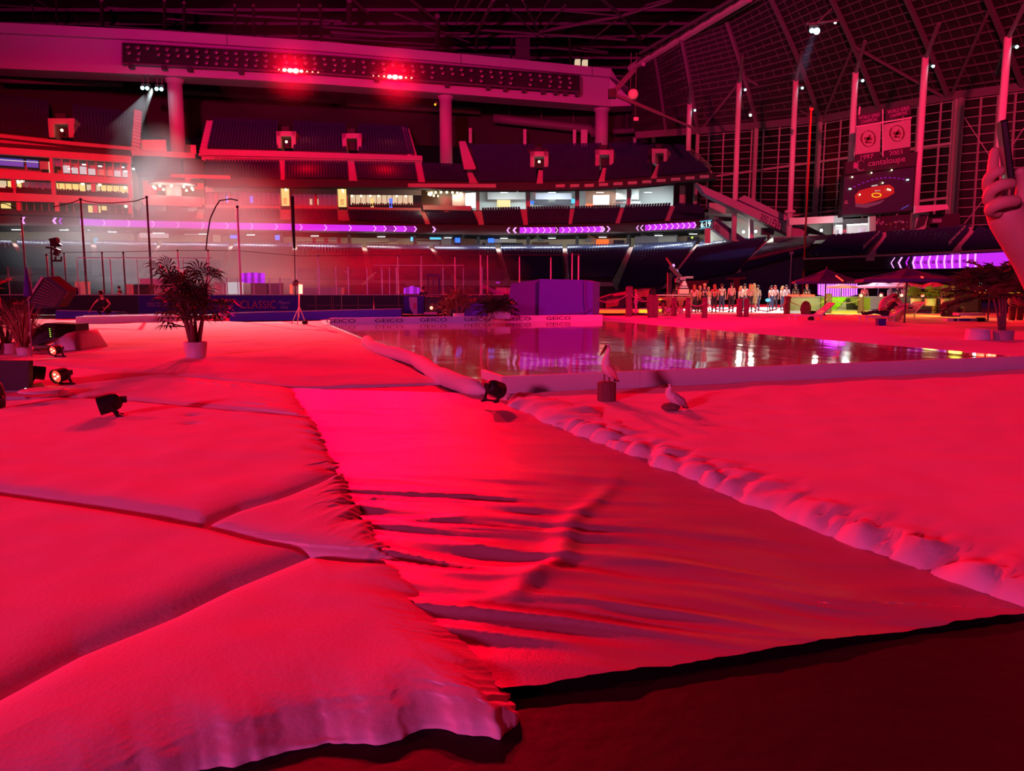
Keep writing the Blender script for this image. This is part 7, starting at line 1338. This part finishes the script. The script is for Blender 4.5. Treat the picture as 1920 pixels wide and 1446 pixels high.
edge(1535, 1632, 587, 'led_yellow', 'long amber glowing foot of the lime counter', 'lit_counter_foot', 46.6); lamp('AREA', 'lime_light', S(1580, 556, 45.6) + V((0, -1, .6)), (.7, 1, .2), 110, S(1585, 572, 47.2), size=5, sy=.3)
counter(1632, 1760, 558, 580, 48.5, 'bar_grey', 'dull purple-grey counter behind the seated person'); counter(1765, 1840, 560, 588, 46, 'stand_dark', 'dark red counter at right under the third umbrella')
# figures and bottles in the bar
random.seed(5)
for i, (x, lab, top) in enumerate(((1512, 'bartender bent under the left umbrella', 'shirt_black'), (1620, 'bar guest in a red-lit jacket left of the pink umbrella', 'shirt_red'), (1668, 'bar guest in a pale top under the pink umbrella', 'concrete'), (1681, 'bar guest with pale hair right of the pale top', 'cloth_dark'), (1693, 'bar guest in a pink shirt beside the umbrella pole', 'shirt_pink'), (1702, 'bar guest in tan left of the lime bush', 'cloth_tan'), (1770, 'bar guest in black between the bushes and the dark counter', 'shirt_black'))): person(pp(x, 51 + i % 3 * .7), random.uniform(-.5, .5), lab, top, 'cloth_dark', random.choice(['hair_dark', 'hair_blond', 'hair_red']), h=1.7)
for i, (x, y, lab) in enumerate(((1614.5, 554.5, 'red glowing table lamp on the right rope post'), (1652, 554, 'small red glowing table lamp left of the seated person'), (1690.5, 554, 'red glowing table lamp above the lounge chair'), (1730, 554, 'red glowing table lamp below the lime bush'))):
    t = thing('table_lamp', S(x, y, 45), lab, 'lamp'); mb = MB(); mb.ball(S(x, y, 45), .09, 10, 6); mb.build('globe', 'lamp_red_small', t, True); mb = MB(); mb.lathe(S(x, y + 4, 45), [(.05, 0), (.02, .1)], 8); mb.build('stem', 'black', t)
t = thing('lit_bar_front', S(1860, 540, 38), 'red lit bar with yellow-hot square lamps behind the right palm', 'bar'); mb = MB(); bq(mb, 1834, 534, 1912, 549, 38, .3); mb.build('panel', 'lamp_red_soft' if 0 else 'print_red', t)
for x, w_, m in ((1851, 5, 'lamp_warm'), (1859, 2, 'lamp_red_small'), (1865.5, 2.5, 'lamp_cyan'), (1876, 6, 'lamp_warm'), (1884, 2, 'lamp_red_small'), (1892, 1.4, 'lamp_red_small'), (1898, 1.6, 'lamp_red_small'), (1903, 3, 'lamp_red_small')): mb = MB(); bq(mb, x - w_ / 2, 542 - w_ / 2, x + w_ / 2, 542 + w_ / 2, 37.9, .08); mb.build('square_lamp', m, t)
mb = MB(); mb.bar(S(1834, 549, 37.9), S(1836, 534, 37.9), .05); mb.bar(S(1834, 549, 37.9), S(1912, 549, 37.9), .04); mb.build('frame', 'led_yellow', t); mb = MB(); mb.ball(S(1837, 533, 38), .08, 8, 5); mb.build('spot_lamp', 'lamp_cyan', t); lamp('POINT', 'bar_glow', S(1862, 542, 37), (1, .05, .02), 160, rad=.5)
t = thing('leaf_panel', S(1812, 535, 40), 'dark wall panel with a lime leaf-shaped patch', 'panel'); mb = MB(); bq(mb, 1790, 527, 1834, 584, 40.3, .3); mb.build('panel', 'stand_dark', t); mb = MB(); mb.prism([S(x, y, 40.1) for x, y in ((1801, 528), (1819, 528), (1818, 546), (1815, 546), (1812, 534), (1800, 538))], (0, .05, 0)); mb.build('leaf_patch', 'lime_dull', t); lamp('POINT', 'leaf_light', S(1800, 545, 38.5), (.8, 1, .1), 25, rad=.3); lamp('POINT', 'bush_light', S(1750, 556, 41.5), (.8, 1, .1), 60, rad=.4)
# loungers, reclining person, ring float
def lounger(loc, rz, lab, m='kerb_white'):
    t = thing('sun_lounger', loc, lab, 'sun lounger', rz=rz)
    for sy in (-.3, .3): mb = MB(); mb.bar(V((-1.0, sy, .32)), V((.3, sy, .32)), .05); mb.bar(V((.3, sy, .32)), V((.95, sy, .85)), .05); mb.build('side_rail', m, t, local=False)
    mb = MB(); [mb.box((-.95 + k * .14, 0, .34), (.1, .6, .02)) for k in range(10)]; mb.build('seat_slats', m, t, local=False); mb = MB(); [mb.box((.36 + k * .1, 0, .37 + k * .082), (.09, .6, .02), ry=-.68) for k in range(7)]; mb.build('back_slats', m, t, local=False)
    for x, y in ((-.9, -.3), (-.9, .3), (.35, -.3), (.35, .3)): mb = MB(); mb.bar(V((x, y, 0)), V((x, y, .32)), .05); mb.build('leg', m, t, local=False)
    return t
lounger(G(1655, 607), .05, 'white lounger carrying the reclining person'); lounger(G(1520, 604), .1, 'empty white lounger with raised back in front of the grey counter')
rec = dict(pel=(0, .0, .47), wst=(0, .12, .56), chs=(0, .26, .78), nk=(0, .34, .95), hd0=(0, .36, 1.03), hd1=(0, .36, 1.12), top=(0, .35, 1.21), shL=(-.18, .28, .88), elL=(-.24, .10, .68), wrL=(-.15, -.14, .62), haL=(-.12, -.22, .62), shR=(.18, .28, .88), elR=(.26, .42, .70), wrR=(.22, .62, .74), haR=(.2, .7, .76), hpL=(-.1, -.04, .45), knL=(-.12, -.50, .50), anL=(-.12, -.92, .42), toL=(-.13, -.97, .52), hpR=(.1, -.04, .45), knR=(.12, -.50, .50), anR=(.12, -.92, .42), toR=(.13, -.97, .52))
b = G(1655, 607); person(b + V((.1, 0, 0)), -pi / 2, 'person in a dark top and cap reclining on the white lounger', 'cloth_dark', 'cloth_dark', 'hair_dark', pose=rec, skinm='skin', h=1.75, hat='shirt_red')
c = G(1676, 606) + V((0, .3, .62)); t = thing('ring_float', c - V((0, 0, .6)), 'big pink inflatable ring leaning behind the reclining person', 'inflatable'); mb = MB(); mb.tube([c + V((.42 * cos(a), .12 * sin(a), .48 * sin(a))) for a in [k * pi / 12 for k in range(25)]], .15, 10, False); mb.build('ring', 'shirt_pink', t, True); mb = MB(); mb.ball(S(1675, 584, c.y - .3), .1, 10, 6); mb.build('valve_ball', 'led_yellow', t); lounger(G(1695, 600), .4, 'third white lounger leaning behind the ring float')
t = thing('cooler_box', G(1651, 614), 'small dark cooler box on the snow below the lounger', 'box'); mb = MB(); c = G(1651, 614); mb.box(c + V((0, 0, .18)), (.3, .25, .24)); mb.build('body', 'violet_dark', t); mb = MB(); mb.box(c + V((0, 0, .32)), (.32, .27, .05)); mb.build('lid', 'violet_dark', t)
person(V((G(1684, 600).x, G(1684, 600).y + .3, .25)), .6, 'child in a pink top sitting behind the inflatable ring', 'shirt_pink', 'shirt_pink', 'hair_red', pose=rec, h=1.35)
t = thing('beanbag', G(1510, 590), 'dark rounded beanbag in front of the grey counter', 'beanbag'); mb = MB(); mb.ball(G(1510, 592) + V((0, 0, .38)), .38, 12, 9, (.8, .8, 1.25)); mb.build('bag', 'piling', t, True); mb = MB(); mb.ball(G(1524, 592) + V((0, 0, .15)), .22, 10, 7, (1.2, 1, .6)); mb.build('foot_bag', 'black', t, True)
t = thing('dark_shoe_bag', G(1521, 603), 'small dark bag beside the empty lounger', 'bag'); mb = MB(); mb.ball(G(1521, 603) + V((0, 0, .14)), .14, 10, 7, (1.3, 1, .7)); mb.build('bag', 'black', t, True); mb = MB(); mb.tube([G(1521, 603) + V((-.08, 0, .2)), G(1521, 603) + V((0, 0, .3)), G(1521, 603) + V((.08, 0, .2))], .012, 5); mb.build('strap', 'black', t)
t = thing('armchair', G(1785, 596), 'dark armchair with round arms under the third umbrella', 'armchair'); Y = G(1785, 600).y; mb = MB(); mb.prism([S(x, y, Y) for x, y in ((1774, 594), (1799, 593), (1801, 575), (1797, 567), (1787, 564), (1778, 567), (1774, 575))], (0, .5, 0)); mb.build('backrest', 'cloth_dark', t); mb = MB(); mb.ball(S(1770, 588, Y - .2), .16, 12, 8); mb.build('arm', 'black', t, True); mb = MB(); mb.ball(S(1804, 582, Y - .1), .14, 12, 8, (1, 1, 1.4)); mb.build('arm', 'black', t, True); mb = MB(); mb.box(S(1786, 592, Y - .2), (.55, .4, .1)); mb.build('seat', 'cloth_dark', t)
t = thing('low_white_bench', G(1820, 603), 'low white bench with dark boxes under it right of the armchair', 'bench'); Y = G(1820, 606).y; mb = MB(); bq(mb, 1798, 587, 1848, 592, Y, .5); mb.build('bench_top', 'kerb_white', t); mb = MB(); bq(mb, 1776, 597, 1850, 604, Y, .4); mb.build('plinth', 'kerb_white', t)
for x0, x1, y0, y1, m in ((1790, 1795, 598, 602, 'black'), (1800, 1820, 598, 602, 'violet_dark'), (1835, 1847, 596, 605, 'black')): mb = MB(); bq(mb, x0, y0, x1, y1, Y - .08, .2); mb.build('drawer_box', m, t)
t = thing('dark_animal_prop', G(1905, 596), 'dark shaggy four-legged prop at the right edge behind the palm', 'prop'); Y = 36
skin('body', [(S(1893, 572, Y), .28), (S(1903, 562, Y), .36), (S(1915, 566, Y), .34), (S(1928, 560, Y), .2)], [(0, 1), (1, 2), (2, 3)], 'piling', t).location = -t.location
for x in (1896, 1901, 1911, 1916): mb = MB(); a = S(x, 575, Y); mb.tube([a, V((a.x, a.y, .02))], [.12, .08], 7); mb.build('leg', 'piling', t, True)
# ---------------------------------------------------------------- raised hand with phone (person standing just right of the frame)
Yh = 1.2; k = Yh / F
pt = thing('smartphone', S(1885, 290, Yh), 'dark smartphone held up edge-on in the raised hand', 'phone')
a0, a1 = S(1878, 228, Yh), S(1893, 352, Yh); mb = MB(); mb.tube([a0 + V((0, 0, .001)), a0.lerp(a1, .04), a0.lerp(a1, .96), a1], [.004, .006, .006, .004], 6)
ax = (a1 - a0).normalized(); side = V((.45, .9, 0)); side = (side - ax * side.dot(ax)).normalized(); nrm = ax.cross(side); w2, t2 = .030, .0045; mb = MB(); prof = []
for e, s_ in ((0, .86), (.03, 1), (.97, 1), (1, .86)):
    c = a0.lerp(a1, e); prof.append([c + side * (u * w2 * s_) + nrm * (v * t2) for u, v in ((-1, -.6), (-.94, -1), (.94, -1), (1, -.6), (1, .6), (.94, 1), (-.94, 1), (-1, .6), (-1, -.6))])
mb.grid(prof); mb.face(*prof[0][:-1]); mb.face(*prof[-1][:-1][::-1]); mb.build('case', 'phone', pt)
mb = MB(); c = a0.lerp(a1, .14); mb.lathe(c + nrm * .005 + side * .014, [(.006, 0), (.006, .002)], 12, nrm.to_track_quat('Z', 'Y').to_matrix()); mb.build('camera_lens', 'black_gloss', pt)
hp = thing('person', (1.42, 1.2, 0), 'raised hand and forearm of a person past the right edge, holding up a phone', 'person')
H = lambda x, y, dy=0: S(x, y, Yh + dy)
def rel(L): return [(p - hp.location, r) for p, r in L]
# palm, wrist, forearm and the rest of the body as one skinned figure
px = lambda r: r * k
nodes = rel([(V((1.42, 1.25, .96)), .13), (V((1.42, 1.25, 1.10)), .12), (V((1.42, 1.25, 1.30)), .14), (V((1.42, 1.25, 1.48)), .055), (V((1.42, 1.24, 1.56)), .075), (V((1.42, 1.24, 1.65)), .09), (V((1.42, 1.24, 1.73)), .05),
    (V((1.24, 1.25, 1.42)), .058), (V((1.06, 1.30, 1.36)), .05), (H(1990, 560, .03), .045), (H(1945, 490, .02), px(40)), (H(1905, 432, .01), px(36)), (H(1885, 400, .01), px(36)), (H(1874, 372, .012), px(26)),
    (V((1.60, 1.25, 1.42)), .058), (V((1.66, 1.27, 1.14)), .042), (V((1.66, 1.2, .90)), .03), (V((1.66, 1.18, .82)), .032),
    (V((1.33, 1.25, .93)), .09), (V((1.32, 1.23, .50)), .058), (V((1.31, 1.27, .09)), .04), (V((1.30, 1.12, .035)), .03), (V((1.51, 1.25, .93)), .09), (V((1.52, 1.23, .50)), .058), (V((1.53, 1.27, .09)), .04), (V((1.54, 1.12, .035)), .03)])
edg = [(0, 1), (1, 2), (2, 3), (3, 4), (4, 5), (5, 6), (2, 7), (7, 8), (8, 9), (9, 10), (10, 11), (11, 12), (12, 13), (2, 14), (14, 15), (15, 16), (16, 17), (0, 18), (18, 19), (19, 20), (20, 21), (0, 22), (22, 23), (23, 24), (24, 25)]
bd = skin('body', nodes, edg, 'skin', hp, 2)
def finger(L, name='finger'): return skin(name, [(p - hp.location, px(r)) for p, r in L], [(i, i + 1) for i in range(len(L) - 1)], 'skin', bd, 2)
finger([(H(1868, 384, .012), 14), (H(1862, 350, .025), 12), (H(1861, 318, .035), 10.5), (H(1864, 290, .04), 9.5), (H(1867, 275, .042), 8)])     # index, straight up behind the phone
finger([(H(1872, 378, .0), 13), (H(1853, 352, -.004), 12.5), (H(1852, 333, -.012), 12), (H(1868, 322, -.022), 11), (H(1886, 318, -.022), 9)])
finger([(H(1872, 388, -.004), 13), (H(1851, 372, -.010), 13), (H(1858, 356, -.020), 12), (H(1878, 346, -.028), 11.5), (H(1903, 344, -.024), 10)])
finger([(H(1876, 398, -.004), 14), (H(1853, 394, -.010), 13), (H(1866, 383, -.024), 13), (H(1888, 378, -.03), 12), (H(1912, 376, -.026), 11)])
finger([(H(1905, 405, .01), 18), (H(1918, 372, .012), 15), (H(1920, 345, .008), 13), (H(1916, 326, .004), 11), (H(1909, 316, .0), 8.5)], 'thumb')
for d in range(5):
    a = V((1.66, 1.18, .82)) + V(((d - 2) * .016, -.01, 0)) - hp.location; mb = MB(); mb.tube([a, a + V((0, 0, -.05)), a + V((0, -.015, -.08 + abs(d - 2) * .01))], [.009, .008, .006], 6); mb.build('finger', 'skin', bd, True, local=False)
skin('top_clothing', rel([(V((1.42, 1.25, 1.10)), .13), (V((1.42, 1.25, .98)), .14), (V((1.42, 1.25, 1.30)), .15), (V((1.42, 1.25, 1.42)), .08), (V((1.24, 1.25, 1.42)), .07), (V((1.14, 1.28, 1.39)), .065), (V((1.60, 1.25, 1.42)), .07), (V((1.65, 1.26, 1.22)), .06)]), [(0, 1), (0, 2), (2, 3), (2, 4), (4, 5), (2, 6), (6, 7)], 'shirt_black', hp)
skin('trousers', rel([(V((1.42, 1.25, .96)), .14), (V((1.33, 1.25, .92)), .1), (V((1.32, 1.23, .5)), .075), (V((1.31, 1.27, .14)), .06), (V((1.51, 1.25, .92)), .1), (V((1.52, 1.23, .5)), .075), (V((1.53, 1.27, .14)), .06)]), [(0, 1), (1, 2), (2, 3), (0, 4), (4, 5), (5, 6)], 'jeans', hp)
mb = MB(); mb.ball((1.42, 1.27, 1.69), .112, 12, 8); mb.build('hair', 'hair_dark', hp, True)
mb = MB(); [mb.ball((1.42 + sx * .034, 1.15, 1.66), .012, 6, 4) for sx in (-1, 1)]; mb.build('eyes', 'eye', bd); mb = MB(); mb.tube([(1.42, 1.15, 1.66), (1.42, 1.125, 1.62), (1.42, 1.15, 1.61)], [.008, .014, .01], 6); mb.build('nose', 'skin', bd)
# ---------------------------------------------------------------- haze and smoke (real volumes lit by lamps, the red smoke by an added one)
def vol(name, dens, aniso=.0, noise_=None, col=(1, 1, 1)):
    m = bpy.data.materials.new(name); m.use_nodes = True; nt = m.node_tree; nt.nodes.remove(nt.nodes['Principled BSDF']); out = nt.nodes['Material Output']
    v = nt.nodes.new('ShaderNodeVolumeScatter'); v.inputs['Color'].default_value = (*col, 1); v.inputs['Density'].default_value = dens; v.inputs['Anisotropy'].default_value = aniso; nt.links.new(v.outputs[0], out.inputs['Volume'])
    if noise_:
        tc = nt.nodes.new('ShaderNodeTexCoord'); n = nt.nodes.new('ShaderNodeTexNoise'); n.inputs['Scale'].default_value = noise_; n.inputs['Detail'].default_value = 3
        g = nt.nodes.new('ShaderNodeTexGradient'); g.gradient_type = 'SPHERICAL'; mr = nt.nodes.new('ShaderNodeMapRange'); mr.inputs[1].default_value = .36; mr.inputs[2].default_value = .72; mr.inputs[3].default_value = 0; mr.inputs[4].default_value = dens * 3
        mu_ = nt.nodes.new('ShaderNodeMath'); mu_.operation = 'MULTIPLY'; nt.links.new(tc.outputs['Object'], n.inputs['Vector']); nt.links.new(tc.outputs['Object'], g.inputs['Vector']); nt.links.new(n.outputs['Fac'], mr.inputs[0]); nt.links.new(mr.outputs[0], mu_.inputs[0]); nt.links.new(g.outputs['Fac'], mu_.inputs[1]); nt.links.new(mu_.outputs[0], v.inputs['Density'])
    M[name] = m
def haze(name, c, r, m, lab):
    mb = MB(); mb.ball((0, 0, 0), 1, 28, 18); o = mb.build(name, m, smooth=True); o.location = c; o.scale = r; return tag(o, lab, 'haze', kind='stuff')
vol('red_haze', 2.0e-3); vol('smoke', .05, 0, 1.3); vol('red_smoke', .03, 0, 1.2); vol('beam_haze', .004)
haze('red_haze', K1 + V((0, -8, .5)), (13, 9.5, 11), 'red_haze', 'red glowing haze around the left light cluster'); haze('red_haze', K2 + V((0, -8, .5)), (13, 9.5, 11), 'red_haze', 'red glowing haze around the right light cluster')
lamp('POINT', 'cluster_glow', K1 + V((0, -3.2, 0)), (1, 0, .01), 3600, rad=.8); lamp('POINT', 'cluster_glow', K2 + V((0, -3.2, 0)), (1, 0, .01), 3600, rad=.8)
# white smoke drifting in front of the left stands
haze('smoke_cloud', S(330, 440, 84), (20, 11, 8.5), 'smoke', 'white smoke drifting in front of the left seats and ribbon board')
haze('smoke_cloud', S(110, 470, 80), (13, 9, 5), 'smoke', 'thinner smoke patch left of the tall net pole'); haze('smoke_cloud', S(290, 330, 100), (6, 6, 7), 'smoke', 'rising smoke below the four cyan moving lights')
src = bz(285, 168, 2.5)
lamp('SPOT', 'moving_light_beam', src, (.85, .95, 1), 7e5, S(330, 455, 84), 17, .6, .4); lamp('SPOT', 'moving_light_beam', src + V((-2, 0, 0)), (.8, .9, 1), 2.2e5, S(180, 440, 84), 12, .5, .4)
def beamcone(a, b, r0, r1, lab): mb = MB(); mb.tube([a, b], [r0, r1], 24); o = mb.build('light_beam_haze', 'beam_haze', smooth=True); return tag(o, lab, 'haze', kind='stuff')
p = S(1527, 60, 109.3); q = S(1497, 150, 112); beamcone(p, q, .3, 2.2, 'blue-white hazy beam falling from the pair of cyan lights under the fixed roof'); lamp('SPOT', 'moving_light_beam', p, (.35, .5, 1), 1.2e4, q, 22, .4, .2)
beamcone(src, S(225, 262, 128), .3, 2.6, 'pale blue hazy beam falling left from the four moving lights'); lamp('SPOT', 'moving_light_beam', src + V((-1, -.3, -.3)), (.45, .65, 1), 1.2e4, S(225, 262, 128), 12, .4, .2)
haze('red_smoke', S(650, 512, 78), (19, 10, 4.2), 'red_smoke', 'red hazy smoke hanging over the hockey ice'); lamp('SPOT', 'red_smoke_fill', (2, 62, 26), RED, 2e4, S(670, 515, 80), 30, .8, 1)  # red spot added only to light the smoke
finish_texts()
